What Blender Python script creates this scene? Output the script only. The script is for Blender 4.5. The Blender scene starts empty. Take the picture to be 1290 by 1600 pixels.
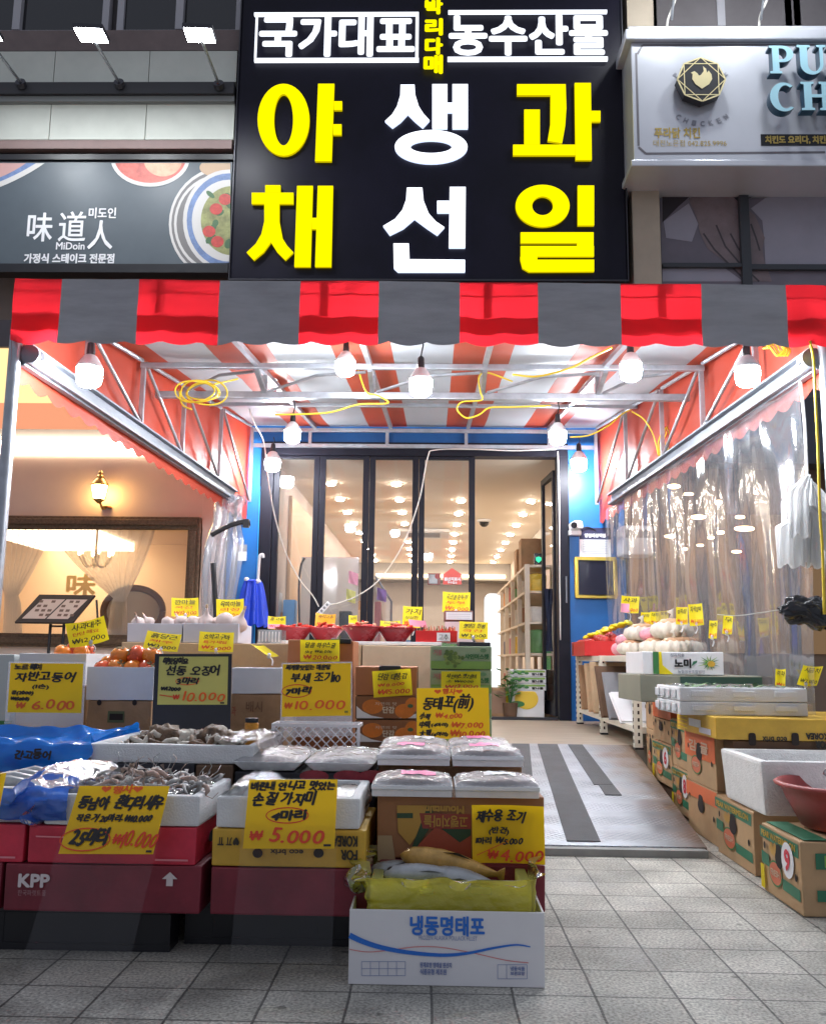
import bpy, bmesh, math, random
from mathutils import Vector, Matrix, noise, Euler
R = math.radians
PI = math.pi
C = bpy.context.scene.collection
scn = bpy.context.scene
random.seed(11)

# ------------------------------------------------------------------ camera, world, exposure
FOC, HGT = 1450.0, 0.81                       # focal length in photo pixels (1290 x 1600), eye height
CAMM = Matrix.Rotation(R(1.3), 3, 'Z') @ Matrix.Rotation(R(99.0), 3, 'X') @ Matrix.Rotation(R(0.7), 3, 'Z')
CAMP = Vector((0, 0, HGT))
cd = bpy.data.cameras.new('camera')
cam = bpy.data.objects.new('camera', cd); C.objects.link(cam)
cam.matrix_world = Matrix.Translation(CAMP) @ CAMM.to_4x4()
cd.sensor_fit = 'VERTICAL'; cd.sensor_height = 24; cd.lens = 24 * FOC / 1600
cd.clip_start = 0.05; cd.clip_end = 400
scn.camera = cam
w = bpy.data.worlds.new('World'); scn.world = w; w.use_nodes = True
w.node_tree.nodes['Background'].inputs[0].default_value = (0.66, 0.71, 0.85, 1)   # city night sky
w.node_tree.nodes['Background'].inputs[1].default_value = 0.275
vs = scn.view_settings
vs.view_transform = 'Standard'; vs.look = 'None'; vs.exposure = 1.0; vs.gamma = 1.0
cy = scn.cycles
cy.use_denoising = True
try: cy.denoiser = 'OPENIMAGEDENOISE'
except Exception: pass
cy.max_bounces = 8; cy.diffuse_bounces = 4; cy.glossy_bounces = 3; cy.transmission_bounces = 6; cy.transparent_max_bounces = 16
cy.sample_clamp_indirect = 6.0; cy.caustics_reflective = False; cy.caustics_refractive = False
BULB, DOWN = 178.0, 112.0

# ------------------------------------------------------------------ measuring: photo pixel -> world point on a plane
def ray(px, py): return CAMM @ Vector(((px - 645) / FOC, -(py - 800) / FOC, -1))
def P(px, py, Y): d = ray(px, py); return CAMP + d * (Y / d.y)
def G(px, py, z): d = ray(px, py); return CAMP + d * ((z - HGT) / d.z)
def PX(px, py, x): d = ray(px, py); return CAMP + d * (x / d.x)

# ------------------------------------------------------------------ materials
MATS = {}
def _n(nt, t, **k):
    n = nt.nodes.new(t)
    for a, b in k.items(): setattr(n, a, b)
    return n
def mat(name, col, rough=0.6, metal=0.0, var=0.0, vscale=8.0, bump=0.0, bscale=60.0, emit=None, es=0.0, trans=0.0, spec=0.5, coat=0.0, stretch=None):
    if name in MATS: return MATS[name]
    m = bpy.data.materials.new(name); m.use_nodes = True; nt = m.node_tree
    b = nt.nodes['Principled BSDF']
    b.inputs['Base Color'].default_value = (*col, 1); b.inputs['Roughness'].default_value = rough
    b.inputs['Metallic'].default_value = metal; b.inputs['Specular IOR Level'].default_value = spec
    b.inputs['Coat Weight'].default_value = coat
    if emit: b.inputs['Emission Color'].default_value = (*emit, 1); b.inputs['Emission Strength'].default_value = es
    tc = None
    if var or bump:
        tc = _n(nt, 'ShaderNodeTexCoord').outputs['Object']
        if stretch:
            mp = _n(nt, 'ShaderNodeMapping'); mp.inputs['Scale'].default_value = stretch
            nt.links.new(tc, mp.inputs[0]); tc = mp.outputs[0]
    if var:
        nz = _n(nt, 'ShaderNodeTexNoise'); nz.inputs['Scale'].default_value = vscale; nz.inputs['Detail'].default_value = 6; nz.inputs['Roughness'].default_value = .65
        nt.links.new(tc, nz.inputs['Vector'])
        mr = _n(nt, 'ShaderNodeMapRange'); mr.inputs[1].default_value = .3; mr.inputs[2].default_value = .7
        mr.inputs[3].default_value = 1 - var; mr.inputs[4].default_value = 1 + var * .6
        nt.links.new(nz.outputs[0], mr.inputs[0])
        mx = _n(nt, 'ShaderNodeMix', data_type='RGBA', blend_type='MULTIPLY'); mx.inputs[0].default_value = 1
        mx.inputs[6].default_value = (*col, 1)
        nt.links.new(mr.outputs[0], mx.inputs[7]); nt.links.new(mx.outputs[2], b.inputs['Base Color'])
        mr2 = _n(nt, 'ShaderNodeMapRange'); mr2.inputs[3].default_value = max(0.03, rough - .12); mr2.inputs[4].default_value = min(1, rough + .12)
        nt.links.new(nz.outputs[0], mr2.inputs[0]); nt.links.new(mr2.outputs[0], b.inputs['Roughness'])
    if bump:
        nb = _n(nt, 'ShaderNodeTexNoise'); nb.inputs['Scale'].default_value = bscale; nb.inputs['Detail'].default_value = 4
        nt.links.new(tc, nb.inputs['Vector'])
        bp = _n(nt, 'ShaderNodeBump'); bp.inputs['Strength'].default_value = bump; bp.inputs['Distance'].default_value = .01
        nt.links.new(nb.outputs[0], bp.inputs['Height']); nt.links.new(bp.outputs[0], b.inputs['Normal'])
    if trans:
        tr = _n(nt, 'ShaderNodeBsdfTranslucent'); tr.inputs[0].default_value = (*[min(1, c * 1.15) for c in col], 1)
        mxs = _n(nt, 'ShaderNodeMixShader'); mxs.inputs[0].default_value = trans
        out = nt.nodes['Material Output']
        nt.links.new(b.outputs[0], mxs.inputs[1]); nt.links.new(tr.outputs[0], mxs.inputs[2]); nt.links.new(mxs.outputs[0], out.inputs[0])
    MATS[name] = m
    return m
def glow(name, col, s):
    if name in MATS: return MATS[name]
    m = bpy.data.materials.new(name); m.use_nodes = True; nt = m.node_tree
    nt.nodes.remove(nt.nodes['Principled BSDF'])
    e = _n(nt, 'ShaderNodeEmission'); e.inputs[0].default_value = (*col, 1); e.inputs[1].default_value = s
    nt.links.new(e.outputs[0], nt.nodes['Material Output'].inputs[0]); MATS[name] = m
    return m
def film(name, col, opac, gloss=.25, rough=.12, bump=0.0, bscale=20.0, tint=(1, 1, 1), stretch=None, fres=.9, blur=0.0):
    """clear or tinted plastic sheet / glass: transparent + a little diffuse + fresnel gloss"""
    if name in MATS: return MATS[name]
    m = bpy.data.materials.new(name); m.use_nodes = True; nt = m.node_tree
    nt.nodes.remove(nt.nodes['Principled BSDF']); L = nt.links.new
    t = _n(nt, 'ShaderNodeBsdfTransparent'); t.inputs[0].default_value = (*tint, 1)
    if blur:
        rf = _n(nt, 'ShaderNodeBsdfRefraction'); rf.inputs['IOR'].default_value = 1.012; rf.inputs['Roughness'].default_value = blur; rf.inputs[0].default_value = (*tint, 1)
        tm = _n(nt, 'ShaderNodeMixShader'); tm.inputs[0].default_value = .62; L(t.outputs[0], tm.inputs[1]); L(rf.outputs[0], tm.inputs[2]); t = tm
    d = _n(nt, 'ShaderNodeBsdfDiffuse'); d.inputs[0].default_value = (*col, 1)
    tl = _n(nt, 'ShaderNodeBsdfTranslucent'); tl.inputs[0].default_value = (*col, 1)
    dm = _n(nt, 'ShaderNodeMixShader'); dm.inputs[0].default_value = .5
    L(d.outputs[0], dm.inputs[1]); L(tl.outputs[0], dm.inputs[2])
    a = _n(nt, 'ShaderNodeMixShader'); a.inputs[0].default_value = opac
    L(t.outputs[0], a.inputs[1]); L(dm.outputs[0], a.inputs[2])
    g = _n(nt, 'ShaderNodeBsdfGlossy'); g.inputs['Roughness'].default_value = rough
    fr = _n(nt, 'ShaderNodeFresnel'); fr.inputs[0].default_value = 1.45
    mu = _n(nt, 'ShaderNodeMath', operation='MULTIPLY_ADD'); mu.inputs[1].default_value = fres; mu.inputs[2].default_value = gloss * .25
    b = _n(nt, 'ShaderNodeMixShader')
    L(fr.outputs[0], mu.inputs[0]); L(mu.outputs[0], b.inputs[0]); L(a.outputs[0], b.inputs[1]); L(g.outputs[0], b.inputs[2])
    if bump:
        tc = _n(nt, 'ShaderNodeTexCoord').outputs['Object']
        if stretch:
            mp = _n(nt, 'ShaderNodeMapping'); mp.inputs['Scale'].default_value = stretch; L(tc, mp.inputs[0]); tc = mp.outputs[0]
        nb = _n(nt, 'ShaderNodeTexNoise'); nb.inputs['Scale'].default_value = bscale; nb.inputs['Detail'].default_value = 5
        L(tc, nb.inputs['Vector'])
        bp = _n(nt, 'ShaderNodeBump'); bp.inputs['Strength'].default_value = bump; bp.inputs['Distance'].default_value = .02
        L(nb.outputs[0], bp.inputs['Height']); L(bp.outputs[0], g.inputs['Normal']); L(bp.outputs[0], d.inputs['Normal'])
    L(b.outputs[0], nt.nodes['Material Output'].inputs[0]); MATS[name] = m
    return m

WHITE = mat('white_card', (.78, .78, .80), .5, var=.06)
FOAM = mat('white_foam', (.80, .81, .82), .75, var=.08, vscale=14, bump=.35, bscale=160, trans=.12)
CARD = mat('brown_cardboard', (.40, .235, .125), .8, var=.28, vscale=6, bump=.1, bscale=90)
TAN = mat('tan_cardboard', (.56, .39, .235), .8, var=.14, vscale=7, bump=.1, bscale=90)
DKCARD = mat('dark_cardboard', (.15, .085, .05), .8, var=.2)
ORCARD = mat('orange_brown_card', (.42, .155, .06), .6, var=.1)
BLACK = mat('black_plastic', (.012, .012, .016), .4, var=.2)
BLKCARD = mat('black_card', (.02, .02, .028), .55, var=.3, vscale=5)
MAROON = mat('maroon_carton', (.20, .018, .035), .5, var=.38, vscale=5, bump=.15, bscale=25)
REDCARD = mat('crimson_carton', (.58, .028, .065), .42, var=.3, vscale=6, bump=.15, bscale=22)
RED = mat('red_paint', (.60, .02, .02), .4, var=.1)
YCARD = mat('yellow_price_card', (.90, .74, .015), .55, var=.05, vscale=5, trans=.35)
OCARD = mat('amber_price_card', (.88, .55, .0), .35, var=.05, vscale=4, coat=.15, trans=.30)
INK = mat('black_ink', (.012, .01, .01), .5)
RINK = mat('red_ink', (.68, .05, .01), .5)
OINK = mat('orange_ink', (.82, .12, .01), .5)
YBOX = mat('yellow_carton', (.66, .40, .045), .5, var=.22, vscale=6)
GREEN = mat('green_print', (.045, .20, .06), .5)
LGREEN = mat('light_green_print', (.24, .42, .09), .5, var=.1)
PGREEN = mat('pale_green_print', (.36, .46, .27), .5, var=.08)
STEEL = mat('galvanised_steel', (.42, .44, .48), .4, .8, var=.2, vscale=12)
ALU = mat('pale_aluminium', (.24, .26, .30), .5, .4, var=.15)
DKSTEEL = mat('dark_steel', (.05, .05, .06), .4, .5)
GREY = mat('mid_grey', (.25, .25, .27), .6, var=.1)
NAVY = mat('navy_frame', (.010, .010, .018), .5, var=.2, spec=.2)
BLUEW = mat('blue_wall_paint', (.011, .125, .40), .42, var=.14, vscale=3)
CREAM = mat('cream_paint', (.66, .56, .45), .6, var=.08)
GOLD = mat('gold_print', (.55, .40, .12), .35, .7)
PINK = mat('pink_paper', (.85, .35, .48), .6)
BLUE = mat('blue_print', (.02, .17, .55), .5)
GRINK = mat('grey_ink', (.30, .31, .36), .6)
CLEAR = film('clear_acrylic', (.8, .82, .9), .012, .0, .12, fres=.22)
CLEARFOG = film('hazy_acrylic', (.8, .83, .9), .25, .1, .2, fres=.5)

# ------------------------------------------------------------------ things, parts, copies
def prop(o, label=None, cat=None, group=None, kind=None):
    if label: o['label'] = label
    if cat: o['category'] = cat
    if group: o['group'] = group
    if kind: o['kind'] = kind
    return o
def thing(name, label, cat, loc=(0, 0, 0), rot=(0, 0, 0), group=None):
    o = bpy.data.objects.new(name, None); C.objects.link(o); o.empty_display_size = .1
    o.location = loc; o.rotation_euler = rot
    return prop(o, label, cat, group)
def copy_tree(o, parent=None):
    c = o.copy(); C.objects.link(c); c.parent = parent
    for ch in list(o.children): copy_tree(ch, c)
    return c
def dup(root, loc, rot=None, label=None, scale=None):
    c = copy_tree(root); c.location = loc
    if rot is not None: c.rotation_euler = rot
    if scale is not None: c.scale = (scale,) * 3 if not hasattr(scale, '__len__') else scale
    if label: c['label'] = label
    return c

def frame(o, u, v):
    u = Vector(u).normalized(); v = Vector(v).normalized(); n = u.cross(v)
    m = Matrix((u, v, n)).transposed().to_4x4(); m.translation = Vector(o)
    return m
FRONT = ((1, 0, 0), (0, 0, 1)); LEFTF = ((0, -1, 0), (0, 0, 1)); TOP = ((1, 0, 0), (0, 1, 0))

_TX = {}
def text_geo(s):
    if s in _TX: return _TX[s]
    c = bpy.data.curves.new('t', 'FONT'); c.body = s; c.size = 1; c.resolution_u = 3
    o = bpy.data.objects.new('t', c); C.objects.link(o)
    me = bpy.data.meshes.new_from_object(o.evaluated_get(bpy.context.evaluated_depsgraph_get()))
    v = [(p.co.x, p.co.y) for p in me.vertices]; f = [tuple(p.vertices) for p in me.polygons]
    bpy.data.objects.remove(o); bpy.data.curves.remove(c); bpy.data.meshes.remove(me)
    if v:
        xs = [a for a, b in v]; ys = [b for a, b in v]; bb = (min(xs), min(ys), max(xs), max(ys))
    else: bb = (0, 0, .3, .7)
    _TX[s] = (v, f, bb)
    return _TX[s]

class MB:
    def __init__(s): s.v = []; s.f = []; s.m = []; s.mats = []; s.T = Matrix()
    def mi(s, m):
        if m not in s.mats: s.mats.append(m)
        return s.mats.index(m)
    def add(s, vs, fs, m, T=None):
        T = s.T @ T if T is not None else s.T
        b = len(s.v); s.v += [T @ Vector(p) for p in vs]
        i = s.mi(m)
        for f in fs: s.f.append([b + k for k in f]); s.m.append(i)
        return s
    def box(s, c, d, m, rot=None):
        x, y, z = (a / 2 for a in d)
        vs = [(i * x, j * y, k * z) for i in (-1, 1) for j in (-1, 1) for k in (-1, 1)]
        fs = [(0, 1, 3, 2), (4, 6, 7, 5), (0, 4, 5, 1), (2, 3, 7, 6), (0, 2, 6, 4), (1, 5, 7, 3)]
        T = Matrix.Translation(Vector(c))
        if rot is not None: T = T @ Euler(rot).to_matrix().to_4x4()
        return s.add(vs, fs, m, T)
    def bx(s, x0, x1, y0, y1, z0, z1, m): return s.box(((x0 + x1) / 2, (y0 + y1) / 2, (z0 + z1) / 2), (x1 - x0, y1 - y0, z1 - z0), m)
    def quad(s, a, b, c, d, m): return s.add([a, b, c, d], [(0, 1, 2, 3)], m)
    def tube(s, pts, r, m, n=8, closed=False):
        pts = [Vector(p) for p in pts]; k = len(pts); rs = r if hasattr(r, '__len__') else [r] * k
        vs = []; up = None
        for i, p in enumerate(pts):
            t = (pts[min(i + 1, k - 1)] - pts[max(i - 1, 0)])
            t = t.normalized() if t.length > 1e-9 else Vector((0, 0, 1))
            if up is None: up = Vector((0, 0, 1)) if abs(t.z) < .9 else Vector((1, 0, 0))
            u = (up - t * up.dot(t)); u = u.normalized() if u.length > 1e-6 else t.orthogonal().normalized()
            up = u; q = t.cross(u)
            for j in range(n):
                a = 2 * PI * j / n; vs.append(p + (u * math.cos(a) + q * math.sin(a)) * rs[i])
        fs = [(i * n + j, i * n + (j + 1) % n, (i + 1) * n + (j + 1) % n, (i + 1) * n + j) for i in range(k - 1) for j in range(n)]
        fs += [tuple(range(n - 1, -1, -1)), tuple((k - 1) * n + j for j in range(n))]
        return s.add(vs, fs, m)
    def bar(s, a, b, w, m, h=None):
        """square tube from a to b"""
        a = Vector(a); b = Vector(b); t = (b - a); L = t.length
        q = t.to_track_quat('Z', 'Y').to_matrix().to_4x4(); h = h or w
        T = Matrix.Translation((a + b) / 2) @ q
        vs = [(i * w / 2, j * h / 2, k * L / 2) for i in (-1, 1) for j in (-1, 1) for k in (-1, 1)]
        return s.add(vs, [(0, 1, 3, 2), (4, 6, 7, 5), (0, 4, 5, 1), (2, 3, 7, 6), (0, 2, 6, 4), (1, 5, 7, 3)], m, T)
    def lathe(s, prof, m, n=16, c=(0, 0, 0), sc=(1, 1), fn=None, cap=True):
        vs = []
        for r, z in prof:
            for j in range(n):
                a = 2 * PI * j / n; q = fn(a, z) if fn else 1
                vs.append((c[0] + r * q * sc[0] * math.cos(a), c[1] + r * q * sc[1] * math.sin(a), c[2] + z))
        k = len(prof)
        fs = [(i * n + j, i * n + (j + 1) % n, (i + 1) * n + (j + 1) % n, (i + 1) * n + j) for i in range(k - 1) for j in range(n)]
        if cap: fs += [tuple(range(n - 1, -1, -1)), tuple((k - 1) * n + j for j in range(n))]
        return s.add(vs, fs, m)
    def blob(s, c, d, m, nz=0.0, nf=3.0, rot=(0, 0, 0), nu=14, nv=9, seed=0, fn=None):
        vs = []
        Rm = Euler(rot).to_matrix()
        for i in range(nv + 1):
            th = PI * i / nv
            for j in range(nu):
                a = 2 * PI * j / nu; p = Vector((math.sin(th) * math.cos(a), math.sin(th) * math.sin(a), math.cos(th)))
                k = 1 + nz * noise.noise(p * nf + Vector((seed * 7.1, seed * 3.3, 0)))
                q = Vector((p.x * d[0] / 2 * k, p.y * d[1] / 2 * k, p.z * d[2] / 2 * k))
                if fn: q = fn(q, p)
                vs.append(Vector(c) + Rm @ q)
        fs = [(i * nu + j, (i + 1) * nu + j, (i + 1) * nu + (j + 1) % nu, i * nu + (j + 1) % nu) for i in range(nv) for j in range(nu)]
        return s.add(vs, fs, m)
    def grid(s, fn, nu, nv, m, mf=None):
        b = len(s.v)
        for j in range(nv + 1):
            for i in range(nu + 1): s.v.append(s.T @ Vector(fn(i / nu, j / nv)))
        for j in range(nv):
            for i in range(nu):
                a = b + j * (nu + 1) + i
                s.f.append([a, a + 1, a + nu + 2, a + nu + 1]); s.m.append(s.mi(mf((i + .5) / nu, (j + .5) / nv) if mf else m))
        return s
    def poly(s, pts, m, z=0.0): return s.add([(x, y, z) for x, y in pts], [tuple(range(len(pts)))], m)
    def rect(s, x0, y0, x1, y1, m, z=0.0): return s.poly([(x0, y0), (x1, y0), (x1, y1), (x0, y1)], m, z)
    def ell(s, cx, cy, rx, ry, m, z=0.0, n=20, a0=0): return s.poly([(cx + rx * math.cos(a0 + 2 * PI * i / n), cy + ry * math.sin(a0 + 2 * PI * i / n)) for i in range(n)], m, z)
    def ring(s, cx, cy, rx, ry, t, m, z=0.0, n=28, ty=None):
        ty = t if ty is None else ty
        o = [(cx + rx * math.cos(2 * PI * i / n), cy + ry * math.sin(2 * PI * i / n), z) for i in range(n)]
        q = [(cx + (rx - t) * math.cos(2 * PI * i / n), cy + (ry - ty) * math.sin(2 * PI * i / n), z) for i in range(n)]
        return s.add(o + q, [(i, (i + 1) % n, n + (i + 1) % n, n + i) for i in range(n)], m)
    def line(s, pts, wd, m, z=0.0):
        for (x0, y0), (x1, y1) in zip(pts, pts[1:]):
            d = math.hypot(x1 - x0, y1 - y0) or 1; nx, ny = -(y1 - y0) / d * wd / 2, (x1 - x0) / d * wd / 2
            s.poly([(x0 - nx, y0 - ny), (x1 - nx, y1 - ny), (x1 + nx, y1 + ny), (x0 + nx, y0 + ny)], m, z)
        return s
    def text(s, body, x0, y0, x1, y1, m, z=0.0, bold=0.0, rot=0, keep=False, shear=0.0):
        """lettering fitted into the rectangle (x0,y0)-(x1,y1) of the current frame; rot=180 turns it upside down"""
        v, f, (a, b, c, d) = text_geo(body)
        sx = (x1 - x0) / max(c - a, 1e-6); sy = (y1 - y0) / max(d - b, 1e-6)
        if keep: sx = sy = min(sx, sy)
        mx, my = (x0 + x1) / 2, (y0 + y1) / 2
        offs = [(0, 0)]
        if bold: offs += [(bold * math.cos(k * PI / 4), bold * math.sin(k * PI / 4)) for k in range(8)]
        g = -1 if rot == 180 else 1
        for i, (ox, oy) in enumerate(offs):
            s.add([(mx + g * ((p - (a + c) / 2) * sx + shear * (q - (b + d) / 2) * sy) + ox, my + g * (q - (b + d) / 2) * sy + oy, z + i * .00012) for p, q in v], f, m)
        return s
    def hand(s, body, x0, y0, x1, y1, m, z=0.0, bold=0.0, seed=1):
        """hand lettering: every character set separately with its own tilt, size and drop"""
        rn = random.Random(seed); adv = []; cx = 0
        for ch in body:
            v, f, bb = text_geo(ch); wd = (bb[2] - bb[0]) if v else .25
            adv.append((ch, cx, wd)); cx += wd + .10
        tot = max(cx - .10, .1); H = y1 - y0; sx = (x1 - x0) / tot
        for ch, ax, wd in adv:
            v, f, bb = text_geo(ch)
            if not v: continue
            k = H * rn.uniform(.86, 1.06) / .85; a = R(rn.uniform(-9, 5)); dy = H * rn.uniform(-.08, .08)
            if ch in '.,-': k = H * .9
            ca, sa = math.cos(a), math.sin(a); hx = (bb[0] + bb[2]) / 2
            base = -.08 if ord(ch) > 0x2000 else 0
            offs = [(0, 0)] + ([(bold, 0), (-bold, 0), (0, bold), (0, -bold)] if bold else [])
            for i, (ox, oy) in enumerate(offs):
                pts = []
                for p, q in v:
                    X = (p - hx) * sx; Y = (q - base) * k
                    pts.append((x0 + (ax + wd / 2) * sx + X * ca - Y * sa + ox + Y * .12, y0 + X * sa + Y * ca + dy + oy, z + i * .0001))
                s.add(pts, f, m)
        return s
    def prism(s, pts, m, depth):
        """outline in the current frame's XY, extruded from z=0 to z=depth"""
        n = len(pts)
        vs = [(x, y, 0) for x, y in pts] + [(x, y, depth) for x, y in pts]
        fs = [tuple(range(n - 1, -1, -1)), tuple(range(n, 2 * n))] + [(i, (i + 1) % n, n + (i + 1) % n, n + i) for i in range(n)]
        return s.add(vs, fs, m)
    def build(s, name, parent=None, smooth=False, bevel=0.0, bseg=2, merge=False, label=None, warp=0.0, wf=4.0, sub=0, tris=False):
        me = bpy.data.meshes.new(name)
        me.from_pydata([tuple(p) for p in s.v], [], s.f)
        for m in s.mats: me.materials.append(m)
        for p, i in zip(me.polygons, s.m): p.material_index = i
        if merge or bevel or warp or sub or tris:
            bm = bmesh.new(); bm.from_mesh(me)
            if merge or bevel: bmesh.ops.remove_doubles(bm, verts=bm.verts, dist=1e-5)
            if sub: bmesh.ops.subdivide_edges(bm, edges=bm.edges[:], cuts=sub, use_grid_fill=True)
            if warp:
                for v in bm.verts: v.co += noise.noise_vector(v.co * wf + Vector((len(s.v), 3, 1))) * warp
            if bevel:
                eds = [e for e in bm.edges if len(e.link_faces) == 2 and e.calc_face_angle(0) > .5]
                bmesh.ops.bevel(bm, geom=eds, offset=bevel, segments=bseg, affect='EDGES', profile=.6)
            if tris: bmesh.ops.triangulate(bm, faces=bm.faces[:])
            bm.to_mesh(me); bm.free()
        if smooth:
            for p in me.polygons: p.use_smooth = True
            if smooth == 'a':
                try: me.set_sharp_from_angle(angle=R(38))
                except Exception: pass
        me.update()
        o = bpy.data.objects.new(name, me); C.objects.link(o)
        if parent is not None: o.parent = parent
        if label: o['label'] = label
        return o
# ------------------------------------------------------------------ large structure
def mbw(t=None):
    """a mesh builder whose points are given in world space but stored relative to thing t"""
    m = MB()
    if t is not None: m.T = (Matrix.Translation(t.location) @ t.rotation_euler.to_matrix().to_4x4()).inverted()
    return m
def part(t, name, fn, mats=None, **k):
    m = mbw(t); fn(m); return m.build(name, t, **k)
def wbox(t, name, x0, x1, y0, y1, z0, z1, m, **k):
    b = mbw(t); b.bx(min(x0, x1), max(x0, x1), y0, y1, min(z0, z1), max(z0, z1), m); return b.build(name, t, **k)

# pavement: one sheet to the horizon, granite-textured slabs
def slab_mat():
    m = bpy.data.materials.new('paving_slabs'); m.use_nodes = True; nt = m.node_tree; L = nt.links.new
    b = nt.nodes['Principled BSDF']; b.inputs['Roughness'].default_value = .62; b.inputs['Specular IOR Level'].default_value = .4
    tc = _n(nt, 'ShaderNodeTexCoord').outputs['Object']
    br = _n(nt, 'ShaderNodeTexBrick'); br.offset = 0.0; br.squash = 1.0
    br.inputs['Color1'].default_value = (.44, .425, .375, 1); br.inputs['Color2'].default_value = (.61, .59, .525, 1); br.inputs['Mortar'].default_value = (.17, .165, .15, 1)
    br.inputs['Scale'].default_value = 1; br.inputs['Mortar Size'].default_value = .0036; br.inputs['Mortar Smooth'].default_value = .3
    br.inputs['Brick Width'].default_value = .2; br.inputs['Row Height'].default_value = .2
    nz0 = _n(nt, 'ShaderNodeTexNoise'); nz0.inputs['Scale'].default_value = 2.5
    ad = _n(nt, 'ShaderNodeVectorMath', operation='SCALE'); ad.inputs['Scale'].default_value = .012
    L(tc, nz0.inputs['Vector']); L(nz0.outputs['Color'], ad.inputs[0])
    a2 = _n(nt, 'ShaderNodeVectorMath', operation='ADD'); L(tc, a2.inputs[0]); L(ad.outputs[0], a2.inputs[1]); L(a2.outputs[0], br.inputs['Vector'])
    nz = _n(nt, 'ShaderNodeTexNoise'); nz.inputs['Scale'].default_value = 120; nz.inputs['Detail'].default_value = 3
    n2 = _n(nt, 'ShaderNodeTexNoise'); n2.inputs['Scale'].default_value = 3.5; n2.inputs['Detail'].default_value = 5
    L(tc, nz.inputs['Vector']); L(tc, n2.inputs['Vector'])
    r1 = _n(nt, 'ShaderNodeMapRange'); r1.inputs[1].default_value = .35; r1.inputs[2].default_value = .65; r1.inputs[3].default_value = .6; r1.inputs[4].default_value = 1.3
    r2 = _n(nt, 'ShaderNodeMapRange'); r2.inputs[1].default_value = .3; r2.inputs[2].default_value = .7; r2.inputs[3].default_value = .62; r2.inputs[4].default_value = 1.15
    L(nz.outputs[0], r1.inputs[0]); L(n2.outputs[0], r2.inputs[0])
    n3 = _n(nt, 'ShaderNodeTexNoise'); n3.inputs['Scale'].default_value = 1.6; n3.inputs['Detail'].default_value = 8; n3.inputs['Roughness'].default_value = .72; n3.inputs['Distortion'].default_value = .6
    L(tc, n3.inputs['Vector'])
    r3 = _n(nt, 'ShaderNodeMapRange'); r3.inputs[1].default_value = .50; r3.inputs[2].default_value = .62; r3.inputs[3].default_value = 1.0; r3.inputs[4].default_value = .72
    r4 = _n(nt, 'ShaderNodeMapRange'); r4.inputs[1].default_value = .50; r4.inputs[2].default_value = .62; r4.inputs[3].default_value = .68; r4.inputs[4].default_value = .34
    L(n3.outputs[0], r3.inputs[0]); L(n3.outputs[0], r4.inputs[0]); L(r4.outputs[0], b.inputs['Roughness'])
    vo = _n(nt, 'ShaderNodeTexVoronoi'); vo.inputs['Scale'].default_value = 5.5; L(tc, vo.inputs['Vector'])
    r5 = _n(nt, 'ShaderNodeMapRange'); r5.inputs[1].default_value = .05; r5.inputs[2].default_value = .075; r5.inputs[3].default_value = .5; r5.inputs[4].default_value = 1.0; L(vo.outputs['Distance'], r5.inputs[0])
    m3 = _n(nt, 'ShaderNodeMath', operation='MULTIPLY'); L(r3.outputs[0], m3.inputs[0]); L(r5.outputs[0], m3.inputs[1])
    mu0 = _n(nt, 'ShaderNodeMath', operation='MULTIPLY'); L(r1.outputs[0], mu0.inputs[0]); L(r2.outputs[0], mu0.inputs[1])
    mu = _n(nt, 'ShaderNodeMath', operation='MULTIPLY'); L(mu0.outputs[0], mu.inputs[0]); L(m3.outputs[0], mu.inputs[1])
    mx = _n(nt, 'ShaderNodeMix', data_type='RGBA', blend_type='MULTIPLY'); mx.inputs[0].default_value = 1
    L(br.outputs['Color'], mx.inputs[6]); L(mu.outputs[0], mx.inputs[7]); L(mx.outputs[2], b.inputs['Base Color'])
    h = _n(nt, 'ShaderNodeMath', operation='MULTIPLY_ADD'); L(br.outputs['Fac'], h.inputs[0]); h.inputs[1].default_value = -1.4; L(nz.outputs[0], h.inputs[2])
    bp = _n(nt, 'ShaderNodeBump'); bp.inputs['Strength'].default_value = .55; bp.inputs['Distance'].default_value = .004
    L(h.outputs[0], bp.inputs['Height']); L(bp.outputs[0], b.inputs['Normal'])
    return m
g = MB(); g.bx(-60, 60, -60, 60, -.3, 0, slab_mat()); g.T = Matrix()
gr = g.build('pavement'); gr.location = (.01, .04, 0); prop(gr, kind='structure')

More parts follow.
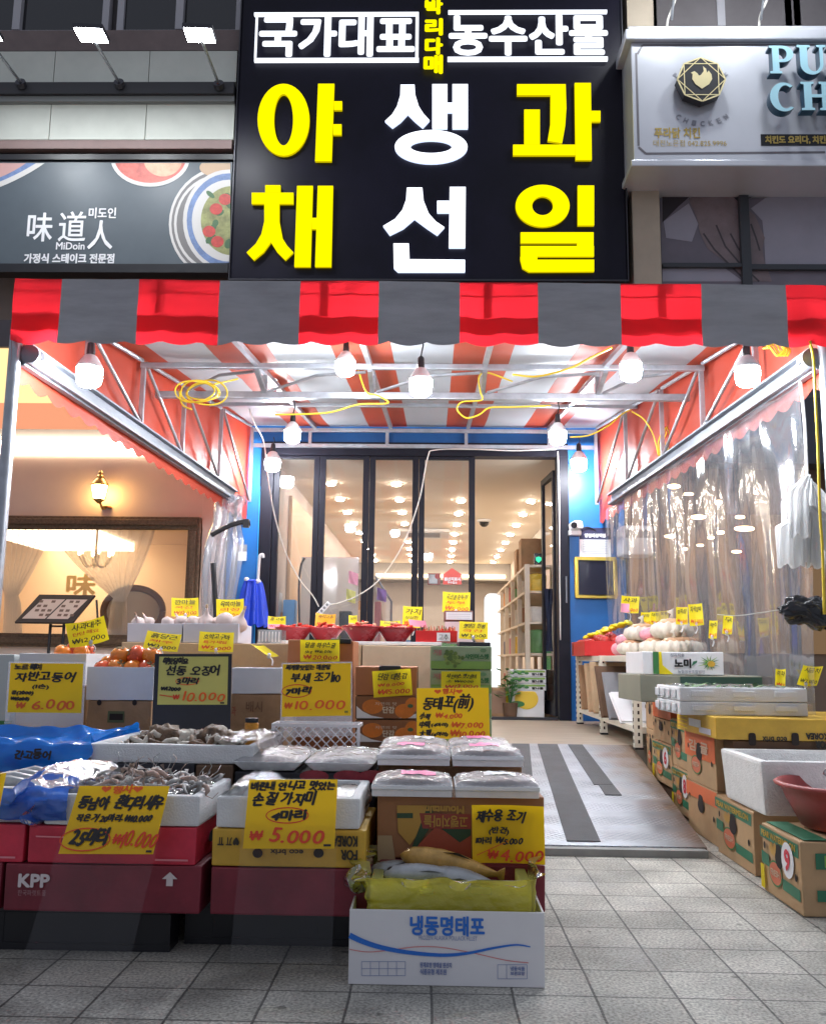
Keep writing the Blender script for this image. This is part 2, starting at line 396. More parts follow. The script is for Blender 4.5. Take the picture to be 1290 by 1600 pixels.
# wooden threshold platform and chequer-plate ramp
WOODF = mat('worn_boards', (.36, .30, .23), .55, var=.3, vscale=3, stretch=(1, 9, 1))
g = MB(); g.bx(-2.3, 2.2, 6.36, 8.84, .002, .26, WOODF)
prop(g.build('threshold_floor'), kind='structure')
def plate_mat():
    m = mat('chequer_plate', (.36, .38, .41), .46, .65, var=.3, vscale=5); nt = m.node_tree; L = nt.links.new
    tc = _n(nt, 'ShaderNodeTexCoord').outputs['Object']
    mp = _n(nt, 'ShaderNodeMapping'); mp.inputs['Rotation'].default_value = (0, 0, R(45)); mp.inputs['Scale'].default_value = (40, 40, 40)
    ck = _n(nt, 'ShaderNodeTexVoronoi'); ck.distance = 'CHEBYCHEV'; ck.inputs['Randomness'].default_value = .0; ck.inputs['Scale'].default_value = 1
    L(tc, mp.inputs[0]); L(mp.outputs[0], ck.inputs['Vector'])
    mr = _n(nt, 'ShaderNodeMapRange'); mr.inputs[1].default_value = .15; mr.inputs[2].default_value = .4; mr.inputs[3].default_value = 1; mr.inputs[4].default_value = 0
    L(ck.outputs[0], mr.inputs[0])
    bp = _n(nt, 'ShaderNodeBump'); bp.inputs['Strength'].default_value = .8; bp.inputs['Distance'].default_value = .004
    L(mr.outputs[0], bp.inputs['Height']); L(bp.outputs[0], nt.nodes['Principled BSDF'].inputs['Normal'])
    sx = _n(nt, 'ShaderNodeSeparateXYZ'); L(tc, sx.inputs[0])
    rn_ = _n(nt, 'ShaderNodeTexNoise'); rn_.inputs['Scale'].default_value = 5; rn_.inputs['Detail'].default_value = 6; L(tc, rn_.inputs['Vector'])
    ad = _n(nt, 'ShaderNodeMath', operation='MULTIPLY_ADD'); ad.inputs[1].default_value = .55; L(rn_.outputs[0], ad.inputs[0]); L(sx.outputs[0], ad.inputs[2])
    rr = _n(nt, 'ShaderNodeMapRange'); rr.inputs[1].default_value = .78; rr.inputs[2].default_value = 1.02; rr.inputs[3].default_value = 0; rr.inputs[4].default_value = .85; L(ad.outputs[0], rr.inputs[0])
    mx = _n(nt, 'ShaderNodeMix', data_type='RGBA'); mx.inputs[7].default_value = (.20, .115, .055, 1); old = nt.nodes['Principled BSDF'].inputs['Base Color'].links[0].from_socket
    L(rr.outputs[0], mx.inputs[0]); L(old, mx.inputs[6]); L(mx.outputs[2], nt.nodes['Principled BSDF'].inputs['Base Color'])
    return m
PLATE = plate_mat()
RUB = mat('grip_strip', (.085, .088, .095), .75, var=.25, bump=.3, bscale=300)
ra = thing('ramp', 'grey chequer plate ramp with dark grip strips leading up to the shop door', 'ramp', (.5, 4.14, 0))
def rz_(y): return .035 + (y - 4.14) / (6.34 - 4.14) * (.262 - .035)
b = mbw(ra)
x0, x1, y0, y1 = -.62, 1.17, 4.14, 6.355
b.add([(x0, y0, 0), (x1, y0, 0), (x1, y0, rz_(y0)), (x0, y0, rz_(y0)), (x0, y1, 0), (x1 + .15, y1, 0), (x1 + .15, y1, rz_(y1)), (x0, y1, rz_(y1))],
      [(0, 1, 2, 3), (5, 4, 7, 6), (3, 2, 6, 7), (0, 3, 7, 4), (1, 5, 6, 2), (0, 4, 5, 1)], PLATE)
b.build('plate', ra)
def strip(xa, xb, ya, yb, xa2, xb2):
    b = mbw(ra); e = .004
    b.add([(xa, ya, rz_(ya) + .001), (xb, ya, rz_(ya) + .001), (xb2, yb, rz_(yb) + .001), (xa2, yb, rz_(yb) + .001), (xa, ya, rz_(ya) + e), (xb, ya, rz_(ya) + e), (xb2, yb, rz_(yb) + e), (xa2, yb, rz_(yb) + e)],
          [(4, 5, 6, 7), (0, 1, 5, 4), (1, 2, 6, 5), (3, 0, 4, 7), (2, 3, 7, 6)], RUB); b.build('grip_strip', ra)
strip(.36, .50, 4.6, 6.33, .53, .645)
strip(.585, .73, 4.19, 6.33, .70, .83)
strip(.90, .985, 5.0, 5.22, .905, .985); strip(.88, .985, 5.225, 6.33, .90, .995)
strip(.10, .24, 4.5, 6.33, .18, .30)
b = mbw(ra); b.bx(-.62, 1.16, 4.085, 4.139, .001, .03, mat('kerb_edge', (.30, .30, .29), .7, var=.2)); b.build('front_lip', ra)

# ---- the shop building
sh = thing('shop_building', 'building with blue painted shopfront and black framed folding glass doors', 'building', (0, 8.85, 0))
YW = 8.85
def xw(px, y=850, Y=YW): return P(px, y, Y).x
XL, XR = -1.985, 1.83
DL, DR, DT, DH = xw(405), xw(888), P(640, 692, YW).z, P(640, 713, YW).z
b = mbw(sh)
b.bx(XL, DL, YW, YW + .2, 0, 3.3, BLUEW); b.bx(DR, XR, YW, YW + .2, 0, 3.3, BLUEW); b.bx(DL, DR, YW + .001, YW + .199, DT, 3.3, BLUEW)
b.build('blue_wall', sh)
wbox(sh, 'lit_edge_strip', xw(403), xw(413), YW - .02, YW - .001, .27, 2.45, mat('lit_edge_strip', (.02, .35, .8), .4))  # lighter blue strip paints in the lit edge of the blue wall
fr = mbw(sh)
fr.bx(DL, DR, YW - .03, YW + .12, DH, DT - .002, NAVY); fr.bx(DL, xw(424), YW - .03, YW + .12, .265, DH, NAVY); fr.bx(xw(870), DR, YW - .03, YW + .12, .265, DH, NAVY)
fr.bx(DL + .16, DR - .12, YW - .01, YW + .1, .262, .285, DKSTEEL)
fr.build('door_frame', sh, bevel=.004)
GLASS = film('door_glass', (.8, .85, .9), .02, .10, .02)
cuts = [(424, 496.5), (496.5, 575), (575, 653), (653, 742)]
for k, (a, c) in enumerate(cuts):
    xa, xb = xw(a) + .002, xw(c) - .002; st = .055
    b = mbw(sh)
    b.bx(xa, xa + st, YW, YW + .05, .29, DH - .003, NAVY); b.bx(xb - st, xb, YW, YW + .05, .29, DH - .003, NAVY)
    b.bx(xa + st, xb - st, YW, YW + .05, .29, .45, NAVY); b.bx(xa + st, xb - st, YW, YW + .05, DH - .03, DH - .003, NAVY)
    lf = b.build('folding_door', sh, bevel=.004)
    p = mbw(sh); p.bx(xa + st - .005, xb - st + .005, YW + .018, YW + .028, .445, DH - .025, GLASS); p.build('pane', lf)
# the open leaf, folded back into the shop
b = mbw(sh); ox = xw(870) - .02; oy0, oy1 = YW + .13, YW + .70; ox2 = ox - .05
def leafbar(ya, yb, za, zb):
    xa = ox + (ya - oy0) / (oy1 - oy0) * (ox2 - ox); xb = ox + (yb - oy0) / (oy1 - oy0) * (ox2 - ox)
    b.add([(xa, ya, za), (xa + .045, ya, za), (xb + .045, yb, za), (xb, yb, za), (xa, ya, zb), (xa + .045, ya, zb), (xb + .045, yb, zb), (xb, yb, zb)],
          [(3, 2, 1, 0), (4, 5, 6, 7), (0, 1, 5, 4), (2, 3, 7, 6), (1, 2, 6, 5), (3, 0, 4, 7)], NAVY)
leafbar(oy0, oy0 + .06, .29, 2.66); leafbar(oy1 - .06, oy1, .29, 2.66); leafbar(oy0 + .06, oy1 - .06, .29, .42); leafbar(oy0 + .06, oy1 - .06, 2.6, 2.66)
lf = b.build('folding_door', sh)
p = mbw(sh); p.add([(ox + .02, oy0 + .05, .4), (ox2 + .02, oy1 - .05, .4), (ox2 + .02, oy1 - .05, 2.61), (ox + .02, oy0 + .05, 2.61)], [(0, 1, 2, 3)], GLASS); p.build('pane', lf)
p = mbw(sh); p.tube([(xw(882), YW - .06, 1.35), (xw(882), YW - .06, 1.6)], .008, ALU); p.tube([(xw(882), YW - .06, 1.37), (xw(882), YW - .03, 1.37)], .006, ALU); p.tube([(xw(882), YW - .06, 1.58), (xw(882), YW - .03, 1.58)], .006, ALU)
p.build('door_handle', sh)
# interior shell
ICEIL = mat('shop_ceiling', (.82, .73, .62), .7); IWALL = mat('shop_wall', (.66, .60, .54), .7, var=.06); IFLOOR = mat('shop_floor', (.50, .44, .36), .35, var=.15)
wbox(sh, 'ceiling', -1.9, 1.9, YW + .21, 20.4, 2.80, 2.9, ICEIL)
wbox(sh, 'interior_floor', -1.9, 1.9, YW + .14, 20.4, .1, .262, IFLOOR)
wbox(sh, 'interior_wall', -1.9, -1.62, YW + .21, 20.4, .263, 2.798, mat('pink_wall', (.66, .56, .52), .7, var=.05))
wbox(sh, 'interior_wall', 1.62, 1.9, YW + .21, 20.4, .263, 2.798, IWALL)
wbox(sh, 'interior_wall', -1.61, 1.61, 20.2, 20.4, .263, 2.798, IWALL)
wbox(sh, 'ceiling_beam', -1.61, 1.61, 19.4, 20.19, 2.45, 2.797, mat('beam_grey', (.33, .31, .29), .6))
wbox(sh, 'wall_panel', -1.615, -1.58, 10.2, 13.5, .9, 2.6, mat('timber_panel', (.62, .40, .24), .5, var=.1))
wbox(sh, 'cove_light', -1.2, 1.5, 19.36, 19.395, 2.50, 2.56, glow('cove', (1, .72, .42), 5))

# recessed ceiling lights inside the shop
DLM = glow('downlight', (1.0, .87, .72), DOWN); rown = ['leftmost row', 'second row from the left', 'third row from the left', 'rightmost row, above the rack']
ordn = ['first', 'second', 'third', 'fourth', 'fifth', 'sixth', 'seventh', 'eighth', 'ninth', 'tenth']
for r_, X in enumerate((-1.18, -.43, .34, 1.22)):
    for k in range(9):
        Y = (10.45 if r_ < 2 else 11.55) + 1.05 * k
        if Y > 19.3: continue
        t = thing('ceiling_light', '%s ceiling light from the door in the %s' % (ordn[k], rown[r_]), 'ceiling light', (X, Y, 2.80), group='round ceiling lights inside the shop')
        b = MB(); b.lathe([(.068, -.001), (.068, -.012), (.053, -.02)], WHITE, 14, cap=False); b.build('trim_ring', t)
        b = MB(); b.lathe([(.052, -.017), (.042, -.03), (.018, -.036)], DLM, 10); b.build('diffuser', t)

# ---- upper floors
up = thing('office_building', 'dark upper storey with framed windows and pale cladding bands', 'building', (0, 8.9, 3.1))
UPW = mat('upper_wall', (.16, .145, .15), .7, var=.2, vscale=2); CLAD = mat('pale_cladding', (.60, .62, .56), .5, var=.1, vscale=2)
PILL = mat('beige_pillar', (.56, .47, .36), .7, var=.12, vscale=3); SOFF = mat('brown_soffit', (.22, .15, .14), .6, var=.1)
b = mbw(up); b.bx(-9, 9, 8.9, 9.2, 3.31, 10.2, UPW); b.build('wall', up)
def zy(py, Y, px=200): return P(px, py, Y).z
def xy(px, py, Y): return P(px, py, Y).x
for (pa, pb) in ((128, 80), (218, 160)):
    for k in range(5):
        xs = [-6.4, -4.62, -3.3, -2.63 + .0, -2.0] if 0 else [-7.0, -5.1, -3.62, -2.72 + .0, -2.02]
    edges = [-8, -5.6, xy(85, 110, 8.5), xy(233, 110, 8.5), -2.02]
    b = mbw(up)
    for e0, e1 in zip(edges, edges[1:]): b.bx(e0 + .004, e1 - .004, 8.5, 8.88, zy(pa, 8.5), zy(pb, 8.5), CLAD)
    b.build('cladding_band', up)
wbox(up, 'dark_ledge', -8, -2.02, 8.40, 8.88, zy(146, 8.4), zy(128, 8.4), mat('dark_ledge', (.035, .035, .04), .5))
wbox(up, 'ledge', -8, -2.02, 8.44, 8.88, zy(158, 8.44), zy(147, 8.44), mat('ledge_grey', (.20, .21, .21), .5))
wbox(up, 'ledge', -8, -2.02, 8.42, 8.88, zy(232, 8.42), zy(219, 8.42), SOFF)
wbox(up, 'sill_band', -8, -2.02, 8.55, 8.885, zy(79, 8.55), zy(47, 8.55), mat('brown_band', (.19, .145, .14), .7, var=.25, vscale=3))
WFR = mat('window_frame_grey', (.46, .45, .48), .45); WGL = mat('dark_window_glass', (.012, .012, .016), .08, spec=.8)
def upwin(xa, xb, za, zb, Y):
    b = mbw(up); t = .07
    b.bx(xa, xb, Y, Y + .1, za, za + t, WFR); b.bx(xa, xb, Y, Y + .1, zb - t, zb, WFR); b.bx(xa, xa + t, Y, Y + .1, za + t, zb - t, WFR); b.bx(xb - t, xb, Y, Y + .1, za + t, zb - t, WFR)
    xm = (xa + xb) / 2; b.bx(xm - .04, xm + .04, Y - .015, Y + .1, za + t, zb - t, WFR)
    f = b.build('window', up)
    p = mbw(up); p.bx(xa + t, xm - .041, Y + .04, Y + .06, za + t, zb - t, WGL); p.bx(xm + .041, xb - t, Y + .05, Y + .07, za + t, zb - t, WGL); p.build('pane', f)
zt = zy(41, 8.6)
upwin(xy(-120, 30, 8.7), xy(167, 30, 8.7), zt, zt + 1.5, 8.75); upwin(xy(180, 30, 8.7), xy(377, 30, 8.7), zt, zt + 1.5, 8.75)
zt = zy(36, 8.6, 1100); upwin(xy(1017, 30, 8.7), xy(1240, 30, 8.7), zt, zt + 1.5, 8.75); upwin(xy(1243, 30, 8.7), 5.2, zt, zt + 1.5, 8.75)
b = mbw(up); b.bx(1.90, xy(1031, 350, 8.5), 8.5, 8.89, 3.3, 10, PILL); b.build('pillar', up, bevel=.01)
wbox(up, 'neighbour_wall', xy(1031, 350, 8.5) + .003, 9, 8.75, 8.89, 3.3, 10, UPW)

# ---- the big signboard
sg = thing('signboard', 'tall black signboard with glowing yellow and white Korean letters above the awning', 'signboard', (0, 8.7, 4.41))
YS = 8.46
SGM = mat('sign_black', (.007, .006, .017), .4, var=.4, vscale=1.5, spec=.22)
b = mbw(sg); b.bx(XL, XR, YS, 8.89, 4.415, 7.75, SGM); b.build('panel', sg, bevel=.01)
b = mbw(sg)
b.bx(XL - .012, XL - .001, YS - .02, 8.89, 4.41, 7.75, DKSTEEL); b.bx(XR + .001, XR + .012, YS - .02, 8.89, 4.41, 7.75, DKSTEEL); b.bx(XL - .012, XR + .012, YS - .02, 8.89, 4.395, 4.412, DKSTEEL)
b.build('edge_trim', sg)
LY = glow('letter_yellow', (1.0, .87, .0), .62); LW = glow('letter_white', (.86, .90, 1.0), 1.15)
SIDE_Y = mat('letter_side_yellow', (.6, .5, .02), .4); LD = .03
LSIDE = {'letter_yellow': glow('letter_edge_yellow', (1.0, .80, .0), .30), 'letter_white': glow('letter_edge_white', (.60, .70, 1.0), .8)}
def z2(pts): return [(360 + x * .2812, y * .2812) for x, y in pts]
def z3(pts): return [(640 + x * .28125, y * .28125) for x, y in pts]
def glyph(pieces, m, name='letter'):
    """pieces: outlines in photo pixels, or ('ring', outer, inner); extruded channel letters standing on the sign"""
    b = mbw(sg); Yf = YS - .012 - LD
    def W(p): q = P(p[0], p[1], Yf); return (q.x, q.z)
    for pc in pieces:
        if pc[0] == 'ring':
            o = [W(p) for p in pc[1]]; q = [W(p) for p in pc[2]]; n = len(o)
            vs = [(x, Yf, z) for x, z in o] + [(x, Yf, z) for x, z in q] + [(x, Yf + LD, z) for x, z in o] + [(x, Yf + LD, z) for x, z in q]
            fs = []
            b.add(vs[:2 * n], [(i, (i + 1) % n, n + (i + 1) % n, n + i) for i in range(n)], m)
            for i in range(n):
                j = (i + 1) % n
                fs += [(2 * n + i, 2 * n + j, j, i), (n + i, n + j, 3 * n + j, 3 * n + i)]
            b.add(vs, fs, LSIDE[m.name])
        else:
            o = [W(p) for p in pc]; n = len(o)
            vs = [(x, Yf, z) for x, z in o] + [(x, Yf + LD, z) for x, z in o]
            b.add(vs[:n], [tuple(range(n))], m)
            b.add(vs, [(i, (i + 1) % n, n + (i + 1) % n, n + i) for i in range(n)], LSIDE[m.name])
    return b.build(name, sg)
def el(cx, cy, rx, ry, n=40): return [(cx + rx * math.cos(2 * PI * i / n), cy - ry * math.sin(2 * PI * i / n)) for i in range(n)]
def rc(x0, y0, x1, y1): return [(x0, y1), (x1, y1), (x1, y0), (x0, y0)]
glyph([('ring', z2(el(295, 665, 144, 200)), z2(el(295, 665, 53, 143))), z2([(470, 895), (562, 895), (577, 465), (487, 465)]), z2(rc(575, 562, 620, 610)), z2(rc(571, 690, 617, 748))], LY)
sA = [(945, 470), (1022, 470), (1025, 525), (1045, 590), (1072, 632), (1105, 668), (1068, 708), (1025, 672), (985, 632), (945, 675), (900, 708), (858, 672), (898, 635), (925, 590), (943, 530)]
glyph([z2(sA[::-1]), z3(rc(125, 467, 208, 712)), z3(rc(237, 467, 322, 712)), z3(rc(209, 570, 236, 622)), ('ring', el(673.3, 229, 56.7, 26), el(673.3, 229, 32.5, 10))], LW)
glyph([z3([(595, 467), (865, 467), (869, 600), (862, 700), (845, 795), (765, 782), (780, 690), (781, 528), (595, 528)][::-1]), z3(rc(635, 608, 722, 802)), z3(rc(573, 803, 918, 862)),
       z3([(920, 888), (1010, 888), (1005, 460), (915, 460)]), z3(rc(1008, 615, 1058, 675))], LY)
glyph([z2(rc(193, 1028, 278, 1069)), z2(rc(118, 1070, 350, 1132)), z2([(188, 1133), (272, 1133), (272, 1230), (290, 1325), (315, 1365), (350, 1402), (305, 1445), (260, 1400), (225, 1345), (185, 1400), (130, 1445), (90, 1402), (140, 1355), (172, 1300), (188, 1230)][::-1]),
       z2([(355, 1482), (445, 1482), (458, 1032), (370, 1032)]), z2([(470, 1482), (560, 1482), (570, 1032), (485, 1032)]), z2(rc(453, 1210, 479, 1272))], LY)
sB = [(980, 1042), (1065, 1042), (1072, 1115), (1100, 1185), (1140, 1230), (1188, 1262), (1148, 1305), (1085, 1262), (1022, 1215), (960, 1268), (885, 1305), (848, 1255), (915, 1215), (955, 1165), (975, 1110)]
glyph([z2(sB[::-1]), z3([(217, 1375), (307, 1375), (310, 1038), (222, 1038)]), z3(rc(152, 1115, 219, 1180)),
       z2([(905, 1352), (990, 1352), (994, 1440), (1302, 1443), (1302, 1510), (930, 1510), (908, 1490)][::-1])], LW)
glyph([('ring', z3(el(737, 1143, 150, 117)), z3(el(737, 1143, 58, 52))), z3(rc(932, 1030, 1023, 1252)), z3(rc(615, 1290, 1020, 1350)), z3(rc(928, 1350.5, 1020, 1365.5)), z3(rc(615, 1366, 1022, 1425)), z3(rc(613, 1425.5, 708, 1441.5)),
       z3([(613, 1442), (1023, 1442), (1023, 1508), (660, 1510), (625, 1490)][::-1])], LY)
LW2 = glow('letter_white_small', (.84, .89, 1.0), .85)
def signtext(body, x0, y0, x1, y1, m, bold):
    b = mbw(sg); a = P(x0, y1, YS - .05); c = P(x1, y0, YS - .05)
    b.T = b.T @ frame((0, YS - .05, 0), *FRONT)
    b.text(body, a.x, a.z, c.x, c.z, m, 0, bold); b.build('letters', sg)
signtext('국가대표', 406, 25, 646, 87, LW2, .016)
signtext('농수산물', 703, 24, 946, 85, LW2, .016)
for i, (ch, y0, y1) in enumerate((('박', 0, 21), ('리', 30, 54), ('다', 60, 84), ('매', 87, 114))):
    signtext(ch, 664 + (1 if i < 3 else -1), y0, 690, y1, LY, .012)
b = mbw(sg)
for (x0, y0, x1, y1) in ((397, 18.5, 654, 23.5), (397, 90, 654, 95.5), (397, 24, 402.5, 89.7), (648.5, 24, 654, 89.7), (700, 15, 948, 20), (699, 88, 949, 94)):
    a = P(x0, y1, YS - .05); c = P(x1, y0, YS - .05); b.bx(a.x, c.x, YS - .05, YS - .02, a.z, c.z, LW2)
b.build('border_strips', sg)
# ------------------------------------------------------------------ striped awning
AWW = mat('awning_white_out', (.39, .385, .41), .6, var=.2, vscale=3, stretch=(1, 1, 5))
AWR = mat('awning_red_out', (.62, .015, .025), .5, var=.12, vscale=3, trans=.5)
RFW = mat('awning_white', (.43, .455, .49), .55, var=.06, vscale=3, trans=.08)
RFO = mat('awning_orange', (.48, .065, .025), .5, var=.08, vscale=3, trans=.15)
SDO = mat('awning_side_orange', (.50, .058, .028), .5, var=.08, vscale=3, trans=.25)
aw = thing('awning', 'red and white striped awning on a galvanised tube frame in front of the shop', 'awning', (0, 4.2, 0))
FX = [P(px, 490, 4.15).x for px in (20, 93, 215, 341, 468, 591, 718, 840, 970, 1096, 1229, 1320)]
def stripe_red(x):
    n = sum(1 for e in FX if e < x); return n % 2 == 1
FX0, FX1 = FX[0], FX[-1] - .03
XLW = lambda y: -1.97 + (y - 4.2) / 3.87 * .17          # side planes taper a little towards the wall
XRW = lambda y: 1.80 - (y - 4.2) / 3.87 * .21
ZR = lambda y: 2.555 + (y - 4.15) * .1065               # roof height
RAIL = 2.22
def canvas_roof(m, side):
    xs = sorted(set([FX0, FX1] + [e for e in FX if FX0 < e < FX1] + [FX0 + (FX1 - FX0) * i / 60 for i in range(61)]))
    ys = [4.16 + (8.84 - 4.16) * i / 16 for i in range(17)]
    vs = []
    for y in ys:
        for x in xs: vs.append((x, y, ZR(y) - .02 * math.sin(PI * ((y - 4.16) / 1.17 % 1)) * (.5 + .5 * math.sin(x * 4.2)) + .006 * noise.noise(Vector((x * 3, y * 3, 0)))))
    n = len(xs)
    for j in range(len(ys) - 1):
        for i in range(n - 1):
            m.add([vs[j * n + i], vs[j * n + i + 1], vs[(j + 1) * n + i + 1], vs[(j + 1) * n + i]], [(0, 1, 2, 3)], RFO if stripe_red((xs[i] + xs[i + 1]) / 2) else RFW)
b = mbw(aw); canvas_roof(b, 0); b.build('roof_canvas', aw, smooth=True, merge=True)
xs = sorted(set([FX0, FX1] + [e for e in FX if FX0 < e < FX1] + [FX0 + (FX1 - FX0) * i / 150 for i in range(151)]))
b = mbw(aw); nv = 12
def fz(x, v):
    zb = 2.252 + .020 * (1 - abs(math.sin(PI * (x - FX0) / .178)) ** .8)
    zt = 2.577 - .0055 * (x - FX0)
    z = zb + (zt - zb) * v
    y = 4.15 + .014 * noise.noise(Vector((x * 2.2, v * 1.5, 4))) + .006 * noise.noise(Vector((x * 9, v * 2.5 + x * 2, 7))) + .018 * (1 - v) * noise.noise(Vector((x * 6, v * 2, 9)))
    return (x, y, z)
for i in range(len(xs) - 1):
    mt = AWR if stripe_red((xs[i] + xs[i + 1]) / 2) else AWW
    for j in range(nv): b.add([fz(xs[i], j / nv), fz(xs[i + 1], j / nv), fz(xs[i + 1], (j + 1) / nv), fz(xs[i], (j + 1) / nv)], [(0, 1, 2, 3)], mt)
b.build('front_valance', aw, smooth=True, merge=True)
b = mbw(aw)
SHADE_BAND = mat('shade_band_cloth', (.50, .03, .05), .7, trans=.42)  # strips added behind the valance to darken bands of it like frame shadows
for va, vb in ((.17, .43), (.765, .79)): b.grid(lambda u, v: Vector(fz(FX0 + (FX1 - FX0) * u, va + (vb - va) * v)) + Vector((0, .006, 0)), 150, 4, SHADE_BAND)
for px in (250, 508, 760, 1030): b.grid(lambda u, v: Vector(fz(P(px, 500, 4.2).x - .02 + .04 * u, .44 + .54 * v)) + Vector((0, .007, 0)), 2, 6, SHADE_BAND)
b.build('valance_shade_bands', aw)
# side canvases with scalloped lower edge
for sx, XF in ((-1, XLW), (1, XRW)):
    b = mbw(aw)
    def sf(u, v, XF=XF, sx=sx):
        y = 4.17 + u * (8.80 - 4.17); zb = RAIL - .13 + .034 * (1 - abs(math.sin(PI * (y - 4.17) / .20))); zt = ZR(y) - .004
        if y < 4.55: zt = min(zt, 2.33 + (y - 4.17) * .70)
        return (XF(y) + sx * (.03 + .008 * noise.noise(Vector((y * 3, v * 2, sx)))), y, zb + (zt - zb) * v)
    b.grid(sf, 140, 8, SDO); b.build('side_canvas', aw, smooth=True)
# rails along both sides
for sx, XF in ((-1, XLW), (1, XRW)):
    b = mbw(aw)
    p0 = Vector((XF(4.22), 4.22, RAIL)); p1 = Vector((XF(8.15), 8.15, RAIL))
    b.bar(p0, p1, .035, ALU, .10); b.bar(p0 + Vector((-sx * .035, 0, -.03)), p1 + Vector((-sx * .035, 0, -.03)), .028, ALU, .022); b.bar(p0 + Vector((-sx * .03, 0, .05)), p1 + Vector((-sx * .03, 0, .05)), .04, ALU, .012)
    b.build('side_rail', aw, bevel=.003)
    b = mbw(aw); b.tube([p0 + Vector((-sx * .045, -.02, .0)), p0 + Vector((-sx * .045, .05, 0))], .045, ALU, 14); b.tube([p0 + Vector((-sx * .09, .02, 0)), p0 + Vector((0, .02, 0))], .022, DKSTEEL, 10); b.build('rail_bracket', aw)
# poles
b = mbw(aw); b.tube([(-1.995, 4.2, .002), (-1.995, 4.2, 2.31)], .029, STEEL, 14); b.build('pole', aw, smooth='a')
b = mbw(aw); b.tube([(1.815, 4.2, .002), (1.815, 4.2, 2.31)], .029, STEEL, 14); b.build('pole', aw, smooth='a')
# cross frames
def beam(y, dz, w=.035, name='cross_beam', a=None, c=None):
    b = mbw(aw); b.bar((XLW(y) if a is None else a, y, ZR(y) - dz), (XRW(y) if c is None else c, y, ZR(y) - dz), w, STEEL); return b.build(name, aw, bevel=.003)
beam(4.85, .075); beam(5.75, .06); beam(6.05, .20, .045); beam(7.3, .05, .03); beam(8.70, .06, .035)
b = mbw(aw); y = 8.72; b.bar((XLW(y), y, 2.83), (XRW(y), y, 2.83), .035, STEEL)
for px in (485, 605, 728, 857): b.bar((P(px, 670, y).x, y, 2.85), (P(px, 670, y).x, y, ZR(y) - .07), .03, STEEL)
b.build('wall_beam', aw)
for X in (-1.15, -.42, .32, 1.09):
    b = mbw(aw); b.bar((X, 4.24, ZR(4.24) - .05), (X, 8.68, ZR(8.68) - .032), .032, STEEL); b.build('rafter', aw)
    b = mbw(aw); b.bar((X, 5.75, ZR(5.75) - .08), (X, 6.05, ZR(6.05) - .18), .03, STEEL); b.bar((X, 6.05, ZR(6.05) - .17), (X, 6.05, ZR(6.05) - .06), .03, STEEL); b.build('strut', aw)
# slanting braces between the two cross beams
for xa, xb in ((-1.7, -1.15), (-1.15, -.42), (-.42, .32), (.32, 1.09), (1.09, 1.55)):
    b = mbw(aw); b.tube([(xa + .03, 6.02, ZR(6.05) - .18), ((xa + xb) / 2, 5.9, ZR(5.9) - .09), (xb - .03, 5.8, ZR(5.75) - .08)], .011, STEEL, 6); b.build('brace', aw)
# side trusses
for sx, XF in ((-1, XLW), (1, XRW)):
    for y in (4.9, 5.75, 6.6, 7.6, 8.68):
        b = mbw(aw); X = XF(y) - sx * .02; b.bar((X, y, RAIL + .05), (X, y, ZR(y) - .04), .028, STEEL); b.build('upright', aw)
    for ya, yb in ((4.93, 5.7), (5.78, 6.55), (6.63, 7.55), (7.63, 8.6)):
        b = mbw(aw); b.tube([(XF(ya) - sx * .03, ya, ZR(ya) - .06), (XF(yb) - sx * .03, yb, RAIL + .06)], .0125, STEEL, 8); b.build('brace', aw)
        b = mbw(aw); b.tube([(XF(ya) - sx * .025, ya + .02, ZR(ya) - .035), (XF(yb) - sx * .025, yb, ZR(yb) - .035)], .014, STEEL, 8); b.build('side_purlin', aw)

# ------------------------------------------------------------------ bulbs hanging from the frame
BM = glow('bulb_glow', (.90, .95, 1.0), BULB)
BSH = mat('bulb_shell', (.80, .80, .82), .35)
def bulb(px, py, Y, d, label, cord=.12, to=None):
    c = P(px, py, Y); s = d / .108
    t = thing('light_bulb', label, 'light bulb', c, group='bare LED bulbs hanging under the awning')
    b = MB(); b.lathe([(.010 * s, -.062 * s), (.034 * s, -.060 * s), (.050 * s, -.048 * s), (.056 * s, -.015 * s), (.056 * s, .02 * s)], BM, 14); b.build('globe', t, smooth='a')
    b = MB(); b.lathe([(.057 * s, .0205 * s), (.055 * s, .035 * s), (.030 * s, .075 * s), (.020 * s, .082 * s)], BSH, 16); b.build('shell', t, smooth=True)
    b = MB(); b.lathe([(.0185 * s, .083 * s), (.019 * s, .10 * s), (.016 * s, .135 * s), (.007, .145 * s)], BLACK, 12); b.build('socket', t, smooth='a')
    b = MB(); top = Vector((0, 0, .15 * s + cord)) if to is None else Vector(to) - c
    a0 = Vector((0, 0, .145 * s)); mid = (a0 + top) / 2 + Vector((.012, 0, -.01)); b.tube([a0, mid, top], .004, BLACK, 6); b.build('cord', t)
bulb(140, 583, 4.35, .12, 'lit bulb beside the left pole at the front of the awning', .05)
bulb(540, 571, 5.25, .11, 'lit bulb nearest the awning centre, small one left of the lowest middle bulb', .02)
bulb(657, 600, 4.75, .115, 'lit bulb hanging lowest in the middle of the awning front', .14)
bulb(985, 576, 5.0, .118, 'lit bulb under the orange stripe, between the middle one and the right rail', .02)
bulb(1167, 583, 4.235, .110, 'lit bulb just inside the right rail near the awning front', .05)
bulb(457, 678, 6.5, .115, 'lit bulb hanging in front of the left end of the glass doors', .10)
bulb(871, 680, 6.45, .118, 'lit bulb hanging in front of the open doorway by a white cable', .10)
bulb(426, 723, 8.45, .14, 'lit bulb close to the upper left corner of the door frame', .05)
bulb(904, 723, 8.42, .14, 'lit bulb close to the blue wall, right of the doorway', .05)

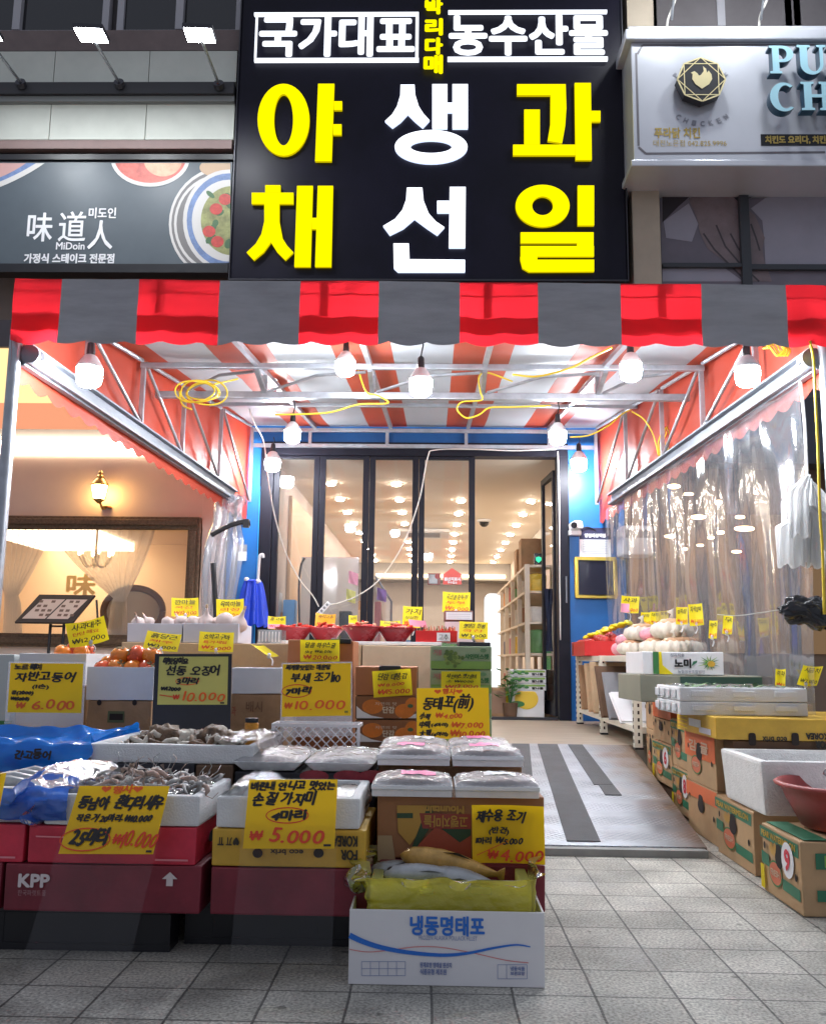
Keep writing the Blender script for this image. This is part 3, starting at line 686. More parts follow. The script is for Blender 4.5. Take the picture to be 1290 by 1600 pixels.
# ------------------------------------------------------------------ cables
YCAB = mat('yellow_cable', (.72, .52, .03), .45); WCAB = mat('white_cable', (.75, .72, .66), .5)
def smooth_path(pts, n=6):
    pts = [Vector(p) for p in pts]; out = []
    for i in range(len(pts) - 1):
        p0 = pts[max(i - 1, 0)]; p1 = pts[i]; p2 = pts[i + 1]; p3 = pts[min(i + 2, len(pts) - 1)]
        for k in range(n):
            t = k / n; out.append(.5 * ((2 * p1) + (p2 - p0) * t + (2 * p0 - 5 * p1 + 4 * p2 - p3) * t * t + (3 * p1 - p0 - 3 * p2 + p3) * t ** 3))
    return out + [pts[-1]]
def cable(label, pts, r=.006, m=None, grp=None, name='power_cable', n=6):
    b = MB(); b.tube(smooth_path(pts, n), r, m or YCAB, 6); o = b.build(name, smooth=True); return prop(o, label, 'cable', grp)
def pp(l, Y): return [P(x, y, Y + (t[0] if t else 0)) for x, y, *t in l]
b = MB()
for k, (r0, sq) in enumerate(((.125, .55), (.118, .6), (.105, .5), (.13, .62))):
    c = P(312, 612, 5.6) + Vector((.02 * k - .03, .02 * k, .004 * k))
    b.tube([c + Vector((r0 * math.cos(a), .02 * math.sin(a * 2 + k), r0 * sq * math.sin(a))) for a in [2 * PI * i / 30 for i in range(31)]], .0055, YCAB, 6)
b.tube(smooth_path([P(300, 640, 5.6), P(285, 632, 5.62), P(280, 610, 5.64)]), .0055, YCAB, 6); b.tube(smooth_path([P(335, 600, 5.6), P(355, 596, 5.7), P(372, 592, 5.75)]), .0055, YCAB, 6)
prop(b.build('cable_coil', smooth=True), 'yellow cable coiled in a loop on the left side of the awning frame', 'cable')
cable('yellow cable drooping in a loop below the cross beam near the middle', pp([(800, 596, .1), (760, 582), (748, 590), (750, 612), (752, 625), (722, 628), (714, 640), (728, 653), (748, 648), (765, 637), (800, 636), (860, 634)], 5.95))
cable('yellow cable slung along the beam from the small middle bulb', pp([(552, 556), (560, 580), (572, 612), (590, 618), (606, 630), (560, 632), (510, 645), (430, 648)], 5.9))
cable('yellow cable stretched diagonally under the front right of the awning', pp([(800, 585), (840, 588), (890, 575), (920, 560), (955, 543)], 4.9))
cable('yellow cable running along the wall beam over the blue wall', pp([(890, 683), (920, 680), (950, 665), (970, 648), (985, 640)], 7.2))
b = MB()
for k in range(5):
    b.tube(smooth_path(pp([(1030, 715), (1028 + 4 * k, 690), (1040 + 4 * k, 668 - 3 * k), (1046 + 5 * k, 690), (1032 + k, 712)], 6.6 + .03 * k), 5), .005, YCAB, 6)
b.tube(smooth_path(pp([(986, 643), (1005, 655), (1020, 680), (1028, 712)], 6.6)), .005, YCAB, 6)
prop(b.build('cable_coil', smooth=True), 'yellow cable bundled against the right orange awning side', 'cable')
b = MB()
for k in range(4):
    b.tube(smooth_path(pp([(1200 - 3 * k, 545), (1196 + 6 * k, 535), (1206 + 6 * k, 548), (1214 + 5 * k, 556), (1224 + 3 * k, 545), (1218, 536)], 4.5 + .02 * k), 5), .005, YCAB, 6)
prop(b.build('cable_coil', smooth=True), 'yellow cable wound up at the top of the right rail', 'cable')
cable('yellow cable running down the right pole', pp([(1264, 533), (1270, 560), (1273, 620), (1277, 700), (1280, 800), (1284, 860), (1287, 960)], 4.15), .007)
cable('thin pale cable hanging down across the left glass door', pp([(390, 640, -.6), (398, 662, -.4), (412, 690), (418, 740), (428, 800), (445, 860), (468, 905), (488, 930), (498, 948)], 8.3), .006, WCAB)
cable('white cable drooping across the middle glass doors to the power strip', pp([(868, 702), (800, 704), (740, 702), (680, 703), (668, 715), (655, 780), (630, 850), (595, 903), (560, 930), (530, 942), (505, 950), (490, 985)], 8.6), .006, WCAB)
cable('white cable hanging straight down the right door post', pp([(871, 705), (873, 780), (874, 900), (875, 1000)], 8.72), .006, WCAB)
cable('white wire curling above the white signboard, left one', pp([(1057, -10), (1050, 12), (1043, 30), (1041, 44)], 8.15), .012, WCAB)
cable('white wire curling above the white signboard, right one', pp([(1202, -10), (1193, 10), (1187, 25), (1185, 42)], 8.15), .012, WCAB)
t = thing('power_strip', 'white power strip hanging on cables in front of the glass doors', 'power strip', P(505, 952, 8.3), (0, R(-48), 0))
b = MB(); b.box((0, 0, 0), (.16, .03, .045), WHITE); b.build('body', t, bevel=.006)
b = MB()
for k in range(4): b.box((-.055 + .036 * k, -.0165, 0), (.02, .004, .022), GREY)
b.build('sockets', t)

# ------------------------------------------------------------------ plastic curtains
PLA = film('clear_plastic_sheet', (.60, .63, .70), .24, .0, .10, bump=.35, bscale=2.0, stretch=(1, 1.3, .8), fres=.30)
b = MB()
def cur(u, v):
    y = 4.40 + u * 3.95; z = .03 + v * (RAIL - .06 - .03)
    wv = .018 * math.sin(y * 9 + 1.3 * math.sin(z * 2.3)) * (1 - .6 * v) + .022 * noise.noise(Vector((y * 4.5, z * 1.1, 2))) + .005 * noise.noise(Vector((y * 14, z * 3.0, 5)))
    return (XRW(y) - .015 + wv, y, z)
b.grid(cur, 130, 60, PLA)
prop(b.build('plastic_curtain', smooth=True), 'clear wrinkled plastic curtain hanging from the right awning rail to the ground', 'curtain')
PLB = film('gathered_plastic', (.62, .66, .76), .26, .3, .16, bump=.6, bscale=9, stretch=(1, 1, .25), fres=.55)
t = thing('plastic_curtain', 'bunched clear plastic curtain tied with a black strap at the left rail end', 'curtain', P(355, 1005, 8.0))
b = mbw(t)
def bun(u, v):
    z = RAIL - .02 - v * 1.45; a = 2 * PI * u; c = P(357 - 14 * v, 800, 7.95)
    r = (.085 + .045 * abs(math.sin(PI * min(v * 1.3, 1)))) * (1 + .28 * math.sin(a * 7 + v * 2) + .1 * math.sin(a * 13 + v * 7))
    if abs(v - .16) < .12: r *= .78 + .22 * abs(v - .16) / .12
    return (c.x + r * math.cos(a) * 1.05, c.y + r * math.sin(a) * .7, z)
b.grid(bun, 90, 40, PLB); b.build('sheet', t, smooth=True)
b = mbw(t)
def bun2(u, v):
    c = P(362, 790, 7.85); return (c.x - .05 + .16 * u + .02 * math.sin(v * 9), c.y + .05 * math.sin(u * 9 + 3 * v), RAIL - .03 - .28 * v * (.5 + .5 * u))
b.grid(bun2, 20, 12, PLB); b.build('sheet_flap', t, smooth=True)
b = mbw(t); b.tube(smooth_path(pp([(330, 836), (345, 828), (362, 820), (384, 815), (388, 822)], 7.75)), .022, BLACK, 6); b.box(P(385, 818, 7.75), (.05, .05, .07), BLACK); b.tube(smooth_path(pp([(333, 880), (336, 930), (338, 985)], 7.75)), .022, BLACK, 6); b.build('strap', t, smooth='a')
# ------------------------------------------------------------------ left restaurant banner
def printed(t, Y):
    m = mbw(t); m.T = m.T @ frame((0, Y, 0), *FRONT); return m
def xz(px, py, Y): q = P(px, py, Y); return (q.x, q.z)
def pl(pts, Y): return [xz(x, y, Y) for x, y in pts]
bn = thing('banner', 'grey green restaurant banner with food bowls and white Chinese lettering', 'banner', P(180, 418, 8.6))
YB = 8.5
a = P(-60, 413, YB); c = P(371, 252, YB)
wbox(bn, 'panel', a.x, c.x - .05, YB, YB + .1, a.z, c.z, mat('banner_grey_green', (.085, .105, .125), .4, var=.15, vscale=1.2))
wbox(bn, 'frame', a.x, c.x - .04, YB - .03, YB + .12, a.z - .09, a.z - .003, BLACK)
b = mbw(bn); b.bx(a.x, c.x - .04, YB - .03, YB + .12, c.z + .003, c.z + .06, BLACK); b.build('frame', bn)
yb = YB - .003
CREAMP = mat('print_cream', (.62, .60, .58), .5); BLUEP = mat('print_blue', (.16, .24, .45), .5, var=.3, vscale=14); SALAD = mat('print_salad', (.30, .31, .12), .5, var=.5, vscale=10)
TOM = mat('print_tomato', (.55, .06, .05), .5, var=.3, vscale=20); SOUP = mat('print_soup', (.66, .16, .13), .5, var=.4, vscale=8); LEAFP = mat('print_leaf', (.06, .14, .06), .5)
def clip_poly(pts, x0, x1, y0, y1):
    def cl(ps, f, inter):
        out = []
        for i in range(len(ps)):
            p, q = ps[i], ps[(i + 1) % len(ps)]
            if f(p): out.append(p)
            if f(p) != f(q): out.append(inter(p, q))
        return out
    def ix(v): return lambda p, q: (v, p[1] + (q[1] - p[1]) * (v - p[0]) / (q[0] - p[0]))
    def iy(v): return lambda p, q: (p[0] + (q[0] - p[0]) * (v - p[1]) / (q[1] - p[1]), v)
    for f, it in ((lambda p: p[0] >= x0, ix(x0)), (lambda p: p[0] <= x1, ix(x1)), (lambda p: p[1] >= y0, iy(y0)), (lambda p: p[1] <= y1, iy(y1))):
        if not pts: return pts
        pts = cl(pts, f, it)
    return pts
def pell(m, cx, cy, rx, ry, mt, z, n=40, rot=0):
    ps = []
    for i in range(n):
        a_ = 2 * PI * i / n; x = rx * math.cos(a_); y = ry * math.sin(a_)
        ps.append((cx + x * math.cos(rot) - y * math.sin(rot), cy + x * math.sin(rot) + y * math.cos(rot)))
    ps = clip_poly(ps, -50, 360, 255, 411)
    if len(ps) > 2: m.poly([xz(x, y, yb) for x, y in ps][::-1], mt, z)
b = printed(bn, yb)
for k in range(4): pell(b, 352 - 3 * k, 350, 88 - k * 7, 90 - k * 6, [CREAMP, mat('banner_line', (.18, .17, .17), .5)][k % 2], .0004 * k)
pell(b, 358, 345, 72, 80, CREAMP, .002); pell(b, 358, 345, 66, 74, BLUEP, .0024); pell(b, 358, 345, 58, 64, CREAMP, .0028); pell(b, 362, 345, 48, 54, SALAD, .0032)
rn = random.Random(3)
for k in range(14): pell(b, 362 + rn.uniform(-36, 10), 345 + rn.uniform(-42, 42), rn.uniform(4, 9), rn.uniform(3, 6), LEAFP, .0036 + k * .0001, 10, rn.uniform(0, 3))
for (x, y) in ((338, 327), (327, 362), (340, 378), (352, 312)): pell(b, x, y, 10, 9, TOM, .006, 16)
pell(b, 235, 246, 62, 46, CREAMP, .002); pell(b, 235, 246, 56, 40, SOUP, .0024); pell(b, 255, 250, 30, 26, mat('print_egg', (.72, .42, .28), .5, var=.3, vscale=12), .0028)
pell(b, 15, 262, 90, 22, CREAMP, .002, rot=-.45); pell(b, 15, 260, 76, 16, BLUEP, .0024, rot=-.45); pell(b, 8, 262, 50, 11, mat('print_pinkish', (.55, .32, .3), .5), .0028, rot=-.45)
pell(b, 338, 262, 26, 14, mat('print_bread', (.52, .36, .24), .5), .0012)
b.build('printed_dishes', bn)
LETW = mat('banner_white', (.82, .82, .84), .5)
b = printed(bn, yb)
for s, x0, y0, x1, y1, bo in (('味', 42, 333, 84, 377, .004), ('道', 91, 331, 136, 377, .003), ('人', 137, 345, 178, 389, .004), ('MiDoin', 88, 379, 133, 390, .002), ('미도인', 139, 325, 182, 341, .003), ('가정식 스테이크 전문점', 38, 397, 179, 411, .004)):
    p0 = xz(x0, y1, yb); p1 = xz(x1, y0, yb); b.text(s, p0[0], p0[1], p1[0], p1[1], LETW, .003, bo)
b.build('lettering', bn)

# floodlights on arms over the banner
FL = glow('floodlight_glow', (.93, .97, 1.0), 85)
def flood(bx_, by_, hx, hy, label):
    base = P(bx_, by_, 8.40); head = P(hx, hy, 7.35)
    t = thing('floodlight', label, 'floodlight', base, group='floodlights on arms over the banner')
    b = mbw(t); b.tube([base + Vector((0, .0, 0)), base + Vector((0, -.05, .02))], .05, DKSTEEL, 12); b.build('base', t, smooth='a')
    b = mbw(t); b.tube([base + Vector((0, -.04, .02)), head + Vector((0, .06, 0))], .014, STEEL, 8); b.build('arm', t)
    h = MB(); h.T = Matrix.Translation(head - base) @ Euler((R(6), 0, R(4))).to_matrix().to_4x4()
    h.box((0, 0, .02), (.26, .24, .04), DKSTEEL); h.box((0, .10, .02), (.06, .05, .03), DKSTEEL); ho = h.build('head', t, bevel=.006)
    g_ = MB(); g_.T = h.T; g_.box((0, 0, -.004), (.235, .205, .006), FL); g_.build('lens', ho)
flood(188, 135, 143, 55, 'floodlight on a thin arm above the banner, left of the two lit ones in view')
flood(343, 137, 312, 55, 'floodlight on a thin arm above the banner, nearest the black signboard')
flood(35, 135, -25, 52, 'floodlight at the far left edge with only its arm in view')

# ------------------------------------------------------------------ right signboard
rs = thing('signboard', 'white boxed signboard with gold bird emblem and blue capital letters', 'signboard', P(1100, 262, 8.3))
YR = 8.05
a = P(990, 250, YR); c = P(1290, 66, YR); xr0, xr1 = a.x, 6.2; zr0, zr1 = a.z, c.z
RSW = mat('sign_white', (.66, .68, .74), .22, var=.05, vscale=2, metal=.25)
wbox(rs, 'panel', xr0, xr1, YR, 8.74, zr0, zr1, RSW, bevel=.008)
b = mbw(rs); b.bx(xr0 - .06, xr1, YR - .05, 8.74, zr1 + .003, zr1 + .11, RSW); b.bx(xr0 - .03, xr1, YR - .02, 8.74, zr1 + .112, zr1 + .16, RSW); b.build('cornice', rs, bevel=.012)
b = mbw(rs); b.bx(xr0 - .03, xr1, YR - .02, 8.74, zr0 - .07, zr0 - .003, RSW); b.build('bottom_rail', rs, bevel=.012)
b = printed(rs, YR - .002); LN = mat('sign_line', (.16, .15, .17), .4)
def lin(pts, wd, m=LN, z=.001): b.line([xz(x, y, YR) for x, y in pts], wd, m, z)
lin([(995, 85), (1003, 71), (1288, 70)], .02); lin([(993, 83), (997, 228)], .02); lin([(997, 230), (1008, 240), (1288, 238)], .02)
b.build('border_line', rs)
# octagonal emblem standing off the board
ec = P(1095, 124, YR - .12); EB = mat('emblem_black', (.02, .02, .025), .35)
def octo(r, a0=PI / 8): return [(ec.x + r * math.cos(a0 + k * PI / 4), ec.z + r * math.sin(a0 + k * PI / 4)) for k in range(8)]
b = printed(rs, YR - .12); b.T = b.T @ Matrix.Translation((0, 0, -.09)); b.prism(octo(.225, 0), EB, .09); b.build('emblem', rs)
EG = mat('emblem_gold', (.85, .74, .42), .3, .3)
b = printed(rs, YR - .12)
o8 = octo(.222, 0)
for k in range(8):
    b.line([o8[k], o8[(k + 1) % 8]], .014, EG, .002 + k * .0001); b.line([o8[k], o8[(k + 2) % 8]], .009, EG, .004 + k * .0001)
bird = [(0, -.085), (.06, -.045), (.085, .0), (.082, .04), (.06, .075), (.045, .055), (.04, .09), (.015, .115), (.02, .07), (-.005, .035), (-.02, .03), (-.03, .05), (-.055, .07), (-.085, .055), (-.07, .045), (-.075, .0), (-.05, -.045)]
b.poly([(ec.x + x * 1.15, ec.z + y * 1.15) for x, y in bird], EG, .006); b.build('emblem_lines', rs)
b = printed(rs, YR - .002)
for s, x0, y0, x1, y1, m_, bo in (('푸라닭 치킨', 1022, 200, 1092, 216, GOLD, .003), ('대전노은점 042.825.9996', 1020, 219, 1134, 229, GOLD, .0)):
    p0 = xz(x0, y1, YR); p1 = xz(x1, y0, YR); b.text(s, p0[0], p0[1], p1[0], p1[1], m_, .003, bo)
def arc_text(s, r, a0, a1, size, up_):
    for i, ch in enumerate(s):
        a_ = R(a0 + (a1 - a0) * i / max(len(s) - 1, 1)); cx, cz = ec.x + .03 + r * math.cos(a_), ec.z - .05 + r * math.sin(a_) * .9
        T0 = b.T.copy(); b.T = b.T @ Matrix.Translation((cx, cz, 0)) @ Matrix.Rotation(a_ + (-PI / 2 if up_ else PI / 2), 4, 'Z'); b.text(ch, -size * .35, -size / 2, size * .35, size / 2, GRINK, .002, .002); b.T = T0
arc_text('PREMIUM', .30, 140, 40, .045, True); arc_text('CHICKEN', .36, 232, 308, .05, False)
b.build('lettering', rs)
CY = mat('sign_cyan', (.46, .78, .90), .25); CYS = mat('sign_cyan_side', (.01, .07, .13), .3)
def big(s, x0, y0, x1, y1):
    """raised serif-like capitals: thick stems drawn as outlines, standing off the board"""
    p0 = xz(x0, y1, YR - .1); p1 = xz(x1, y0, YR - .1); b = printed(rs, YR - .1)
    W_, H_ = p1[0] - p0[0], p1[1] - p0[1]
    def q(pts): return [(p0[0] + x * W_, p0[1] + y * H_) for x, y in pts]
    def arc(cx, cy, rx, ry, a0, a1, n=14): return [(cx + rx * math.cos(R(a0 + (a1 - a0) * i / n)), cy + ry * math.sin(R(a0 + (a1 - a0) * i / n))) for i in range(n + 1)]
    S = {'P': [[(.0, 0), (.5, 0), (.5, .07), (.40, .09), (.40, 1), (0, 1), (0, .93), (.12, .91), (.12, .09), (0, .07)], [(.4, 1), (.4, .9)] + arc(.5, .7, .22, .2, 90, -90) + [(.4, .5), (.4, .4)] + arc(.55, .7, .45, .3, -90, 90)],
         'U': [[(0, 1), (0, .93), (.1, .91)] + arc(.5, .36, .4, .36, 180, 360) + [(.9, .91), (1, .93), (1, 1), (.68, 1), (.68, .93), (.78, .91)] + arc(.57, .36, .21, .25, 360, 180) + [(.36, .91), (.46, .93), (.46, 1)]],
         'C': [arc(.52, .5, .5, .5, 48, 312, 24) + arc(.58, .5, .27, .40, 305, 55, 24)],
         'H': [[(0, 0), (.42, 0), (.42, .07), (.34, .09), (.34, .45), (.66, .45), (.66, .09), (.58, .07), (.58, 0), (1, 0), (1, .07), (.9, .09), (.9, .91), (1, .93), (1, 1), (.58, 1), (.58, .93), (.66, .91), (.66, .56), (.34, .56), (.34, .91), (.42, .93), (.42, 1), (0, 1), (0, .93), (.1, .91), (.1, .09), (0, .07)]],
         'R': [[(.0, 0), (.5, 0), (.5, .07), (.40, .09), (.40, 1), (0, 1), (0, .93), (.12, .91), (.12, .09), (0, .07)], [(.4, 1), (.4, .9)] + arc(.5, .72, .2, .18, 90, -90) + [(.4, .54), (.4, .44)] + arc(.52, .72, .42, .28, -90, 90), [(.5, .432), (.74, 0), (1, 0), (1, .07), (.94, .09), (.76, .47)]], 'I': [[(0, 0), (1, 0), (1, .07), (.75, .09), (.75, .91), (1, .93), (1, 1), (0, 1), (0, .93), (.25, .91), (.25, .09), (0, .07)]]}[s]
    for o_ in S:
        b.prism(q(o_), CYS, .088)
        b.poly(q(o_), CY, .0905)
    b.build('letter', rs, tris=True)
big('P', 1197, 81, 1232, 124); big('U', 1240, 80, 1282, 126); big('R', 1288, 80, 1330, 124); big('C', 1197, 138, 1238, 183); big('H', 1246, 137, 1292, 181); big('I', 1299, 137, 1316, 181)
a = xz(1188, 228, YR); c = xz(1345, 210, YR)
b = printed(rs, YR - .004); b.rect(a[0], a[1], c[0], c[1], BLACK, 0); p0 = xz(1195, 225, YR); p1 = xz(1335, 213, YR); b.text('치킨도 요리다, 치킨은 푸라닭', p0[0], p0[1], p1[0], p1[1], GOLD, .003, .004); b.build('slogan_strip', rs)
# photo poster of a hand in the window below
po = thing('window_poster', 'dark photographic window poster of a hand below the white signboard', 'poster', P(1160, 440, 8.7))
YP = 8.62
a = P(1034, 440, YP)
wbox(po, 'backing', a.x, 6, YP, YP + .1, a.z - .2, zr0 - .08, mat('poster_mauve', (.20, .175, .215), .35, var=.2, vscale=1.5))
b = printed(po, YP - .003)
D1 = mat('poster_dark', (.03, .022, .03), .4); D2 = mat('poster_hand', (.25, .19, .20), .4, var=.25, vscale=5); D3 = mat('poster_pale', (.40, .38, .45), .4, var=.1, vscale=2); D4 = mat('poster_fold', (.07, .055, .062), .4)
b.poly(pl([(1034, 348), (1060, 322), (1085, 300), (1110, 292), (1128, 294), (1150, 320), (1190, 300), (1232, 282), (1250, 275), (1034, 270)][::-1], YP), D1, .0)
b.poly(pl([(1172, 326), (1232, 283), (1290, 272), (1320, 272), (1320, 415), (1195, 418), (1193, 375), (1190, 345)][::-1], YP), D3, .0004)
b.poly(pl([(1036, 346), (1075, 318), (1090, 350), (1080, 378), (1040, 372)][::-1], YP), D3, .0006)
b.poly(pl([(1034, 440), (1034, 420), (1130, 418), (1160, 440)][::-1], YP), D3, .0006)
b.poly(pl([(1075, 312), (1095, 296), (1120, 294), (1142, 306), (1160, 322), (1178, 336), (1194, 372), (1190, 388), (1192, 404), (1205, 440), (1170, 440), (1130, 408), (1104, 388), (1092, 362), (1088, 340)][::-1], YP), D2, .001)
for pts in ([(1098, 365), (1115, 390), (1140, 415), (1165, 440)], [(1118, 352), (1132, 385), (1155, 412), (1185, 440)], [(1140, 365), (1152, 388), (1166, 402)], [(1172, 350), (1180, 372), (1186, 392)]):
    b.line(pl(pts, YP), .018, D4, .0015)
b.build('printed_hand', po)
b = mbw(po); q = P(1160, 350, YP); b.bx(q.x - .045, q.x + .045, YP - .06, YP - .006, a.z - .2, zr0 - .08, mat('mullion', (.045, .05, .06), .4)); b.bx(a.x, q.x - .046, YP - .05, YP - .006, P(1100, 420, YP).z, P(1100, 414, YP).z, MATS['mullion']); b.bx(q.x + .046, 6, YP - .05, YP - .006, P(1230, 424, YP).z, P(1230, 416, YP).z, MATS['mullion']); b.build('mullion', po)

for px, lb in ((1190, 'floodlight above the white signboard over its letters, mostly out of view'), (1050, 'floodlight above the white signboard over the emblem, mostly out of view')):
    base = P(px, 44, 8.1); head = base + Vector((.05, -.85, .62))
    t = thing('floodlight', lb, 'floodlight', base, group='floodlights over the white signboard')
    b = mbw(t); b.tube([base + Vector((0, .02, .1)), base + Vector((.02, -.2, .62)), head + Vector((0, .08, .05))], .012, STEEL, 6); b.build('arm', t)
    h = MB(); h.T = Matrix.Translation(head - base) @ Euler((R(40), 0, 0)).to_matrix().to_4x4(); h.box((0, 0, .02), (.26, .2, .04), DKSTEEL); ho = h.build('head', t, bevel=.006)
    g_ = MB(); g_.T = h.T; g_.box((0, 0, -.004), (.22, .165, .006), FL); g_.build('lens', ho)
# ------------------------------------------------------------------ left restaurant front
re = thing('restaurant', 'peach restaurant front with warm cove light left of the awning', 'building', (-3, 8.6, 0))
YQ = 8.60
PEACH = mat('peach_wall', (.84, .66, .56), .6, var=.06, vscale=2)
wx0, wz1 = P(-20, 808, YQ).x, P(150, 808, YQ).z; wx1, wz0 = P(312, 900, YQ).x, P(150, 1012, YQ).z
zc0, zc1 = P(120, 709, YQ).z, P(120, 680, YQ).z
b = mbw(re); b.bx(wx1, -1.99, YQ, YQ + .2, 0, zc0, PEACH); b.bx(-7, wx1 - .001, YQ, YQ + .2, wz1, zc0, PEACH); b.bx(-7, wx1 - .001, YQ, YQ + .2, 0, wz0, PEACH); b.bx(-7, wx0, YQ, YQ + .2, wz0 + .001, wz1 - .001, PEACH)
b.build('wall', re)
wbox(re, 'light_cove', -7, -1.99, YQ - .02, YQ + .1, zc0 + .002, zc1, glow('cove_white', (1.0, .82, .62), 13.0))
Ya = 7.75
wbox(re, 'soffit', -7, -2.05, Ya + .005, YQ + .2, P(100, 655, Ya).z - .0, P(100, 655, Ya).z + .1, mat('soffit_brown', (.10, .055, .05), .6))
b = mbw(re); b.bx(-7, -2.05, Ya, Ya + .25, P(100, 660, Ya).z, P(100, 630, Ya).z, glow('peach_trim_glow', (1.0, .40, .22), .50)); b.build('trim_band', re)  # trim is no lamp; its glow stands in for light on it
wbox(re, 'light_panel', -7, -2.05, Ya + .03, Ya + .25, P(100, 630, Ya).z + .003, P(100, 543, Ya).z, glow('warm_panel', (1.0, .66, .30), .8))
wbox(re, 'upper_trim', -7, -2.05, Ya, Ya + .3, P(100, 543, Ya).z + .003, P(100, 500, Ya).z, mat('dark_trim', (.06, .05, .06), .5))
# framed window
FRB = mat('carved_frame', (.155, .095, .055), .45, .25, var=.5, vscale=40, bump=.6, bscale=55)
b = mbw(re); fw = .115
for (x0, x1, z0, z1) in ((wx0, wx1, wz1 - fw, wz1), (wx0, wx1, wz0, wz0 + fw), (wx0, wx0 + fw, wz0 + fw, wz1 - fw), (wx1 - fw, wx1, wz0 + fw, wz1 - fw)):
    b.bx(x0, x1, YQ - .07, YQ - .001, z0, z1, FRB)
    if x1 - x0 > z1 - z0: b.bx(x0 + .02, x1 - .02, YQ - .10, YQ - .072, (z0 + z1) / 2 - .03, (z0 + z1) / 2 + .03, FRB)
    else: b.bx((x0 + x1) / 2 - .03, (x0 + x1) / 2 + .03, YQ - .10, YQ - .072, z0 + .02, z1 - .02, FRB)
wf_ = b.build('window', re, bevel=.012)
p = mbw(re); p.bx(wx0 + fw - .01, wx1 - fw + .01, YQ + .02, YQ + .03, wz0 + fw - .01, wz1 - fw + .01, GLASS); p.build('pane', wf_)
b = mbw(re); b.bx(-6.5, -2.1, 11.6, 11.7, 0, 3, mat('inner_peach', (.72, .52, .33), .6)); b.bx(-6.5, -6.4, YQ + .2, 11.6, 0, 3, MATS['inner_peach']); b.bx(-2.2, -2.1, YQ + .2, 11.6, 0, 3, MATS['inner_peach']); b.build('inner_wall', re)
wbox(re, 'inner_ceiling', -6.5, -2.1, YQ + .21, 11.7, 2.2, 2.3, mat('inner_ceiling', (.75, .62, .48), .6))
wbox(re, 'inner_floor', -6.5, -2.1, YQ + .2, 11.7, .1, .26, mat('inner_floor', (.30, .20, .12), .5))
wbox(re, 'ceiling_panel', -4.9, -3.75, 9.9, 11.5, 2.10, 2.195, glow('ceiling_panel', (1.0, .80, .55), 4.5))
# interior: sheer curtains, oval mirror, chandelier, gold character
SHEER = film('sheer_curtain', (.92, .87, .80), .60, 0, .6, fres=.1)
def drape(label, top, knot, bot, seed):
    t = thing('curtain', label, 'curtain', (P(*knot, 9.0).x, 9.0, .3))
    def fn(u, v):
        ztop = 2.1; kz = P(*knot, 9).z; z0 = .45
        xt0, xt1 = P(top[0], 830, 9).x, P(top[1], 830, 9).x; xk = P(*knot, 9).x; xb0, xb1 = P(bot[0], 990, 9).x, P(bot[1], 990, 9).x
        if v < .6:
            s_ = v / .6; e = s_ ** 1.5; z = ztop + (kz - ztop) * s_; x0_, x1_ = xt0 + (xk - .06 - xt0) * e, xt1 + (xk + .06 - xt1) * e
            z -= .16 * s_ * (1 - abs(u - (1 if xt0 < xk - .5 else 0)))* 0
        else:
            s_ = (v - .6) / .4; z = kz + (z0 - kz) * s_; x0_, x1_ = xk - .06 + (xb0 - xk + .06) * s_ ** .5, xk + .06 + (xb1 - xk - .06) * s_ ** .5
        return (x0_ + (x1_ - x0_) * u, 9.0 + .035 * math.sin(u * 60 + seed + 3 * v), z)
    b = mbw(t); b.grid(fn, 110, 30, SHEER); b.build('sheer_cloth', t, smooth=True)
drape('sheer white curtain gathered to a knot at the middle of the framed window', (75, 245), (188, 935), (165, 200), 1)
drape('sheer white curtain gathered at the left edge of the framed window', (-20, 80), (18, 930), (5, 40), 4)
t = thing('oval_mirror', 'oval brown framed mirror inside the restaurant window', 'mirror', P(208, 1000, 9.6))
b = mbw(t); cc = P(208, 955, 9.6)
ps = [cc + Vector((.31 * math.cos(2 * PI * k / 40), 0, .24 * math.sin(2 * PI * k / 40))) for k in range(41)]
b.tube(ps, .035, mat('mirror_brown', (.17, .09, .045), .4), 8); b.build('frame', t, smooth=True)
b = mbw(t); b.T = b.T @ frame(cc, *FRONT); b.ell(0, 0, .30, .23, mat('mirror_face', (.50, .40, .27), .3), 0, 32); b.build('glass', t)
b = mbw(t); b.bx(cc.x - .36, cc.x + .36, 9.55, 9.75, .262, cc.z - .22, mat('console_brown', (.14, .075, .04), .5)); b.build('console', t, bevel=.01)
t = thing('chandelier', 'small glowing chandelier inside the restaurant window', 'chandelier', P(150, 860, 9.8))
cc = P(150, 868, 9.8); CG = glow('candle', (1, .74, .40), 14)
b = mbw(t); b.tube([cc + Vector((0, 0, .45)), cc + Vector((0, 0, -.12))], .012, GOLD, 8)
for k in range(6):
    a_ = PI * k / 3; d_ = Vector((math.cos(a_), math.sin(a_), 0)); b.tube(smooth_path([cc + Vector((0, 0, -.08)), cc + d_ * .10 + Vector((0, 0, -.12)), cc + d_ * .18 + Vector((0, 0, .0))]), .008, GOLD, 6)
b.build('arms', t, smooth=True)
for k in range(6):
    a_ = PI * k / 3; d_ = Vector((math.cos(a_) * .18, math.sin(a_) * .18, .035)); b = mbw(t); b.blob(cc + d_, (.04, .04, .075), CG, nu=8, nv=6); b.build('lamp', t, smooth=True)
b = printed(re, 10.4); q0 = xz(104, 930, 10.4); q1 = xz(150, 898, 10.4); b.text('味', q0[0], q0[1], q1[0], q1[1], GOLD, 0, .01); o = b.build('wall_character', re)
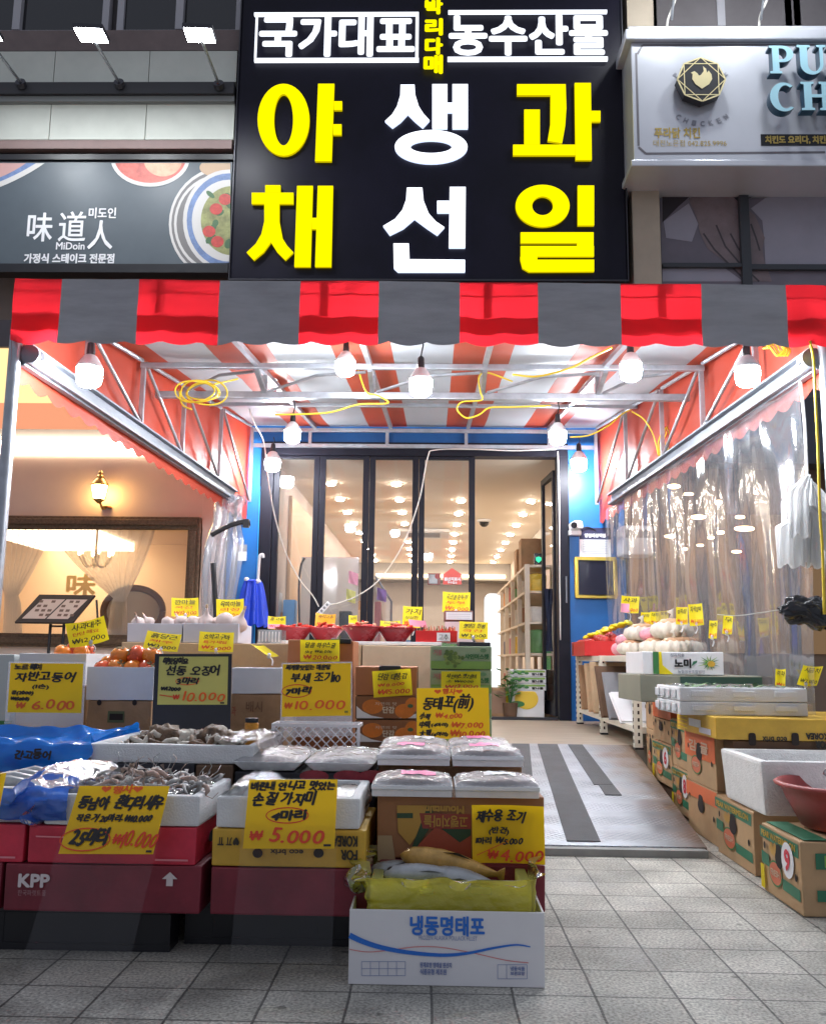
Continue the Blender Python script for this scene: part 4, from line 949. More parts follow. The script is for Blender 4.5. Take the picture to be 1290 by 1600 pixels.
# lantern
t = thing('wall_lantern', 'glowing brass wall lantern above the framed window', 'wall lamp', P(160, 785, YQ))
cc = P(156, 766, YQ - .16); BR = mat('brass', (.55, .34, .10), .3, .9)
b = mbw(t); b.lathe([(.075, .045), (.082, .055), (.05, .10), (.03, .115), (.035, .13), (.015, .15), (.022, .165), (.006, .19)], BR, 16, c=cc); b.build('cap', t, smooth='a')
b = mbw(t); b.lathe([(.03, -.085), (.052, -.075), (.068, .0), (.072, .044)], glow('lantern_glass', (1, .60, .20), 16), 16, c=cc); b.build('glass', t, smooth=True)
b = mbw(t); b.lathe([(.012, -.125), (.035, -.105), (.055, -.086)], BR, 12, c=cc)
for k in range(6): a_ = PI * k / 3; b.tube([cc + Vector((.054 * math.cos(a_), .054 * math.sin(a_), -.085)), cc + Vector((.071 * math.cos(a_), .071 * math.sin(a_), .0)), cc + Vector((.075 * math.cos(a_), .075 * math.sin(a_), .05))], .005, BR, 5)
b.build('cage', t, smooth='a')
b = mbw(t); b.tube(smooth_path([cc + Vector((0, .02, -.10)), cc + Vector((.01, .08, -.16)), cc + Vector((.02, .158, -.13))]), .011, BR, 8); b.lathe([(.001, -.012), (.05, -.012), (.05, 0), (.001, 0)], BR, 14, c=cc + Vector((.02, .15, -.13))); b.build('bracket', t, smooth='a')
# menu stand
t = thing('menu_stand', 'black menu stand with an open printed menu in front of the window', 'menu stand', P(88, 1100, 8.1))
cc = P(88, 953, 8.1)
b = mbw(t); T = Matrix.Translation(cc) @ Euler((R(48), R(0), 0)).to_matrix().to_4x4(); bt = b.T.copy(); b.T = bt @ T
b.add([(-.30, -.17, 0), (.20, -.17, 0), (.30, .17, 0), (-.20, .17, 0), (-.30, -.17, .02), (.20, -.17, .02), (.30, .17, .02), (-.20, .17, .02)], [(3, 2, 1, 0), (4, 5, 6, 7), (0, 1, 5, 4), (1, 2, 6, 5), (2, 3, 7, 6), (3, 0, 4, 7)], BLACK); b.build('board', t)
b = mbw(t); b.T = b.T @ T
for (x0, x1) in ((-.20, .0), (.015, .20)):
    b.poly([(x0 - .05, -.13), (x1 - .05, -.13), (x1 + .05, .11), (x0 + .05, .11)], mat('menu_paper', (.55, .46, .40), .6), .022)
    for r_ in range(4):
        for c_ in range(3):
            if (r_ + c_ + (x0 > 0)) % 4: b.rect(x0 + .03 + c_ * .055, -.10 + r_ * .055, x0 + .065 + c_ * .055, -.07 + r_ * .055, mat('menu_print', (.14, .09, .07), .6), .0235)
b.build('menu', t)
b = mbw(t); b.tube([cc + Vector((-.06, .05, -.02)), cc + Vector((-.06, .05, -1.2))], .014, BLACK); b.tube([cc + Vector((.06, .05, -.02)), cc + Vector((.06, .05, -1.2))], .014, BLACK); b.tube([cc + Vector((-.06, .05, -.14)), cc + Vector((.06, .05, -.14))], .009, BLACK); b.box(cc + Vector((0, .05, -1.2)), (.4, .3, .03), BLACK); b.build('legs', t)
for xx in (0.0,):
    b = mbw(t); b.tube([cc + Vector((.30, .14, .10)), cc + Vector((.32, .14, -.06))], .01, BLACK); b.build('clamp', t)

# ------------------------------------------------------------------ place seen through the right curtain
nb = thing('neighbour_building', 'brown timber shopfront glowing beyond the clear plastic curtain', 'building', (4, 8.8, 0))
BRW = mat('timber_brown', (.17, .115, .08), .5, var=.2, vscale=1.5); DKB = mat('dark_navy_fascia', (.05, .055, .075), .5, var=.3, vscale=2)
wbox(nb, 'wall', 1.84, 8, 8.80, 8.95, 0, 2.65, BRW)
wbox(nb, 'fascia', 1.84, 8, 8.55, 8.95, 2.655, 3.29, DKB)
b = mbw(nb)
for k in range(9): b.bx(2.05 + k * .42, 2.14 + k * .42, 8.72, 8.798, 0, 2.65, mat('post_dark', (.06, .05, .05), .5))
b.build('posts', nb)
b = mbw(nb); b.bx(2.2, 3.9, 8.76, 8.795, .9, 2.2, glow('neighbour_window', (1.0, .62, .34), .10)); b.build('window', nb)
NG = glow('neighbour_lamp', (1.0, .70, .38), 12)
rn = random.Random(5)
for k, (px, py, s) in enumerate(((1052, 760, .10), (1075, 772, .06), (1122, 785, .09), (1090, 808, .09), (1155, 808, .07), (1060, 820, .06), (1162, 826, .11), (1110, 840, .06), (1125, 832, .07), (1046, 838, .06), (1180, 770, .05), (1093, 852, .05), (1150, 862, .06), (1070, 858, .05))):
    t = thing('pendant_lamp', 'warm lamp shaped as a smear of light beyond the plastic curtain', 'lamp', P(px, py, 8.45), group='warm lamps beyond the plastic curtain')
    b = MB(); b.blob((0, 0, 0), (s * (1.2 + .5 * math.sin(k * 2.3)), s * .8, s * .42), NG, nu=12, nv=8); b.build('globe', t, smooth=True)  # globe flattened sideways to imitate light smeared by the plastic
    b = MB(); b.tube([(0, 0, s * .4), (0, 0, 2.62 - t.location.z)], .006, BLACK, 5); b.build('cord', t)
t = thing('air_conditioner', 'pale wall box beside the blue wall behind the plastic curtain', 'air conditioner', P(995, 870, 8.6))
b = mbw(t); a = P(970, 868, 8.55); c = P(1018, 822, 8.55); b.bx(a.x, c.x, 8.50, 8.79, a.z, c.z, mat('ac_white', (.62, .64, .66), .4)); b.build('casing', t, bevel=.03)
b = mbw(t); b.bx(a.x + .03, c.x - .03, 8.49, 8.499, a.z + .16, c.z - .04, GREY); b.build('grille', t)

# ------------------------------------------------------------------ things fixed to the blue wall
t = thing('security_camera', 'white camera fixed to the blue wall above the black notice', 'camera', P(900, 826, 8.84))
cc = P(899, 822, 8.76); b = mbw(t); b.box(cc, (.09, .12, .075), WHITE, (R(-12), 0, R(25))); b.build('housing', t, bevel=.015)
b = mbw(t); b.tube([cc + Vector((-.02, -.055, .005)), cc + Vector((-.03, -.09, -.005))], .03, BLACK, 14); b.build('lens', t, smooth='a')
b = mbw(t); b.box(cc + Vector((-.005, .05, -.06)), (.12, .08, .05), WHITE); b.build('base', t, bevel=.01)
b = mbw(t); b.tube(smooth_path([cc + Vector((.03, .05, -.03)), cc + Vector((.12, .06, .0)), cc + Vector((.2, .07, -.03))]), .006, BLACK); b.build('wire', t)
t = thing('wall_notice', 'white notice sheet with a navy heading on the blue wall', 'notice', P(930, 870, 8.84))
a = P(905, 870, 8.84); c = P(953, 825, 8.84)
b = mbw(t); b.bx(a.x, c.x, 8.835, 8.847, a.z, c.z, WHITE); b.build('sheet', t)
b = printed(t, 8.833); zh = P(930, 843, 8.84).z; b.rect(a.x, zh, c.x, c.z, mat('notice_navy', (.02, .02, .07), .5), 0); b.text('영업배상책임', a.x + .05, zh + .02, c.x - .05, zh + .055, WHITE, .001, .002)
for k in range(9): b.rect(a.x + .03, a.z + .03 + k * .0165, c.x - .03, a.z + .036 + k * .0165, mat('faint_ink', (.45, .46, .5), .6), .001)
b.build('print', t)
t = thing('wall_plaque', 'black glossy plaque in a gold frame on the blue wall', 'plaque', P(930, 935, 8.84))
a = P(898, 935, 8.84); c = P(961, 871, 8.84); FG = mat('gold_frame', (.72, .52, .10), .28, .75)
b = mbw(t); f_ = .03
for (x0, x1, z0, z1) in ((a.x, c.x, c.z - f_, c.z), (a.x, c.x, a.z, a.z + f_), (a.x, a.x + f_, a.z + f_, c.z - f_), (c.x - f_, c.x, a.z + f_, c.z - f_)): b.bx(x0, x1, 8.80, 8.847, z0, z1, FG)
b.build('frame', t, bevel=.006)
b = mbw(t); b.bx(a.x + f_, c.x - f_, 8.815, 8.845, a.z + f_, c.z - f_, mat('plaque_black', (.015, .015, .03), .15)); b.build('plate', t)
for k, (px, py) in enumerate(((911, 943), (951, 944), (911, 972), (952, 973))):
    b = mbw(sh); q = P(px, py, 8.848); b.lathe([(.012, -.004), (.010, .002), (.001, .004)], ALU, 10); b.T = Matrix(); o = b.build('wall_bolt', sh, smooth=True); o.location = q - sh.location; o.rotation_euler = (R(90), 0, 0)
# folded blue parasol by the left door post
t = thing('folded_parasol', 'folded blue parasol hanging on a white hooked pole beside the glass door', 'parasol', P(394, 985, 8.5))
cc = P(394, 940, 8.5); BLP = mat('parasol_blue', (.01, .055, .62), .45, var=.1)
b = mbw(t)
def para(u, v):
    a_ = 2 * PI * u; r = (.07 + .075 * v ** .7) * (1 + .16 * math.sin(a_ * 9 + .6 * v)); z0 = P(394, 908, 8.5).z; z1 = P(394, 978, 8.5).z
    return (cc.x + r * math.cos(a_), cc.y + r * .8 * math.sin(a_), z0 + (z1 - z0) * v + .015 * math.sin(a_ * 9) * v)
b.grid(para, 120, 14, BLP); b.build('fabric', t, smooth=True)
b = mbw(t); z0 = P(394, 909, 8.5).z
b.lathe([(.072, 0), (.05, .02), (.001, .03)], BLP, 16, c=(cc.x, cc.y, z0 - .005))
b.build('fabric_top', t, smooth=True)
b = mbw(t); b.tube(smooth_path([(cc.x + .05, cc.y - .02, z0 + .01), (cc.x + .055, cc.y - .02, z0 + .2), (cc.x + .06, cc.y - .02, z0 + .24), (cc.x + .085, cc.y - .02, z0 + .25), (cc.x + .09, cc.y - .02, z0 + .22)]), .014, WHITE, 8); b.blob((cc.x - .055, cc.y - .02, z0 + .02), (.05, .05, .04), WHITE); b.blob((cc.x + .05, cc.y - .02, z0 + .0), (.06, .06, .05), WHITE); b.build('hooked_pole', t, smooth=True)
t = thing('wall_notice', 'small white label on the blue wall left of the door', 'notice', P(376, 870, 8.84))
a = P(369, 876, 8.84); c = P(386, 851, 8.84); b = mbw(t); b.bx(a.x, c.x, 8.835, 8.847, a.z, (a.z + c.z) / 2 + .01, WHITE); b.bx(a.x, c.x, 8.835, 8.847, (a.z + c.z) / 2 + .012, c.z, GREY); b.build('sheet', t)
# ------------------------------------------------------------------ helpers for goods
def face(px0, py0, px1, py1, Y):
    """front face of a box seen at these pixels, standing in the plane Y: x0, x1, z0, z1"""
    pm = (py0 + py1) / 2; ym = (px0 + px1) / 2
    return P(px0, pm, Y).x, P(px1, pm, Y).x, P(ym, py1, Y).z, P(ym, py0, Y).z
def solid(m, x0, x1, y0, y1, z0, z1, mt): return m.bx(x0, x1, y0, y1, z0, z1, mt)
def shell(m, sx, sy, sz, wall, mt, floor=.02, taper=0.0, lip=0.0):
    """open-topped box centred on the origin, base at z=0"""
    def rg(dx, dy, z): return [(-dx, -dy, z), (dx, -dy, z), (dx, dy, z), (-dx, dy, z)]
    hx, hy = sx / 2, sy / 2
    vs = rg(hx - taper, hy - taper, 0) + rg(hx, hy, sz) + rg(hx - wall, hy - wall, sz) + rg(hx - wall - taper, hy - wall - taper, floor)
    fs = [(3, 2, 1, 0)]
    for k in range(3): fs += [(4 * k + i, 4 * k + (i + 1) % 4, 4 * k + 4 + (i + 1) % 4, 4 * k + 4 + i) for i in range(4)]
    fs.append((12, 13, 14, 15))
    return m.add(vs, fs, mt)
def carton(name, label, cat, x0, x1, y0, y1, z0, z1, m, group=None, bevel=.005, warp=.0045, tape=True, tapem=None):
    t = thing(name, label, cat, ((x0 + x1) / 2, (y0 + y1) / 2, z0), group=group)
    b = mbw(t); b.bx(x0, x1, y0, y1, z0, z1, m); b.build('body', t, bevel=bevel, sub=3, warp=warp, wf=3)
    if tape:
        b = mbw(t); xm = (x0 + x1) / 2; b.bx(xm - .025, xm + .025, y0 - .004, y1 + .002, z1 + .003, z1 + .0045, tapem or mat('tape', (.48, .36, .22), .3)); b.build('tape', t)
    return t
def on_front(t, y): m = mbw(t); m.T = m.T @ frame((0, y - .004, 0), *FRONT); return m     # local x = world x, local y = world z
def on_left(t, x): m = mbw(t); m.T = m.T @ frame((x - .004, 0, 0), *LEFTF); return m      # local x = -world y, local y = world z
def tray(name, label, cat, x0, x1, y0, y1, z0, z1, m=None, wall=.03, taper=.0, group=None, floor=.02, bevel=.007, rot=0):
    t = thing(name, label, cat, ((x0 + x1) / 2, (y0 + y1) / 2, z0), (0, 0, rot), group)
    b = MB(); shell(b, x1 - x0, y1 - y0, z1 - z0, wall, m or FOAM, floor, taper); b.build('body', t, bevel=bevel, sub=2 if z1 - z0 > .05 else 0, warp=.0025 if z1 - z0 > .05 else 0, wf=9)
    return t
def heart(m, cx, cy, s, mt, z):
    ps = []
    for i in range(24):
        a_ = 2 * PI * i / 24; ps.append((cx + s * .062 * 16 * math.sin(a_) ** 3 * .5, cy + s * .062 * (13 * math.cos(a_) - 5 * math.cos(2 * a_) - 2 * math.cos(3 * a_) - math.cos(4 * a_)) * .5))
    m.poly(ps, mt, z)
def card(label, c4, Yt, Yb, lines, m=None, group='yellow hand-lettered price cards', clip=None, back=None, curl=None, thick=.0015, pink=False):
    """paper card from its four photo corners (TL, TR, BR, BL); top edge lies in plane Yt and bottom edge in Yb"""
    TL, TR, BR_, BL = [P(x, y, Yt if i < 2 else Yb) for i, (x, y) in enumerate(c4)]
    t = thing('price_card', label, 'price card', (TL + TR + BR_ + BL) / 4, group=group)
    u = (TR - TL + BR_ - BL) / 2; v = (TL - BL + TR - BR_) / 2; n = u.cross(v).normalized(); o = (TL + TR + BR_ + BL) / 4 - u / 2 - v / 2
    T = Matrix((u, v, n)).transposed().to_4x4(); T.translation = o
    m = m or YCARD; curl = (0 if back else .10 + .22 * random.random()) if curl is None else curl
    b = mbw(t); b.T = b.T @ T
    b.grid(lambda p, q: (p, q, curl * (4 * (p - .5) ** 2) * .06), 6, 2, m); b.build('paper', t, smooth=True)
    b = mbw(t); b.T = b.T @ T; z = .0016 + abs(curl) * .061
    for i, l in enumerate(lines):
        k = l[0]; zz = z + i * .00015
        if k == 't': b.hand(l[1], l[2], l[3], l[4], l[5], l[6], zz, l[7] if len(l) > 7 else .004, seed=len(label) + i * 7)
        elif k == 'o': b.ring(l[1], l[2], l[3], l[4], .012, l[5], zz, ty=.018)
        elif k == 'h': heart(b, l[1], l[2], l[3], l[4], zz)
        elif k == 'l': b.line(l[1], l[2], l[3], zz)
        elif k == 'p': b.rect(l[1], l[2], l[3], l[4], l[5], zz)
    b.build('writing', t)
    if back:
        b = mbw(t); b.T = b.T @ T; x0, y0, x1, y1, bm = back; b.T = b.T @ Matrix.Translation((0, 0, -.004)); b.prism([(x0, y0), (x1, y0), (x1, y1), (x0, y1)], bm, .003); b.build('backing_sheet', t)
    if clip:
        b = mbw(t); p = T @ Vector((.5, 0.08, -.003)); q = P(*clip); b.tube(smooth_path([p, (p + q) / 2 + Vector((.01, 0, 0)), q]), .0035, WHITE, 6); b.blob(p, (.022, .012, .03), WHITE, nu=8, nv=6); b.build('clip', t, smooth=True)
    return t
def qd(x0, y0, x1, y1, rot=0, sk=0):
    cx, cy = (x0 + x1) / 2, (y0 + y1) / 2; a = R(rot); out = []
    for x, y in ((x0 + sk, y0), (x1 + sk, y0), (x1, y1), (x0, y1)):
        dx, dy = x - cx, y - cy; out.append((cx + dx * math.cos(a) - dy * math.sin(a), cy + dx * math.sin(a) + dy * math.cos(a)))
    return out
def small(label, x0, y0, x1, y1, Y, name, price, rot=0, sk=0, m=None, clip=None, sub=None, pc=RINK, pink=False, lean=.03):
    ln = [('t', name, .12, .62, .88, .86, INK, .005), ('t', price, .08, .09, .92, .31, pc, .003)]
    if sub: ln.append(('t', sub, .12, .39, .8, .53, INK if len(sub) % 2 else RINK, .003))
    if pink: ln.append(('p', .02, .0, .98, .34, PINK))
    if clip is None and lean > .01: clip = ((x0 + x1) / 2, y1 + 12, Y + .02)
    return card(label, qd(x0, y0, x1, y1, rot, sk), Y + lean, Y, ln, m, clip=clip)
def fish(m, c, L, H, W, mt, mt2, rot=(0, 0, 0), bend=0.0):
    """fish along local x, nose at +x, lying on its side"""
    T0 = m.T.copy(); m.T = m.T @ Matrix.Translation(Vector(c)) @ Euler(rot).to_matrix().to_4x4()
    prof = [(.5, .02), (.46, .20), (.38, .42), (.25, .52), (.1, .55), (-.08, .48), (-.25, .32), (-.38, .16), (-.43, .13), (-.47, .30), (-.5, .40)]
    n = 12; vs = []
    for i, (s_, r_) in enumerate(prof):
        for j in range(n):
            a_ = 2 * PI * j / n; wv = W * r_ * (1 if s_ > -.40 else .25)
            vs.append((s_ * L, r_ * H * math.cos(a_) * .95 + bend * (s_ * 2) ** 2 * L, wv * math.sin(a_)))
    fs = []; k = len(prof)
    for i in range(k - 1):
        for j in range(n): fs.append((i * n + j, i * n + (j + 1) % n, (i + 1) * n + (j + 1) % n, (i + 1) * n + j))
    fs += [tuple(range(n - 1, -1, -1)), tuple((k - 1) * n + j for j in range(n))]
    m.add(vs, fs, mt)
    m.blob((.40 * L, .10 * H, .40 * W * .42), (.028, .028, .02), BLACK, nu=8, nv=6)
    m.add([(.12 * L, .50 * H, 0), (-.06 * L, .62 * H, 0), (-.2 * L, .40 * H, 0), (.0, .45 * H, .004)], [(0, 1, 3), (1, 2, 3), (3, 2, 1), (3, 1, 0)], mt2)
    m.T = T0

PAL = .125
# ------------------------------------------------------------------ pallets and front row cartons
def pallet(label, x0, x1, y0, y1):
    t = thing('pallet', label, 'pallet', ((x0 + x1) / 2, (y0 + y1) / 2, 0.001), group='black pallets under the fish stall')
    b = mbw(t); b.bx(x0, x1, y0, y1, PAL - .025, PAL - .001, BLACK); b.build('deck', t, bevel=.004)
    b = mbw(t)
    for k in range(4):
        xx = x0 + .04 + (x1 - x0 - .08) * k / 3
        for yy in (y0 + .06, (y0 + y1) / 2, y1 - .06): b.bx(xx - .04, xx + .04, yy - .05, yy + .05, .02, PAL - .0255, BLACK)
    b.bx(x0, x1, y0 + .01, y0 + .1, .001, .0195, BLACK); b.bx(x0, x1, y0 + .0115, y0 + .02, .02, PAL - .0255, BLACK); b.bx(x0, x1, y1 - .1, y1 - .01, .001, .0195, BLACK)  # black front board stands in for the deep shade under the deck
    b.build('blocks', t)
pallet('black pallet on the paving under the maroon cartons, left one', -2.2, -.72, 2.70, 4.0)
pallet('black pallet on the paving behind the white fish box', -.70, .29, 2.78, 4.0)
Y1 = 2.62
x0, x1, z0, z1 = face(8, 1352, 314, 1425, Y1); ZA = PAL; ZB = .25
t = carton('carton', 'maroon carton printed KPP with a white arrow on the front', 'carton', x0, x1, Y1, 3.03, ZA, ZB - .002, MAROON, 'maroon cartons at the bottom of the stall', tape=False)
b = on_front(t, Y1); WP = mat('print_white', (.70, .62, .64), .6)
p = face(31, 1366, 78, 1385, Y1); b.text('KPP', p[0], p[2], p[1], p[3], WP, 0, .002)
p = face(29, 1390, 73, 1399, Y1); b.text('한국파렛트풀', p[0], p[2], p[1], p[3], mat('print_faint', (.38, .2, .22), .6), 0)
p = face(254, 1362, 278, 1384, Y1); xm = (p[0] + p[1]) / 2; zm = (p[2] + p[3]) / 2
b.poly([(xm, p[3]), (p[0], zm), (xm - .009, zm)][::1], WP); b.poly([(xm, p[3]), (xm + .009, zm), (p[1], zm)][::-1], WP); b.poly([(xm, p[3]), (xm - .0089, zm), (xm - .009, p[2]), (xm + .009, p[2]), (xm + .0089, zm)], WP, .0003)
b.build('print', t)
xA0 = P(-300, 1390, Y1).x; xA1 = P(1, 1390, Y1).x
carton('carton', 'maroon carton cut off by the left photo edge', 'carton', xA0, xA1, Y1, 3.03, ZA, ZB - .002, MAROON, 'maroon cartons at the bottom of the stall', tape=False)
x0, x1, _, _ = face(330, 1352, 578, 1425, Y1)
carton('carton', 'plain maroon carton under the yellow carton', 'carton', x0, x1, Y1, 3.03, ZA, ZB - .002, MAROON, 'maroon cartons at the bottom of the stall', tape=False)
x0, x1, _, _ = face(592, 1352, 852, 1425, 2.70)
carton('carton', 'plain maroon carton behind the white fish box', 'carton', x0, x1, 2.70, 3.05, ZA, ZB - .002, MAROON, 'maroon cartons at the bottom of the stall', tape=False)
# crimson cartons
ZC = .350
def crimson(label, xa, xb):
    t = carton('carton', label, 'carton', xa, xb, Y1, 3.03, ZB, ZC - .002, REDCARD, 'crimson cartons under the foam boxes', tape=False)
    b = on_front(t, Y1); b.line([(xa + .02, ZC - .03), (xa + .10, ZC - .031)], .004, mat('print_rose', (.75, .25, .3), .5)); b.line([(xb - .11, ZB + .014), (xb - .02, ZB + .0138)], .005, MATS['print_rose']); b.build('print', t)
    b = mbw(t); b.T = b.T @ frame((xb + .0045, 0, 0), (0, 1, 0), (0, 0, 1)); b.ell(2.78, .30, .035, .016, mat('hole_dark', (.02, .012, .01), .8), 0, 18); b.rect(2.84, .275, 2.95, .325, mat('print_sticker', (.6, .5, .4), .6)); b.build('hand_hole', t)
    return t
x0, x1, _, _ = face(45, 1290, 307, 1350, Y1); crimson('crimson carton under the shrimp box, above the printed maroon carton', x0, x1)
crimson('crimson carton under the blue bagged fish at the left edge', P(-240, 1320, Y1).x, P(38, 1320, Y1).x)
# yellow carton, upside down
x0, x1, _, _ = face(332, 1295, 572, 1352, Y1)
t = carton('carton', 'yellow carton with upside down black lettering under the flatfish box', 'carton', x0, x1, Y1, 3.03, ZB, ZC - .002, YBOX, tape=False)
b = on_front(t, Y1); KINK = mat('print_black', (.03, .025, .02), .6)
p = face(520, 1306, 558, 1322, Y1); b.text('KOREA', p[0], p[2], p[1], p[3], KINK, 0, .0012, 180); p = face(533, 1328, 558, 1343, Y1); b.text('FOR', p[0], p[2], p[1], p[3], KINK, 0, .0012, 180)
p = face(423, 1327, 474, 1335, Y1); b.text('eco brix', p[0], p[2], p[1], p[3], KINK, 0, .0006, 180)
for px in (403, 498):
    p = face(px - 8, 1325, px + 8, 1340, Y1); b.ell((p[0] + p[1]) / 2, (p[2] + p[3]) / 2, (p[1] - p[0]) / 2, (p[3] - p[2]) / 2, mat('hole_dark', (.02, .012, .01), .8), 0, 20)
for k, px in enumerate((341, 354, 365)): p = face(px, 1308, px + 9, 1320, Y1); b.text(['ㅠ', '丌', '♥'][k], p[0], p[2], p[1], p[3], KINK, 0, .0006, 180)
b.build('print', t)

# ------------------------------------------------------------------ fish stall, lower tier
WRAP = film('wet_plastic_wrap', (.80, .84, .90), .20, .7, .10, bump=1.0, bscale=26)
SHR = mat('shrimp_grey', (.36, .35, .34), .35, var=.3, vscale=30); SHR2 = mat('shrimp_pink', (.46, .33, .27), .35, var=.3, vscale=30)
x0, x1, _, _ = face(70, 1250, 312, 1290, Y1)
t = tray('foam_box', 'white foam box heaped with raw grey shrimp on the crimson carton', 'foam box', x0, x1, Y1, 3.02, ZC, .432, wall=.028)
def shrimp(m, c, s, rot, mt):
    pts = [];
    for k in range(8):
        a_ = R(-30 + 200 * k / 7); pts.append(Vector((math.cos(a_) * .04 * s, math.sin(a_) * .026 * s, 0)))
    T0 = m.T.copy(); m.T = m.T @ Matrix.Translation(Vector(c)) @ Euler(rot).to_matrix().to_4x4()
    m.tube(pts, [.003 * s, .0065 * s, .007 * s, .0065 * s, .0055 * s, .0045 * s, .003 * s, .001], mt, 7)
    m.tube([pts[0], pts[0] + Vector((.03 * s, -.02 * s, .004 * s)), pts[0] + Vector((.05 * s, -.01 * s, .01 * s))], .0011, mt, 4)
    m.add([pts[7], pts[7] + Vector((-.02 * s, -.012 * s, .006)), pts[7] + Vector((-.012 * s, -.024 * s, -.003))], [(0, 1, 2), (2, 1, 0)], mt)
    m.T = T0
rn = random.Random(8)
b = MB(); b.blob((0, .0, .045), (.42, .28, .06), mat('crushed_ice', (.62, .65, .68), .3, bump=.6, bscale=60), .25, 6, nu=24, nv=10); b.build('ice_bed', thing('shrimp_heap', 'heap of raw grey shrimp in the white foam box', 'shrimp', (t.location.x, t.location.y, ZC + .02)), smooth=True)
sh_t = [o for o in bpy.data.objects if o.name.startswith('shrimp_heap')][0]
b = MB()
for k in range(90):
    xx, yy = rn.uniform(-.18, .18), rn.uniform(-.13, .13); zz = .048 + .022 * (1 - (xx / .2) ** 2) * (1 - (yy / .15) ** 2) + rn.uniform(0, .012)
    shrimp(b, (xx, yy, zz), rn.uniform(.8, 1.15), (rn.uniform(-.9, .9), rn.uniform(-.9, .9), rn.uniform(0, 6.3)), rn.choice((SHR, SHR, SHR2)))
b.build('shrimps', sh_t, smooth=True)['kind'] = 'stuff'
b = MB(); b.grid(lambda u, v: (.0 + .19 * u + .01 * noise.noise(Vector((u * 5, v * 6, 1))), -.17 + .36 * v, .085 - .02 * abs(u - .5) + .018 * noise.noise(Vector((u * 7, v * 9, 3)))), 22, 22, WRAP); o = b.build('plastic_wrap', t, smooth=True)
x0, x1, _, _ = face(338, 1250, 562, 1292, Y1)
t = tray('foam_box', 'white foam box of flatfish with clear wrap on the yellow carton', 'foam box', x0, x1, Y1, 3.02, ZC, .432, wall=.028)
b = MB(); b.grid(lambda u, v: (-.20 + .14 * u, -.18 + .36 * v, .078 + .03 * u * (1 - u) * 4 + .018 * noise.noise(Vector((u * 6, v * 6, 8)))), 20, 22, WRAP); b.build('plastic_wrap', t, smooth=True)
FSH = mat('flatfish_skin', (.12, .10, .085), .3, var=.5, vscale=25); FSL = mat('fish_silver', (.42, .44, .46), .3, .1, var=.25, vscale=18); FFIN = mat('fish_fin', (.25, .23, .2), .4)
for k in range(5):
    ft = thing('flatfish', ['dark flatfish lying at the right end of the foam box', 'dark flatfish second from the right in the foam box', 'silver flatfish in the middle of the foam box', 'silver flatfish left of the middle of the foam box', 'flatfish at the left end of the foam box under the wrap'][k], 'fish', (t.location.x + .13 - .065 * k, t.location.y + .02, ZC + .038), (R(12), R(-14), R(70 + 7 * k)), group='flatfish in the foam box')
    b = MB(); fish(b, (0, 0, 0), .26, .13, .035, FSH if k < 2 else FSL, FFIN); b.build('body', ft, smooth=True)
# blue bag bundle at the left edge
BBAG = film('blue_plastic_bag', (.02, .17, .78), .70, .2, .13, bump=1.0, bscale=22, tint=(.45, .65, 1))
x0, x1, _, _ = face(-90, 1215, 60, 1285, Y1)
t = tray('foam_box', 'white foam box of hairtail fish in a blue bag at the left edge', 'foam box', x0, x1, Y1 + .02, 3.02, ZC, .445, wall=.028)
b = MB()
for k in range(7): b.tube([(-.18 + .015 * k, -.12 + .035 * k, .085), (0, -.10 + .035 * k, .10 + .008 * (k % 2)), (.16, -.13 + .04 * k, .085)], [.012, .016, .008], FSL, 8)
b.build('fish_strips', t, smooth=True)
b = mbw(t); cx, cyy = P(92, 1240, Y1).x, Y1 + .12
def bagf(u, v):
    a_ = 2 * PI * u; rr = .055 + .03 * math.sin(PI * v) + .012 * noise.noise(Vector((math.cos(a_) * 3, math.sin(a_) * 3, v * 7)))
    return (cx - .09 + .11 * v + .02 * math.sin(a_ * 3) + rr * .6 * math.cos(a_), Y1 - .02 + .32 * v * .9 + .03 * math.sin(a_ * 2), ZC + .055 + .035 * v + rr * math.sin(a_) * .9)
b.grid(bagf, 50, 26, BBAG)
b.grid(lambda u, v: (x0 + (cx + .03 - x0) * u, Y1 - .003 - .012 * math.sin(PI * v) + .012 * noise.noise(Vector((u * 9, v * 5, 7))), ZC + .012 + .085 * v + .012 * noise.noise(Vector((u * 6, 1, v * 3)))), 50, 14, BBAG)
b.build('blue_bag', t, smooth=True)

# ------------------------------------------------------------------ second tier
Y2 = 3.06; ZT = .468
def tall(label, px0, px1, Yf, depth, zt, m, zb=None, py=1200, name='carton', **k): return carton(name, label, 'carton', P(px0, py, Yf).x, P(px1, py, Yf).x, Yf, Yf + depth, PAL if zb is None else zb, zt - .002, m, tape=k.pop('tape', False), **k)
tall('black carton under the octopus tray behind the shrimp', 118, 304, Y2 + .01, .45, ZT, BLKCARD)
tall('tan carton end under the right side of the octopus tray', 306, 364, Y2 + .01, .45, ZT, DKCARD)
tall('brown carton under the blue bagged tray', -110, 115, Y2 + .01, .45, ZT, CARD)
t = tall('black and red carton under the two wrapped fish trays', 368, 586, Y2 + .01, .5, ZT - .02, BLKCARD)
b = on_front(t, Y2 + .01); RP = mat('print_dull_red', (.35, .03, .05), .5, var=.4, vscale=20)
for k, px in enumerate((492, 545, 583)): p = face(px - 24, 1204, px + 22, 1222, Y2 + .01); b.ell((p[0] + p[1]) / 2, (p[2] + p[3]) / 2, (p[1] - p[0]) / 2, (p[3] - p[2]) / 2 * 1.1, RP, .0003 * k, 18)
p = face(405, 1214, 452, 1221, Y2 + .01); b.text('A 농협 N', p[0], p[2], p[1], p[3], mat('print_salmon', (.5, .25, .2), .5), 0); b.build('print', t)
x0, x1, _, _ = face(136, 1165, 398, 1192, Y2)
